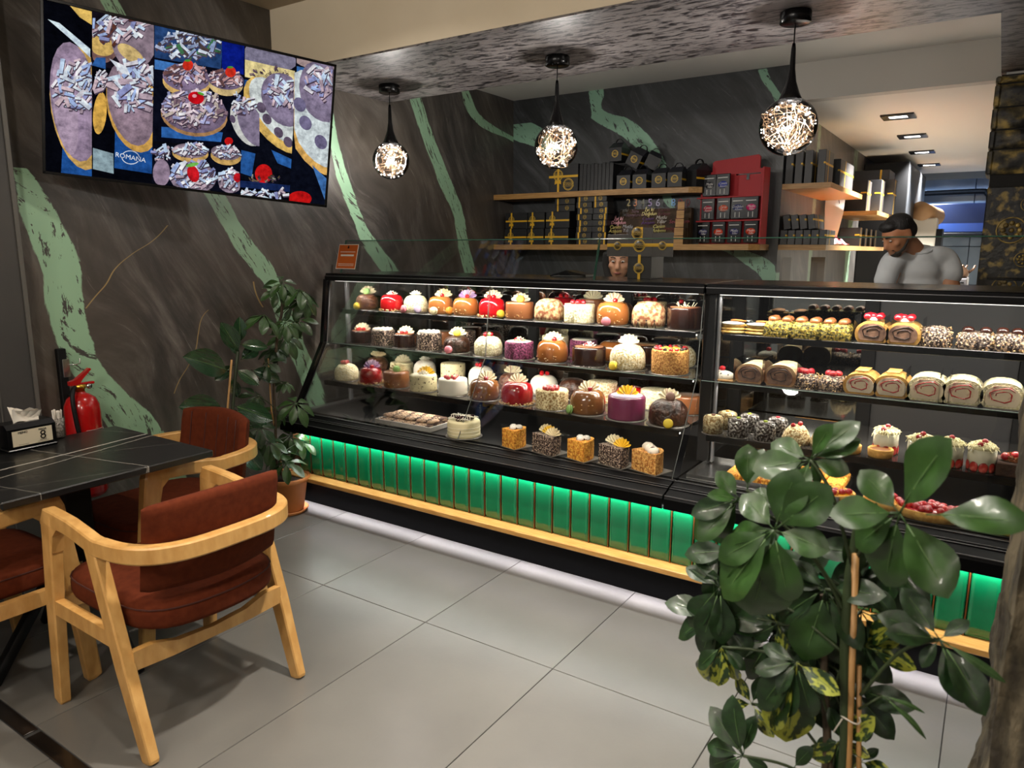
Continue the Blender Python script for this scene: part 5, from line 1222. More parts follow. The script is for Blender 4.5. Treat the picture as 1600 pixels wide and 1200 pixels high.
def emblem(s):
    key = ('emb', round(s,4))
    if key not in _mm:
        mb = MB(); n = 28
        for r0, r1 in ((.88,1.0),(.74,.79)):
            vs = []; 
            for i in range(n):
                a_ = 6.2832*i/n; vs += [(r0*s*math.cos(a_), r0*s*math.sin(a_), 0), (r1*s*math.cos(a_), r1*s*math.sin(a_), 0)]
            mb.add(vs, [(2*i, 2*i+1, (2*i+3) % (2*n), (2*i+2) % (2*n)) for i in range(n)])
        for k_ in (-1, 1):
            mb.add([(-1.08*s,k_*.30*s-.02*s,.0002),(1.08*s,k_*.30*s-.02*s,.0002),(1.08*s,k_*.30*s+.03*s,.0002),(-1.08*s,k_*.30*s+.03*s,.0002)], [(0,1,2,3)])
        tm_ = text_mesh('ROMANA', .46*s, GOLDT)
        b = len(mb.v); mb.add([tuple(v.co) for v in tm_.vertices], [tuple(p_.vertices) for p_ in tm_.polygons])
        _mm[key] = mb.mesh('emblem', GOLDT)
    return _mm[key]
def stack_ribbon(t, w, h, y, xr=None, yr=None, rw=.012):
    mb = MB()
    if yr is not None: mb.box((-w/2-.0006, y-.0012, yr-rw/2), (w/2+.0006, y, yr+rw/2))
    if xr is not None: mb.box((xr-rw/2, y-.0016, .0005), (xr+rw/2, y, h+.0008))
    return mb.build('ribbon', RIBBON, t)
def bow(t, x, y, z, s=.016):
    mb = MB()
    for k_ in (-1, 1):
        mb.add([(x,y-.002,z),(x+k_*s,y-.004,z+s*.8),(x+k_*s*1.25,y-.003,z+.1*s),(x+k_*s*1.3,y-.004,z-.8*s),(x+k_*.4*s,y-.003,z-.5*s)], [(0,1,2),(0,2,4),(2,3,4)])
    mb.build('bow', RIBBON, t)
FRONT = RX(90)
def box_at(name, label, x0, x1, yf, d, z, h, group, rz=0, card=None, ribbon=None, emb=None, tilt=0, cat='box'):
    w = x1-x0; t = thing(name, label, cat, ((x0+x1)/2, yf, z), rz, group)
    if tilt: t.rotation_euler = (R_(tilt), 0, rz)
    MB().rbox((-w/2,0,0),(w/2,d,h),.0015).build('carton', card or CARD, t)
    MB().box((-w/2-.0004,-.0004,h*.86),(w/2+.0004,d+.0004,h*.865)).build('lid_seam', mat('seam_black','050505',.8), t)
    if ribbon: stack_ribbon(t, w, h, 0, *ribbon)
    if emb:
        for (ex, ez, es) in emb: link('emblem', emblem(es), t, T(ex, -.0022, ez) @ FRONT)
    return t
def pX(u, y, v=330): return ony(u, v, y).x
yf = 5.02
# upper shelf: large ribboned box, row of slim cartons, gable boxes
x0, x1 = pX(858,yf,280), pX(903,yf,280)
t = box_at('gift_box', 'square black gift box with yellow ribbon under the middle globe', x0, x1, yf, .10, UZ, .205, 'gift boxes on the upper shelf', ribbon=(-.045,.115,.017), emb=[(-.045,.125,.042),(.045,.055,.045)])
bow(t, -.045, -.002, .075, .022)
xs0 = x1+.004
for i in range(9):
    o = MB().rbox((0,0,0),(.0295,.2,.20-.004*(i % 3)),.002).build('slim_carton', CARD, None, T(xs0+i*.0315, yf+.012, UZ) @ RX(-1.5)); tag(o, f'slim black folded carton standing upright, {ORD[i]} from the ribboned box', 'box', 'slim cartons on the upper shelf')
def gable(label, x, y, z, s=1.0, rz=0, ry=0, ribbon=True, emb=True):
    t = thing('gable_box', label, 'box', (x, y, z), rz, 'gable boxes'); t.rotation_euler = (0, R_(ry), rz)
    a_, b_, h = .053*s, .075*s, .098*s
    MB().box((-a_,0,0),(a_,2*b_,h)).build('carton', CARD, t)
    MB().add([(-a_,0,h),(a_,0,h),(a_*.8,b_*.8,h+.042*s),(-a_*.8,b_*.8,h+.042*s),(-a_,2*b_,h),(a_,2*b_,h),(a_*.8,b_*1.2,h+.042*s),(-a_*.8,b_*1.2,h+.042*s)], [(0,1,2,3),(5,4,7,6),(1,5,6,2),(4,0,3,7)]).build('roof_flaps', mat('card_sheen','24252b',.3), t)
    ring_ = [( .030*s*math.cos(R_(a__)), b_, h+.040*s+.030*s*math.sin(R_(a__))) for a__ in range(0,181,20)]
    MB().tube(ring_, .007*s, 6, sq=(1,.35)).build('handle', CARD, t)
    if ribbon: MB().box((a_,0,h*.45),(a_+.001,2*b_,h*.45+.013)).build('ribbon', RIBBON, t)
    if emb: link('emblem', emblem(.026*s), t, T(0,-.0015,h*.55) @ FRONT)
    return t
gz = ((974,'leftmost'),(999,'second'),(1029,'third'),(1054,'fourth'))
for u, w_ in gz: gable(f'{w_} black gable box with gold emblem on the upper shelf', pX(u,yf,280), yf, UZ, 1.0)
gable('large black gable box with yellow ribbon at the shelf end', pX(1078,5.09,280), 5.09, UZ, 1.15, R_(-24), emb=False)
gable('black gable box perched upright on top of the row', pX(961,yf+.02,240), yf+.02, UZ+.204, .98)
gable('black gable box tipped on its corner on top of the row', pX(986,yf+.04,245), yf+.04, UZ+.165, .98, 0, 28)
gable('dark gable box lying behind the tipped one', pX(1014,yf+.10,245), yf+.12, UZ+.148, .95, R_(30), 24, emb=False)
# lower shelf: ribboned flat boxes
for (u0, u1, nm, yy) in ((789,823,'left',yf),(824,850,'middle',yf),(852,889,'right',yf-.006)):
    for j in range(2):
        x0, x1 = pX(u0,yy), pX(u1,yy)
        t = box_at('gift_box', f'flat black gift box with yellow ribbon, {["lower","upper"][j]} of the {nm} pair', x0, x1-.003, yy+.012*j, .2, LZ+j*.127, .124, 'ribboned boxes on the lower shelf', ribbon=(-(x1-x0)*.22,.058,.013), emb=[(-(x1-x0)*.22,.070,.027)])
        bow(t, -(x1-x0)*.22, -.002, .030, .016)
for j in range(2):
    x0, x1 = pX(867,yf+.06), pX(898,yf+.06)
    box_at('small_gift_box', f'small black box with emblem resting behind the ribboned pairs, {["lower","upper"][j]}', x0, x1, yf+.06, .18, LZ+.255+j*.052, .05, 'ribboned boxes on the lower shelf', ribbon=(-.062,None,.013), emb=[(.02,.025,.016)])
rg = random.Random(12)
for c_, (u0, u1) in enumerate(((901,926),(926,949))):
    for j in range(8):
        x0, x1 = pX(u0,yf+.01), pX(u1,yf+.01); dx = rg.uniform(-.008,.008)
        box_at('small_gift_box', f'small black emblem box, {ORD[j]} from the bottom of the {["left","right"][c_]} stack', x0+dx, x1+dx-.004, yf+.01+rg.uniform(0,.01), .12, LZ+j*.0455, .0445, 'stacked small boxes on the lower shelf', ribbon=((-.040 if (c_ == 0 or j > 5) else .045)+rg.uniform(-.006,.006),None,.013), emb=[(.008,.023,.015)])
# tiered stand of cake toppers
STW = mat('topper_stand_wood','3a2a1a',.7,c2='54402a',scale=12)
xa, xb = pX(951,5.05), pX(1078,5.12)
ts = thing('topper_stand', 'dark wooden tiered stand full of acrylic cake toppers', 'stand', ((xa+xb)/2, 5.04, LZ))
W_ = xb-xa
for i in range(4): MB().rbox((-W_/2+.02,.0+i*.055,0),(W_/2-.02,.05+i*.055,.045+i*.072),.002).build('tier', STW, ts)
for k_ in range(5): MB().box((W_/2-.085+k_*.006,-.002,k_*.06),(W_/2-.012,-.0005,k_*.06+.055)).build('wooden_block', OAK, ts)
def topper(label, u, v, tier, body, size, hexc, shear=.3):
    y = 5.04+.025+tier*.055; q = ony(u, v, y); zt = LZ+.045+tier*.072
    t = thing('cake_topper', label, 'cake topper', (q.x, y, zt), group='acrylic cake toppers')
    m_ = mat('acrylic_'+hexc, hexc, .3, .2)
    link('lettering', text_mesh(body, size, m_, shear, .0015), t, T(0,0,q.z-zt) @ FRONT)
    MB().tube([(0,.002,-.001),(0,.002,q.z-zt)], .0016, 5).build('pick', m_, t)
for ch_, u, hx in (('2',982,'7f7038'),('3',993,'9a5a2a'),('4',1004,'3a3a20'),('5',1016,'7d6a93'),('6',1028,'8e8aa0'),('8',1052,'6f9fd0'),('9',1063,'7a1420'),('0',1075,'5a1018')):
    topper(f'acrylic number {dict(zip("23456890","two three four five six eight nine zero".split()))[ch_]} candle topper in the back row', u, 317, 3, ch_, .078, hx, 0)
for body, u, v, tier, hx, lab in (('Mutlu\nYıllar',973,332,2,'2e2a22','dark olive'),('Seni\nSeviyorum',992,333,2,'4a2030','dark plum'),('İyi ki\nDoğdun',1014,331,2,'e0d084','pale gold'),('Canım\nBabam',1037,331,2,'5a2028','maroon'),('Mutlu\nYıllar',1064,326,2,'5a2a38','dark rose, highest'),
   ('İyi ki\nDoğdun',966,345,1,'e0a0a8','pink'),('Canım\nAnnem',1012,345,1,'4a1260','purple'),('Mutlu\nYıllar',1033,343,1,'b8b4ac','silver'),('Seni\nSeviyorum',1061,343,1,'8a3040','rose heart'),
   ('Canım\nAnnem',961,358,0,'b8a858','gold left'),('Mutlu\nYıllar',980,357,0,'9a9aa0','silver grey'),('Canım\nAnnem',1029,357,0,'c8c070','lime gold'),('Seviyorum',1052,357,0,'6a1018','deep red')):
    topper(f'{lab} acrylic word topper on the tiered stand', u, v, tier, body, .036, hx)
# red rack with hanging packets
rx0, rx1 = pX(1092,5.18,320), pX(1199,5.10,320)
rk = thing('red_rack', 'red painted display rack with hooks on the lower shelf', 'rack', (0,0,LZ))
A = Vector((rx0,5.21,0)); B = Vector((rx1,5.10,0)); dv = (B-A); Lr = dv.length; an = math.atan2(dv.y, dv.x)
rk.location = (A.x, A.y, LZ); rk.rotation_euler = (0,0,an)
MB().prism([(0,0),(Lr,0),(Lr,.50),(Lr-.07,.50),(Lr-.07,.575),(Lr-.085,.59),(.10,.572),(.085,.56),(.085,.50),(0,.485)], -.012, M=RX(90)).build('board', REDBOARD, rk)
MB().rbox((Lr-.012,-.07,0),(Lr,.0,.50),.002).build('side_board', REDBOARD, rk)
for z_ in (.155,.315): MB().rbox((0,-.05,z_),(Lr,-.002,z_+.01),.001).build('ledge', REDBOARD, rk)
MB().box((Lr-.24,-.003,.465),(Lr-.06,-.001,.472)).box((Lr-.16,-.006,.43),(Lr-.14,-.002,.465)).box((.02,-.003,.455),(.16,-.001,.462)).build('hook_bar', BLACK, rk)
rkM = Matrix.Translation(rk.location) @ Matrix.Rotation(an, 4, 'Z')
PKT = mat('packet_foil','0b0b0d',.3,c2='2c2c30',scale=40,lo=.6,hi=.72,spec=.3)
pk = [(0,0,'1b1b55','blue-lettered',''),(1,0,'d0401c','orange','Seni'),(2,0,'2c2c66','navy',''),(3,0,'d0401c','orange','Mutlu'),(.3,1,'b02040','crimson','Canım'),(1.3,1,'cc4a1c','orange','İyi ki'),(2.2,1,'24306e','navy','Doğdun'),(3,1,'cc1f6e','magenta','Mutlu'),(.4,2,'26262e','black',''),(1.25,2,'2a3a9a','blue','Canım')]
for cx_, row, hx, nm, wd_ in pk:
    px_ = .055+cx_*(Lr-.12)/3.2; pz = .010+row*.160
    o = thing('topper_packet', f'{["bottom","middle","top"][row]} row packet with {nm} print on the red rack, {["first","second","third","fourth"][int(cx_)]} across', 'packet', rkM @ Vector((px_,-.032-.012*row,pz)), an, 'packets on the red rack')
    MB().rbox((-.052,-.006,0),(.052,.006,.146),.003).build('bag', PKT, o)
    pr_ = mat('print_'+hx, hx, .4)
    MB().lathe([(0,0),(.036,0),(.036,.001),(0,.001)], 18, M=T(0,-.0064,.075) @ FRONT @ S(1,.62,1)).build('printed_oval', pr_, o)
    WL = mat('packet_white','d9d6d0',.5)
    link('lettering', text_mesh(wd_ or 'Mutlu', .024, WL, .3), o, T(0,-.0078,.082) @ FRONT)
    link('lettering', text_mesh('Yıllar' if wd_ in ('','Mutlu') else 'Annem', .020, WL, .3), o, T(.004,-.0078,.063) @ FRONT)
    MB().box((-.02,-.0072,.012),(-.016,-.0062,.045)).box((.012,-.0072,.01),(.016,-.0062,.046)).box((-.04,-.0072,.118),(.035,-.0062,.123)).build('white_prongs', WL, o)
# passage shelf boxes (slim side towards the counter, ribboned side towards the passage)
def slim(label, x, y, z, w=.05, d=.24, h=.20, lean=0, group='slim boxes on the passage shelves'):
    t = thing('slim_box', label, 'box', (x, y, z), 0, group); t.rotation_euler = (0, R_(lean), 0)
    MB().rbox((0,0,0),(w,d,h),.002).build('carton', CARD, t)
    MB().box((w,.002,.002),(w+.0008,d-.002,h-.002)).build('lit_side_face', CARDG, t)  # black card's lit look on the passage side, put into its grey
    MB().box((w,0,h*.55),(w+.0016,d,h*.55+.014)).box((w,d*.35,0),(w+.0018,d*.35+.012,h)).build('ribbon', RIBBON, t)
    MB().box((w*.75,-.0008,h*.58),(w*.98,.0,h*.58+.012)).build('ribbon_end', RIBBON, t)
for i in range(4): slim(f'slim black box on the upper passage shelf, {ORD[i]} from the corner', -1.292+i*.062+(.02 if i == 3 else 0), 5.325, 1.953, .05, .26, .215)
for i in range(3): slim(f'ribboned box in the deeper group on the upper passage shelf, {ORD[i]} from the wall', -1.24+i*.075, 5.75+.02*i, 1.953, .065, .55, .20)
for i in range(6): slim(f'low black box on the lower passage shelf, {ORD[i]} from the corner', -1.296+i*.051, 5.32, 1.545, .046, .3, .10)
for i in range(4): slim(f'leaning black box stacked on the lower passage row, {ORD[i]} from the corner', -1.278+i*.054, 5.34, 1.6475, .046, .28, .098, -9)
for i in range(3): slim(f'tall black box on the far passage shelf, {ORD[i]} from the counter', -1.22+.06*i, 7.06+i*.36, 1.845, .2, .22, .26+.03*i)
for i in range(4): slim(f'small ribboned box on the lower passage shelf beyond the red packet, {ORD[i]} along', -1.2, 7.0+i*.3, 1.545, .16, .12, .16)
t = thing('long_carton', 'wide black carton lying on the tall boxes of the far shelf', 'box', (-1.25,7.8,2.166)); MB().rbox((0,0,0),(.3,.4,.09),.003).build('carton', CARD, t); MB().box((.22,-.001,0),(.235,0,.09)).build('ribbon', RIBBON, t)
t = thing('white_board_cutout', 'tall white rounded cut-out board with line drawing behind the passage shelf', 'sign', (-1.21,6.68,1.56))
MB().prism([(-.055,0),(.03,0),(.075,.25),(.085,.42),(.07,.55),(.04,.63),(0,.65),(-.04,.63),(-.065,.52),(-.07,.3)], .012, M=RX(90) @ RY(20)).build('board', mat('white_card','e6e2d8',.5), t)
MB().tube([(-.03,-.020,.36),(-.01,-.026,.44),(.03,-.036,.42),(.05,-.042,.33)], .003, 5).tube([(-.03,-.020,.55),(0,-.03,.60),(.03,-.036,.55)], .003, 5).build('line_drawing', BLACKM, t)
t = thing('red_packet', 'crumpled red and white packet on the lower passage shelf', 'packet', (-1.10,6.25,1.545))
rg = random.Random(5)
MB().surf(lambda u, v: (.12*(u-.5)*(1+.2*math.sin(9*v)), .5*(v-.5), .012+.05*math.sin(3.14*u)*math.sin(3.14*v)*(1+.5*math.sin(17*u+11*v))), 10, 14).build('wrapper', mat('red_wrapper','c01a22',.35,c2='e8dcd8',scale=9,lo=.55,hi=.6), t)
# tall dark cabinet and dispenser further along
t = thing('tall_cabinet', 'tall black cabinet end standing in the passage', 'cabinet', (-1.29,8.6,0)); MB().rbox((0,0,0),(.42,1.9,2.40),.004).build('carcass', BLACKM, t); MB().box((.42,.05,.1),(.424,1.85,2.38)).build('door', mat('cabinet_grey','2f3236',.5), t)
t = thing('wall_dispenser', 'white roll dispenser with wooden cylinder on the passage wall', 'dispenser', (-.87,9.4,1.45)); MB().rbox((0,0,0),(.24,.3,.42),.01).build('housing', mat('off_white_plastic','cfc6b4',.5), t); MB().tube([(.06,-.05,.5),(.2,.32,.44)], .10, 16).build('wooden_cylinder', mat('kraft_roll','b98f62',.6), t); MB().box((.24,.02,.02),(.30,.28,.3)).build('tray_box', BLACKM, t)
# notices hanging under the passage shelf
for i, (u0, u1, lab) in enumerate(((1223,1236,'narrow grey paper strip on the wall under the passage shelf'),(1267,1289,'printed white receipt sheet on the wall under the passage shelf'))):
    y = 5.32+.5*i; a_ = ony(u0,410,y).x; b_ = ony(u1,410,y).x
    t = thing('notice_sheet', lab, 'paper', ((a_+b_)/2, y, 1.12)); MB().box((-(b_-a_)/2,0,0),((b_-a_)/2,.0015,.34)).build('sheet', mat('notice_paper','c9c4ba' if i else '9a9690',.8), t)
    if i: MB().box((-.03,-.001,.05),(.0,0,.30)).build('print_column', mat('grey_print','8d8a86',.8), t)

# ------------------------------------------------------------------ stone pillar by the passage
STN = mat('gilded_stone','191713',.6,c2='9a8140',c3='4a4026',scale=13,lo=.42,hi=.68,detail=8,bump=2.2,bscale=16)
STG = mat('gilded_panel','12110f',.55,c2='8d763a',scale=22,lo=.52,hi=.66,detail=6,bump=1.6,bscale=30)
pl = thing('stone_pillar', 'rough black and gold stone-clad pillar beside the passage', 'pillar', (0,5.0,0))
MB().box((-.10,.03,0),(.5,.32,2.46)).build('core', mat('pillar_core','1a1815',.9), pl)
rg = random.Random(31); z = 0.0
while z < 2.44:
    hh = rg.uniform(.085,.14); hh = min(hh, 2.455-z); x = -.115
    while x < .48:
        ww = rg.uniform(.16,.3); x2 = min(.5, x+ww)
        if z < 1.0 or z > 1.86:
            seed = rg.random()*50
            def f(a_, b_, x=x, x2=x2, z=z, hh=hh, seed=seed):
                e = min(1, min(a_,1-a_)*6)*min(1, min(b_,1-b_)*5)
                return (x+.004+(x2-x-.008)*a_, .03-.012-.035*e*(.6+.4*math.sin(seed+7*a_)*math.sin(seed*2+5*b_)), z+.004+(hh-.008)*b_)
            MB().surf(f, 9, 6).build('stone', STN, pl)
            if x < -.1: MB().rbox((x-.01,.0,z+.004),(x+.02,.32,z+hh-.004),.008).build('stone', STN, pl)
        x = x2
    z += hh
# carved panel with flower reliefs
MB().rbox((-.105,-.005,1.0),(.5,.04,1.86),.006).build('carved_panel', STG, pl)
GR = mat('gilded_relief','a78c48',.45,.3,c2='5a4a22',scale=18)
for i, (x_, z_, s_) in enumerate(((.03,1.30,.06),(.17,1.30,.06),(.31,1.30,.06),(.03,1.62,.07),(.20,1.60,.08),(.37,1.62,.07),(.10,1.46,.04),(.28,1.46,.04),(.10,1.76,.04),(.28,1.77,.04),(.02,1.12,.04),(.2,1.12,.05))):
    mb = MB(); n = 8
    for k_ in range(n):
        a_ = 6.283*k_/n; mb.sph((x_+s_*.55*math.cos(a_), -.008, z_+s_*.55*math.sin(a_)), (s_*.2,.006,s_*.2), 6, 4)
    mb.sph((x_,-.008,z_), (s_*.2,.008,s_*.2), 7, 5); mb.tube([(x_+s_*math.cos(6.283*k_/20), -.007, z_+s_*math.sin(6.283*k_/20)) for k_ in range(20)], s_*.06, 5, closed=True)
    mb.build('flower_relief', GR, pl)
MB().rbox((-.05,-.6,1.36),(.6,-.55,1.375),.003).build('panel_rail', BLACK, pl)
# ------------------------------------------------------------------ kitchen end of the passage
def z11(v, y): return ony(1490, v, y).z
t = thing('kitchen_hood', 'dark blue extractor hood hanging in the kitchen', 'hood', (0,11.2,0))
a_, b_ = ony(1440,340,11.2), ony(1542,340,11.2)
MB().rbox((a_.x,0,z11(364,11.2)),(b_.x,.6,z11(318,11.2)),.01).build('canopy', mat('hood_navy','0a1630',.4,.3), t)
MB().rbox((a_.x-.01,-.02,z11(366,11.2)-.02),(b_.x+.02,.6,z11(364,11.2)),.004).build('rim', BLACKM, t)
MB().box((a_.x,-.004,z11(362,11.2)),(b_.x,-.001,z11(349,11.2))).build('light_band', mat('hood_blue_band','1d3566',.35), t)
t = thing('pipe_run', 'black pipe bending along the kitchen tile wall', 'pipe', (0,11.6,0))
MB().tube(spline([(ony(1432,301,11.6).x,0,z11(301,11.6)),(ony(1530,301,11.6).x,0,z11(300,11.6)),(ony(1542,305,11.6).x,0,z11(304,11.6)),(ony(1545,315,11.6).x,0,z11(314,11.6)),(ony(1543,330,11.6).x,0,z11(345,11.6)),(ony(1541,420,11.6).x,0,z11(420,11.6))],5), .035, 8).build('pipe', BLACKM, t)
a_, b_ = ony(1484,430,6.6), ony(1512,430,6.6)
t = thing('coffee_machine', 'grey perforated metal machine behind the assistant', 'machine', ((a_.x+b_.x)/2,6.6,1.0)); w_ = (b_.x-a_.x)/2
MB().rbox((-w_,0,-1.0),(w_,.4,.30),.006).build('body', mat('grey_metal','6a6668',.4,.5), t)
mb = MB()
for i in range(9):
    for j in range(6): mb.lathe([(0,0),(.007,0),(.007,.002),(0,.002)], 6, M=T(-w_+.025+i*(2*w_-.05)/8,-.002,.10+j*.034) @ RX(90))
mb.build('perforations', BLACKM, t, kind='stuff')
mb = MB(); MB().rbox((w_,-.01,-1.0),(w_+.10,.3,.22),.006).build('control_block', mat('control_blue','1d2a48',.3), t)
for j in range(3): MB().lathe([(0,0),(.03,0),(.03,.012),(0,.014)], 12, M=T(w_+.05,-.012,.15-.08*j) @ RX(90)).build('dial', ALU, t)
for u, s_, lab in ((1487,1.0,'taller copper teapot on the machine'),(1503,.85,'round squat copper teapot on the machine')):
    q = ony(u, 425, 6.7); t = thing('teapot', lab, 'teapot', (q.x, 6.75, 1.30), group='copper teapots')
    cp = mat('aged_copper','6a5140',.3,.8)
    MB().lathe([(0,0),(.04*s_,0),(.055*s_,.02),(.055*s_,.07*s_*(1.4 if s_ == 1 else .9)),(.03*s_,.10*s_*(1.3 if s_ == 1 else .9)),(.032*s_,.105*s_*(1.3 if s_ == 1 else .9)),(0,.115*s_*(1.3 if s_ == 1 else .9))], 18).build('pot', cp, t)
    MB().tube([(.045*s_,0,.04),(.085*s_,0,.07),(.10*s_,0,.10)], [.012,.009,.006], 8).build('spout', cp, t)
    MB().tube([(-.05*s_,0,.08),(-.09*s_,0,.075),(-.085*s_,0,.03),(-.05*s_,0,.025)], .006, 6).build('handle', BLACKM, t)
    MB().sph((0,0,.12*s_*(1.3 if s_ == 1 else .9)), .012, 8, 6).build('lid_knob', cp, t)

# ------------------------------------------------------------------ people behind the counter
SKIN = mat('skin_tone','a9714f',.5,sss=.1,c2='b57d5b',scale=8); SKIN2 = mat('skin_fair','b98768',.5,sss=.1)
HAIR = mat('dark_hair','0e0a08',.6,bump=.8,bscale=220,stretch=(1,1,.2)); BEARD = mat('beard','16100c',.75,bump=.6,bscale=200)
TEE = mat('grey_tee','b4b5b7',.85,c2='c6c7c9',scale=7,lo=.35,hi=.65,bump=.25,bscale=22); TROU = mat('dark_trousers','17181b',.8); BLKC = mat('black_cloth','0c0c0d',.8)
def remesh(o, vx, sm=6):
    m_ = o.modifiers.new('voxel', 'REMESH'); m_.mode = 'VOXEL'; m_.voxel_size = vx; m_.use_smooth_shade = True
    s_ = o.modifiers.new('soften', 'SMOOTH'); s_.factor = .5; s_.iterations = sm; return o
def chain(mb, pts): # tapered limb of overlapping spheres and tubes: (point, radius)
    P_ = [Vector(p) for p, r in pts]; R__ = [r for p, r in pts]
    out = spline(P_, 4); rs = []
    for i in range(len(R__)-1): rs += [R__[i]+(R__[i+1]-R__[i])*k_/4 for k_ in range(4)]
    rs.append(R__[-1]); mb.tube(out, rs, 14)
    mb.sph(P_[0], R__[0]*.99, 12, 8); mb.sph(P_[-1], R__[-1]*.99, 12, 8)
def head(mb, M_):
    # faces local -Y; origin at head centre; about 0.23 m tall
    mb.sph((0,.012,.03), (.076,.094,.088), 24, 16, M=M_)
    mb.sph((0,-.022,-.04), (.058,.066,.070), 20, 14, M=M_)
    mb.sph((0,-.050,-.088), (.032,.030,.024), 14, 10, M=M_)
    mb.tube([(0,-.082,.016),(0,-.098,-.012),(0,-.108,-.030)], [.010,.012,.015], 10, M=M_); mb.sph((0,-.104,-.032), (.017,.014,.011), 10, 8, M=M_)
    mb.sph((-.03,-.073,.022), (.026,.016,.009), 10, 8, M=M_); mb.sph((.03,-.073,.022), (.026,.016,.009), 10, 8, M=M_)
    for s_ in (-1, 1):
        mb.sph((s_*.045,-.056,-.02), (.022,.022,.022), 10, 8, M=M_)
        mb.sph((s_*.078,.016,-.008), (.010,.020,.032), 10, 8, M=M_)
    mb.sph((0,-.088,-.058), (.024,.010,.006), 10, 8, M=M_); mb.sph((0,-.086,-.068), (.020,.010,.007), 10, 8, M=M_)
def hand(mb, wrist, d, up, s=1.0):
    d = Vector(d).normalized(); up = Vector(up).normalized(); sd = d.cross(up).normalized(); w_ = Vector(wrist)
    Mh = Matrix((( sd.x,d.x,up.x,w_.x),(sd.y,d.y,up.y,w_.y),(sd.z,d.z,up.z,w_.z),(0,0,0,1)))
    mb.sph((0,.045*s,0), (.040*s,.055*s,.016*s), 14, 10, M=Mh)
    for i, (x_, l) in enumerate(((-.030,.062),(-.010,.075),(.010,.070),(.029,.055))):
        p0 = (x_*s,.085*s,0); p1 = (x_*1.05*s,(.085+l*.5)*s,-.006*s); p2 = (x_*1.05*s,(.085+l*.9)*s,-.028*s)
        mb.tube([(x_*s,.05*s,0),p0,p1,p2], [.010*s,.0095*s,.0085*s,.007*s], 8, M=Mh); mb.sph(p2, .007*s, 8, 6, M=Mh)
    mb.tube([(-.03*s,.02*s,0),(-.055*s,.05*s,-.01*s),(-.06*s,.08*s,-.02*s)], [.012*s,.011*s,.008*s], 8, M=Mh)
pq = ony(1432, 440, 4.3); px0 = pq.x
man = thing('person', 'man in a grey t-shirt looking down behind the counter', 'person', (px0, 4.3, 0))
HM = T(-.095,-.10,1.580) @ RZ(-46) @ RX(30) @ S(.84,.84,.84)
body = MB()
head(body, HM)
chain(body, [((.0,.04,1.45),.056),((-.03,.0,1.51),.052),((-.065,-.04,1.55),.052)])
chain(body, [((0,.06,.92),.11),((0,.07,1.05),.10),((0,.05,1.25),.10),((0,.045,1.38),.085)])
shL, shR = (-.108,-.06,1.450), (.105,.095,1.458)
chain(body, [(shL,.055),((-.142,-.10,1.28),.046),((-.19,-.14,1.12),.040),((-.22,-.25,1.03),.034),((-.19,-.30,1.03),.028)])
chain(body, [(shR,.060),((.152,.065,1.30),.048),((.21,.03,1.12),.043),((.20,-.16,1.03),.036),((.15,-.24,1.03),.028)])
hand(body, (-.19,-.30,1.03), (.45,-.85,-.1), (0,0,1)); hand(body, (.15,-.24,1.03), (-.5,-.8,-.1), (0,0,1))
chain(body, [((-.09,.07,.90),.09),((-.10,.05,.5),.062),((-.10,.08,.09),.045)]); chain(body, [((.09,.09,.90),.09),((.10,.07,.5),.062),((.10,.10,.09),.045)])
remesh(body.build('body', SKIN, man), .010, 5)
tee = MB()
for z_, rx_, ry_, cx_, cy_ in ((.92,.135,.125,0,.06),(1.02,.128,.125,0,.065),(1.12,.122,.128,0,.06),(1.22,.120,.13,.0,.055),(1.32,.118,.125,.0,.045),(1.40,.108,.108,.0,.036),(1.455,.080,.08,.0,.03)): tee.sph((cx_,cy_,z_), (rx_,ry_,.085), 24, 12)
chain(tee, [((-.06,.0,1.465),.055),(shL,.061),((-.128,-.085,1.385),.056),((-.134,-.092,1.352),.056)])
chain(tee, [((.06,.045,1.475),.058),(shR,.067),((.132,.083,1.415),.062),((.142,.078,1.386),.061)])
remesh(tee.build('tee_shirt', TEE, man), .011, 5)
MB().tube([(-.002+0.060*math.cos(a__/14*6.283), .015+.056*math.sin(a__/14*6.283), 1.512-.026*math.cos(a__/14*6.283)*0-.02*math.sin(a__/14*6.283)*-1) for a__ in range(14)], .006, 6, closed=True).build('collar', TEE, man)
hr = MB(); hr.sph((0,.024,.050), (.079,.090,.078), 26, 16, M=HM); hr.sph((0,.055,.012), (.076,.064,.070), 20, 14, M=HM); hr.sph((0,-.044,.082), (.060,.040,.034), 16, 10, M=HM)
remesh(hr.build('hair', HAIR, man), .008, 3)
bd = MB(); bd.sph((0,-.052,-.088), (.036,.034,.026), 16, 12, M=HM); bd.tube([(s_*.001,-.090,-.048) if False else (q0,-.093+abs(q0)*.5,-.050-abs(q0)*.25) for s_ in (1,) for q0 in (-.034,-.017,0,.017,.034)], .0065, 8, M=HM)
for s_ in (-1, 1): bd.tube([(s_*.030,-.070,-.085),(s_*.055,-.035,-.068),(s_*.068,.0,-.035),(s_*.072,.012,.0)], [.012,.011,.008,.005], 8, M=HM)
remesh(bd.build('beard', BEARD, man), .006, 2)
for s_ in (-1, 1):
    MB().tube([(s_*.014,-.089,.030),(s_*.03,-.088,.036),(s_*.048,-.076,.032)], .0042, 6, M=HM).build('eyebrow', HAIR, man)
    MB().sph((s_*.030,-.077,.008), (.011,.006,.0035), 10, 8, M=HM).build('eye', mat('eye_white','cfc7bd',.3), man)
    MB().sph((s_*.030,-.0815,.006), (.006,.003,.003), 8, 6, M=HM).build('iris', HAIR, man)
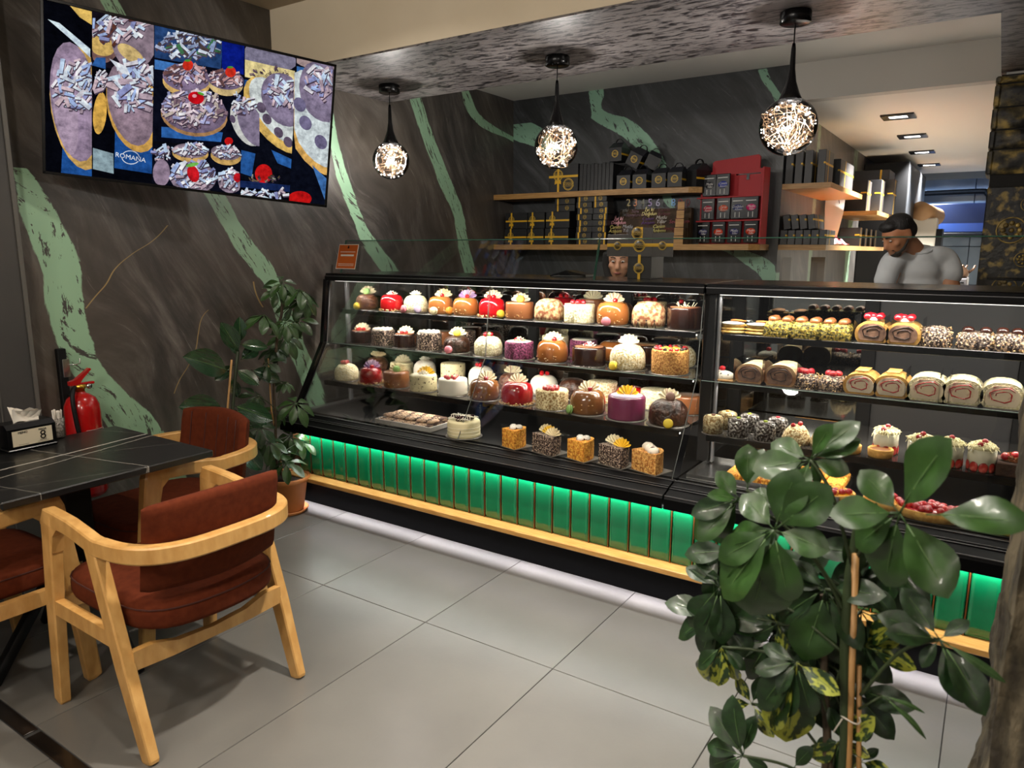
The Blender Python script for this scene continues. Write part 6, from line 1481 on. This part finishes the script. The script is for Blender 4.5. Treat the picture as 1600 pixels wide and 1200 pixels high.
tr = MB(); chain(tr, [((-.09,.07,.93),.105),((-.10,.05,.5),.080),((-.10,.08,.06),.068)]); chain(tr, [((.09,.09,.93),.105),((.10,.07,.5),.080),((.10,.10,.06),.068)]); tr.sph((0,.07,.93), (.155,.115,.09), 20, 12)
remesh(tr.build('trousers', TROU, man), .012, 4)
for s_ in (-1, 1): MB().sph((s_*.10,.03,.045), (.05,.13,.045), 16, 10).build('shoe', BLKC, man)
# second person, face seen between the open gift boxes
q = ony(968, 412, 3.95)
wom = thing('person', 'person in black bending behind the open gift box, face half hidden', 'person', (q.x, 3.95, 0))
HM2 = T(.0,0,q.z+.012) @ RZ(18) @ RX(6) @ S(.92,.92,.92)
b2 = MB(); head(b2, HM2); chain(b2, [((0,.06,q.z-.20),.052),((0,.03,q.z-.09),.050)]); chain(b2, [((0,.12,.85),.12),((0,.12,1.0),.115),((0,.09,q.z-.27),.12)])
for s_ in (-1, 1):
    chain(b2, [((s_*.15,.10,q.z-.26),.05),((s_*.21,.06,1.0),.04),((s_*.15,-.12,.98),.032)]); hand(b2, (s_*.15,-.12,.98), (-s_*.3,-1,0), (0,0,1), .9)
    chain(b2, [((s_*.08,.12,.85),.085),((s_*.09,.12,.45),.06),((s_*.09,.12,.08),.042)])
remesh(b2.build('body', SKIN2, wom), .0085, 4)
sc_ = MB(); sc_.sph((0,.040,.030), (.096,.100,.108), 24, 16, M=HM2); sc_.sph((0,.07,-.05), (.092,.085,.10), 20, 14, M=HM2)
for s_ in (-1, 1): sc_.tube([(s_*.078,-.01,.06),(s_*.085,-.005,-.02),(s_*.066,-.02,-.09),(s_*.02,-.03,-.135)], .028, 10, M=HM2)
remesh(sc_.build('headscarf', BLKC, wom), .008, 4)
to_ = MB()
for z_, rx_ in ((.80,.15),(.92,.15),(1.02,.16),(q.z-.27,.17)): to_.sph((0,.11,z_), (rx_,.12,.10), 20, 12)
to_.sph((0,.05,q.z-.17), (.085,.08,.06), 16, 10)
for s_ in (-1, 1): chain(to_, [((s_*.15,.10,q.z-.26),.066),((s_*.21,.06,1.0),.052),((s_*.16,-.09,.98),.042)])
for s_ in (-1, 1): chain(to_, [((s_*.08,.12,.85),.10),((s_*.09,.12,.45),.075),((s_*.09,.12,.03),.062)])
remesh(to_.build('clothing', BLKC, wom), .012, 4)
for s_ in (-1, 1):
    MB().tube([(s_*.014,-.089,.032),(s_*.03,-.089,.038),(s_*.046,-.078,.034)], .0035, 6, M=HM2).build('eyebrow', HAIR, wom)
    MB().sph((s_*.030,-.078,.010), (.013,.009,.006), 10, 8, M=HM2).build('eye', mat('eye_white','cfc7bd',.3), wom)
    MB().sph((s_*.030,-.0855,.008), (.0055,.003,.0055), 8, 6, M=HM2).build('iris', HAIR, wom)
    MB().sph((s_*.09,.05,.04), (.045,.12,.04), 14, 9).build('shoe', BLKC, wom)
MB().sph((0,-.0905,-.062), (.022,.009,.007), 12, 8, M=HM2).build('lips', mat('lips','8e4a44',.4), wom)
# open gift boxes on the case top behind the glass screen
yb = 3.42
def xq(u, v=400): return ony(u, v, yb).x
zb = 1.362
t = thing('open_gift_box', 'open black gift box with folded flaps and ribbons behind the counter glass', 'box', (xq(1000), yb, zb))
c0 = xq(1000)
MB().rbox((xq(981)-c0,0,0),(xq(1018)-c0,.16,.115),.002).build('carton', CARD, t)
def zz(v): return ony(1000, v, yb).z-zb
MB().rbox((xq(949)-c0,-.004,zz(401)),(xq(981)-c0,.004,zz(366)),.001).build('left_flap', CARDG, t)
MB().rbox((xq(1019)-c0,-.004,zz(401)),(xq(1051)-c0,.004,zz(364)),.001).build('right_flap', CARDG, t)
MB().rbox((xq(981)-c0,-.006,.11),(xq(1019)-c0,.003,zz(356)),.001).build('back_flap', CARDG, t)
mb = MB(); mb.box((xq(949)-c0,-.0072,zz(385.5)),(xq(1052)-c0,-.0062,zz(380.5))); mb.box((xq(1000)-c0-.007,-.0076,0),(xq(1000)-c0+.007,-.0062,.12)); mb.box((xq(1002)-c0-.006,-.0078,zz(372)),(xq(1002)-c0+.006,-.0064,zz(355)))
mb.build('ribbon', RIBBON, t)
for u, v, s_ in ((1000,384,.031),(999,419,.027),(966,384,.021),(1036,384,.021),(997,364,.030)):
    MB().lathe([(0,0),(s_*.98,0),(s_*.98,.001),(0,.001)], 24, M=T(xq(u,v)-c0,-.0080,zz(v)) @ FRONT).build('round_label', CARD, t)
    link('emblem', emblem(s_), t, T(xq(u,v)-c0,-.0096,zz(v)) @ FRONT)
t = thing('payment_terminal', 'slim dark tablet lying on the case top behind the glass', 'tablet', (xq(885,432), 3.45, zb)); MB().prism([(-.12,0),(.10,0),(.10,.012),(-.02,.035),(-.12,.006)], .1, M=RX(90) @ T(0,0,-.1)).build('body', BLACK, t); MB().box((-.10,-.002,.004),(.08,-.001,.007)).build('edge_trim', STEEL, t)

# ------------------------------------------------------------------ plants
from mathutils import noise as mnoise
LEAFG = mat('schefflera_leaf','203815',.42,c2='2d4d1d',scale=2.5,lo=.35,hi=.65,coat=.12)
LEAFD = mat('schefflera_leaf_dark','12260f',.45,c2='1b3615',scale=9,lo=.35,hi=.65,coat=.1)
LEAFV = mat('variegated_leaf','8f9634',.45,c2='17300f',scale=3.6,lo=.47,hi=.52,stretch=(1,2.6,1),coat=.1)
LEAFL = mat('young_leaf','2f4a24',.45,c2='3d5a30',scale=14,lo=.35,hi=.65)
FICUS = mat('rubber_leaf','16301a',.22,c2='1f3f22',scale=5,lo=.35,hi=.65,coat=.35,stretch=(.6,6,1))
STEM = mat('green_stem','2c3a1c',.6); TRUNK = mat('woody_stem','3a3022',.8,c2='4a3c2a',scale=30,bump=.4); BAMB = mat('bamboo_stake','9c7442',.5,c2='b48a54',scale=20,stretch=(3,3,.6))
VEINM = mat('leaf_midrib','4d6a3a',.5)
def leaf_mesh(name, m, wr=.22, droop=.18, fold=.22, pet=.14, tipw=1.25, wav=0.02):
    mb = MB(); nu, nv = 11, 7
    def f(a_, b_):
        t = a_; y = (b_-.5)*2
        w_ = wr*math.sin(math.pi*min(1, t**tipw))**.75 if 0 < t < 1 else 0.0
        x = pet+(1-pet)*t
        return (x, y*w_, abs(y)*w_*fold-droop*x*x+wav*math.sin(9*t+3*y)*w_*4)
    mb.surf(f, nu, nv)
    mb.tube([(0,0,0),(pet*.5,0,-.002),(pet*1.1,0,-droop*pet*pet)], .012, 5)
    mb.tube([(pet+(1-pet)*t,0,.004-droop*(pet+(1-pet)*t)**2) for t in (0,.25,.5,.75,.97)], [.012,.009,.007,.005,.002], 4, 1)
    return mb.mesh(name, [m, VEINM])
LM = {}
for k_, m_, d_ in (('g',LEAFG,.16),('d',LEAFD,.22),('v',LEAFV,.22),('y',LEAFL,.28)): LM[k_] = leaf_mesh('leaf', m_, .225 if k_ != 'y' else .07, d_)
LM['b'] = leaf_mesh('leaf', LEAFG, .29, .12, .16); LM['f'] = leaf_mesh('leaf', FICUS, .25, .14, .26, .08, 1.0, .0); LM['n'] = leaf_mesh('leaf', LEAFG, .20, .30)
def leaf(t, key, base, tip, nh):
    base, tip = Vector(base), Vector(tip); d = tip-base; L_ = d.length; x_ = d.normalized(); n_ = Vector(nh); z_ = n_-x_*n_.dot(x_)
    if z_.length < 1e-4: z_ = x_.orthogonal()
    z_.normalize(); y_ = z_.cross(x_)
    M_ = Matrix(((x_.x*L_,y_.x*L_,z_.x*L_,base.x),(x_.y*L_,y_.y*L_,z_.y*L_,base.y),(x_.z*L_,y_.z*L_,z_.z*L_,base.z),(0,0,0,1)))
    return link('leaf', LM[key], t, M_)
def terracotta_pot(t, c, s=1.0):
    Mp = T(*c) @ S(s,s,s)
    MB().lathe([(0,.012),(.088,.012),(.095,.02),(.120,.185),(.136,.19),(.138,.215),(.132,.218),(.122,.21),(.118,.19),(0,.185)], 32, M=Mp).build('pot', TERRA, t)
    MB().lathe([(0,0),(.105,0),(.122,.022),(.117,.024),(.10,.008),(0,.008)], 32, M=Mp).build('saucer', TERRA, t)
    MB().lathe([(0,.196),(.117,.192)], 24, M=Mp).build('soil', SOIL, t)
# near plant on the right, in front of the counter
YP = 1.30
def pp(u, v, dy=0.0): return ony(u, v, YP+dy)
np_ = thing('umbrella_plant', 'large umbrella plant with bamboo stakes in the right foreground', 'plant')
TOCAM = Vector((.0,-.75,.65))
rg = random.Random(77)
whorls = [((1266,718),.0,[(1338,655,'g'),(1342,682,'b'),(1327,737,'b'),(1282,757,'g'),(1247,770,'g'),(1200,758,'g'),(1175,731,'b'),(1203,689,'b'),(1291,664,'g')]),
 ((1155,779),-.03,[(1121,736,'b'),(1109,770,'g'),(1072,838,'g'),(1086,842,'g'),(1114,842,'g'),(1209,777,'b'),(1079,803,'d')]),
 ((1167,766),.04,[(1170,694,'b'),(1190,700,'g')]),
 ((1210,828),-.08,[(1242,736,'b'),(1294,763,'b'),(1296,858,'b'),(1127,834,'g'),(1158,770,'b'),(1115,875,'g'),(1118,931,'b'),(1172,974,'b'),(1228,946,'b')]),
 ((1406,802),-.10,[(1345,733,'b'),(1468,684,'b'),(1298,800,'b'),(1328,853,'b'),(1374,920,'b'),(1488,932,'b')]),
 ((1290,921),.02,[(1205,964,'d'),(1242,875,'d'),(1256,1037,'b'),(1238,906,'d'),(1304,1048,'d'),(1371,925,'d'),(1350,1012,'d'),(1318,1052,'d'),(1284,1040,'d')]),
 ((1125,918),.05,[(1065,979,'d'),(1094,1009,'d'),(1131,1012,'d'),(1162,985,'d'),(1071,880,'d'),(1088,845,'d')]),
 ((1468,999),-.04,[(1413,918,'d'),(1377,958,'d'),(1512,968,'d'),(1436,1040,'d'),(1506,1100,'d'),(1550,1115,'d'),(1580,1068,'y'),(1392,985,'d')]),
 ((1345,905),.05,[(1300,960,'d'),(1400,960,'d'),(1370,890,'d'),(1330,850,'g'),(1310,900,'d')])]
keep = []
for (hu, hv), dy, tips in whorls:
    hb = pp(hu, hv, dy); keep.append(hb)
    for u, v, k_ in tips:
        tp = pp(u, v, dy+rg.uniform(-.05,.03)); leaf(np_, k_, hb, tp, TOCAM+Vector((rg.uniform(-.35,.35), 0, rg.uniform(-.25,.3))))
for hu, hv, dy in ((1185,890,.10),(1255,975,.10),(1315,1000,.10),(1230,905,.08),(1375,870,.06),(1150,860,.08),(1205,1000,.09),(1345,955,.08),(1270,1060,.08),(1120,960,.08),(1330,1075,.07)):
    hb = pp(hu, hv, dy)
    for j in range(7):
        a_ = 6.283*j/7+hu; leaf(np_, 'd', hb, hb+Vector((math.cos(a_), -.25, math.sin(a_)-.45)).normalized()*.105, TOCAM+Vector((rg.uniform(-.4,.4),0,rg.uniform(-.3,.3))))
    f_ = pp(1322, hv+60, .05); MB().tube(spline([f_, (f_+hb)/2+Vector((0,0,.02)), hb],4), .003, 6).build('petiole', STEM, np_)
leaf(np_, 'b', pp(1447,804,-.22), pp(1612,806,-.24), (0.1,-.45,.85))
base = Vector((pp(1322,1100).x, YP, .21))
top = pp(1320,900)
trunk = [base, base+Vector((.005,0,.3)), pp(1320,1150), pp(1320,1030), pp(1325,920), pp(1338,840,.02), pp(1345,790,.03)]
MB().tube(spline(trunk,4), .0085, 8).build('stem', STEM, np_)
MB().tube(spline([base+Vector((-.03,.02,0)), pp(1290,1190,.03), pp(1288,1080,.03), pp(1287,930,.03)],4), .007, 7).build('stem', TRUNK, np_)
for hb, frm in zip(keep, ((1330,880),(1320,940),(1322,950),(1322,960),(1340,870),(1318,990),(1318,1020),(1345,1086),(1330,930))):
    f_ = pp(*frm); mid = (f_+hb)/2+Vector((0,0,.03)); MB().tube(spline([f_, mid, hb],5), .0032, 6).build('petiole', STEM, np_)
MB().tube([pp(1324,1210)+Vector((0,0,-.40)), pp(1325,1200), pp(1337,866)], .0062, 8).build('stake', BAMB, np_)
MB().tube([pp(1342,1210,.01)+Vector((0,0,-.40)), pp(1342,1200,.01), pp(1342,1040,.01)], .0045, 8).build('stake', BAMB, np_)
q = pp(1329,1122); MB().tube([(q.x+.016*math.cos(a_/12*6.28), q.y+.012*math.sin(a_/12*6.28), q.z+.003*math.sin(a_)) for a_ in range(12)], .0016, 5, closed=True).tube([(q.x-.012,q.y-.01,q.z),(q.x-.02,q.y-.012,q.z-.02),(q.x-.024,q.y-.012,q.z-.03)], .0013, 5).build('tie', mat('white_tie','cfc8bc',.7), np_)
b2_ = pp(1378,1087); f_ = pp(1342,1108)
MB().tube([f_, b2_], .0022, 5).build('petiole', STEM, np_)
for u, v in ((1446,1104),(1460,1148)): leaf(np_, 'y', b2_, pp(u, v), (0,-.4,.9))
terracotta_pot(np_, (base.x, YP, 0), 1.05)
# variegated companion in the same corner
vp = thing('variegated_plant', 'smaller variegated umbrella plant below the large one', 'plant')
vw = [((1128,1011),.02,[(1083,1042,'d'),(1091,1072,'v'),(1121,1079,'v'),(1149,1072,'v'),(1166,1046,'d'),(1102,1050,'d')]),
 ((1245,1035),-.02,[(1178,1046,'d'),(1176,1108,'d'),(1184,1141,'v'),(1218,1124,'d'),(1236,1180,'v'),(1266,1130,'d'),(1306,1083,'v'),(1190,1006,'d'),(1210,1080,'d')]),
 ((1161,1181),-.02,[(1109,1106,'d'),(1136,1097,'d'),(1098,1158,'d'),(1095,1198,'d'),(1172,1120,'d'),(1140,1140,'v'),(1130,1215,'d'),(1200,1205,'d')]),
 ((1314,1158),.02,[(1262,1190,'v'),(1270,1165,'d'),(1290,1215,'d'),(1357,1180,'v'),(1356,1128,'v'),(1335,1215,'v'),(1300,1110,'d')]),
 ((1175,1100),.05,[(1150,1060,'v'),(1205,1150,'v'),(1215,1108,'d'),(1140,1100,'v'),(1190,1060,'d')]),
 ((1351,1010),.04,[(1433,1040,'v'),(1400,1000,'v'),(1383,973,'v'),(1372,1050,'y')]),
 ((1240,1200),.03,[(1200,1230,'d'),(1280,1235,'v'),(1235,1250,'d'),(1262,1170,'d')]),
 ((1345,1190),.05,[(1385,1205,'v'),(1370,1170,'d'),(1350,1240,'v')]),
 ((1215,975),.06,[(1190,930,'v'),(1250,1000,'d'),(1170,1000,'d'),(1225,1020,'v'),(1160,960,'d')])]
bs = Vector((base.x-.06, YP+.05, .21))
for (hu, hv), dy, tips in vw:
    hb = pp(hu, hv, dy)
    for u, v, k_ in tips: leaf(vp, k_, hb, pp(u, v, dy+rg.uniform(-.04,.02)), TOCAM+Vector((rg.uniform(-.4,.4),0,rg.uniform(-.3,.3))))
    MB().tube(spline([pp(1295,min(1235,hv+90),.03), (pp(1295,hv+60,.03)+hb)/2+Vector((0,0,.02)), hb],5), .0028, 6).build('petiole', STEM, vp)
MB().tube(spline([bs, pp(1296,1240,.03), pp(1294,1150,.03), pp(1290,1060,.03)],5), .006, 7).build('stem', TRUNK, vp)
# wall-side umbrella plant
sp2 = thing('umbrella_plant', 'tall umbrella plant in a terracotta pot against the left end of the counter', 'plant')
pc = Vector((-3.325, 2.645, 0))
terracotta_pot(sp2, pc, 1.0)
def wx(u, v, dx=0.0): return onx(u, v, -3.25+dx)
MB().tube(spline([pc+Vector((0,0,.19)), wx(433,722), wx(430,650), wx(428,600), wx(434,517), wx(440,490), wx(441,455)],4), [.008]*24+[.004], 7).build('stem', TRUNK, sp2)
MB().tube([pc+Vector((.01,-.02,.19)), wx(424,640,.01), wx(419,560,.0)], .004, 6).build('stake', BAMB, sp2)
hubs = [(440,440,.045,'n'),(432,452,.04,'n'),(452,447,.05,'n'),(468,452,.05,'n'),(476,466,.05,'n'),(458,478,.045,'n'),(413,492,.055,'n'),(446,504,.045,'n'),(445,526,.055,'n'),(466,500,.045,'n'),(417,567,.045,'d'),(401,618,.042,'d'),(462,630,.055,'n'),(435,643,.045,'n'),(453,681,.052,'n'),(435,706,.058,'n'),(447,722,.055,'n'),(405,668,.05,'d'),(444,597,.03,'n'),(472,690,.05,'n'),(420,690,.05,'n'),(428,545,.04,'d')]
for i, (u, v, s_, k_) in enumerate(hubs):
    dx = rg.uniform(-.07,.10); hb = wx(u, v, dx)
    n = rg.choice((6,7,8)); tilt = Vector((rg.uniform(-.1,.7), rg.uniform(-.7,.2), .55)).normalized(); a0 = rg.random()*6.28
    e1 = tilt.orthogonal().normalized(); e2 = tilt.cross(e1)
    for j in range(n):
        a_ = a0+6.283*j/n; d_ = (e1*math.cos(a_)+e2*math.sin(a_))-tilt*.12+Vector((0,0,-.30))
        L_ = s_*2.4*rg.uniform(.85,1.1); tp = hb+d_.normalized()*L_
        tp.x = max(tp.x, XW+.012); leaf(sp2, k_, hb, tp, tilt+Vector((0,0,.3)))
    fr_ = wx(434 if v > 480 else 440, min(v+25, 722)); MB().tube(spline([fr_, (fr_+hb)/2+Vector((0,0,.012)), hb],4), .0026, 5).build('petiole', STEM, sp2)
# rubber plant behind the far chair
rp = thing('rubber_plant', 'broad-leaved rubber plant tied to a stake behind the far chair', 'plant')
def fx(u, v, dx=0.0): return onx(u, v, -3.22+dx)
fb = Vector((-3.27, fx(360,700).y+.02, 0)); terracotta_pot(rp, fb, .95)
MB().tube(spline([fb+Vector((0,0,.18)), fx(360,700), fx(363,645), fx(369,575), fx(372,548)],5), .0085, 8).build('stem', mat('rubber_stem','2a3520',.5), rp)
MB().tube([fb+Vector((.0,-.02,.18)), fx(355,645,.015), fx(362,562,.015)], .0055, 7).build('stake', BAMB, rp)
for (bu,bv),(tu,tv), d0, d1, nh in (((375,536),(375,496),0,.02,(1,-.3,.2)),((374,549),(348,506),.01,.03,(.7,-.5,.5)),((374,538),(418,541),0,.10,(.3,-.3,1)),((376,562),(405,541),0,-.02,(.6,-.4,.6)),((358,580),(296,555),0,.06,(.5,-.35,.8)),((369,577),(405,600),0,.10,(.5,-.2,.8)),((392,578),(441,593),-.04,.02,(.4,-.2,.9)),((366,570),(336,594),-.03,-.06,(.9,-.3,.3)),((353,642),(288,632),0,.05,(.5,-.3,.9)),((365,634),(428,654),0,.12,(.4,-.1,1)),((366,640),(421,664),-.02,.04,(.6,-.2,.8)),((370,660),(392,709),0,.06,(.9,-.3,.4)),((366,700),(362,742),0,.10,(.9,-.4,.3)),((362,590),(372,622),-.02,-.02,(.9,-.3,.1)),((370,690),(412,735),-.02,.05,(.8,-.2,.5)),((360,650),(318,690),0,.05,(.8,-.3,.5)),((370,556),(362,528),-.02,-.05,(.9,-.2,.3))):
    tp = fx(tu, tv, d1); tp.x = max(tp.x, XW+.02); leaf(rp, 'f', fx(bu, bv, d0), tp, Vector(nh)*.5+Vector((.8,-.5,.25)))

# ------------------------------------------------------------------ weathered post at the right edge
wp_ = thing('weathered_post', 'rough weathered grey-brown stone post at the right picture edge', 'pillar', (0,0,0))
BARK = mat('weathered_stone','3b352b',.85,c2='6a604c',c3='4d4636',scale=6,lo=.40,hi=.60,stretch=(4,4,1.1),detail=9,bump=5,bscale=9)
def rk(x_, y_, z_): return mnoise.fractal(Vector((x_*9, y_*9, z_*4.0)), 1.0, 2.0, 5)*.022-.030*max(0, .35-abs(mnoise.noise(Vector((x_*20, y_*20, z_*1.8)))))+.01
X0, X1, Y0, Y1 = .082, .50, 1.50, 1.86
per = [(X0+(X1-X0)*i/26, Y0, 0, -1) for i in range(26)] + [(X1, Y0+(Y1-Y0)*i/10, 1, 0) for i in range(10)] + [(X1-(X1-X0)*i/14, Y1, 0, 1) for i in range(14)] + [(X0, Y1-(Y1-Y0)*i/22, -1, 0) for i in range(22)]
def f(a_, b_):
    x_, y_, nx_, ny_ = per[int(round(a_*len(per))) % len(per)]; z_ = 2.79*b_; d_ = rk(x_, y_, z_)
    return (x_+nx_*d_+(d_ if nx_ == 0 else 0)*.3, y_+ny_*d_, z_)
MB().surf(f, len(per), 150, cu=True, smooth=False).build('post', BARK, wp_)
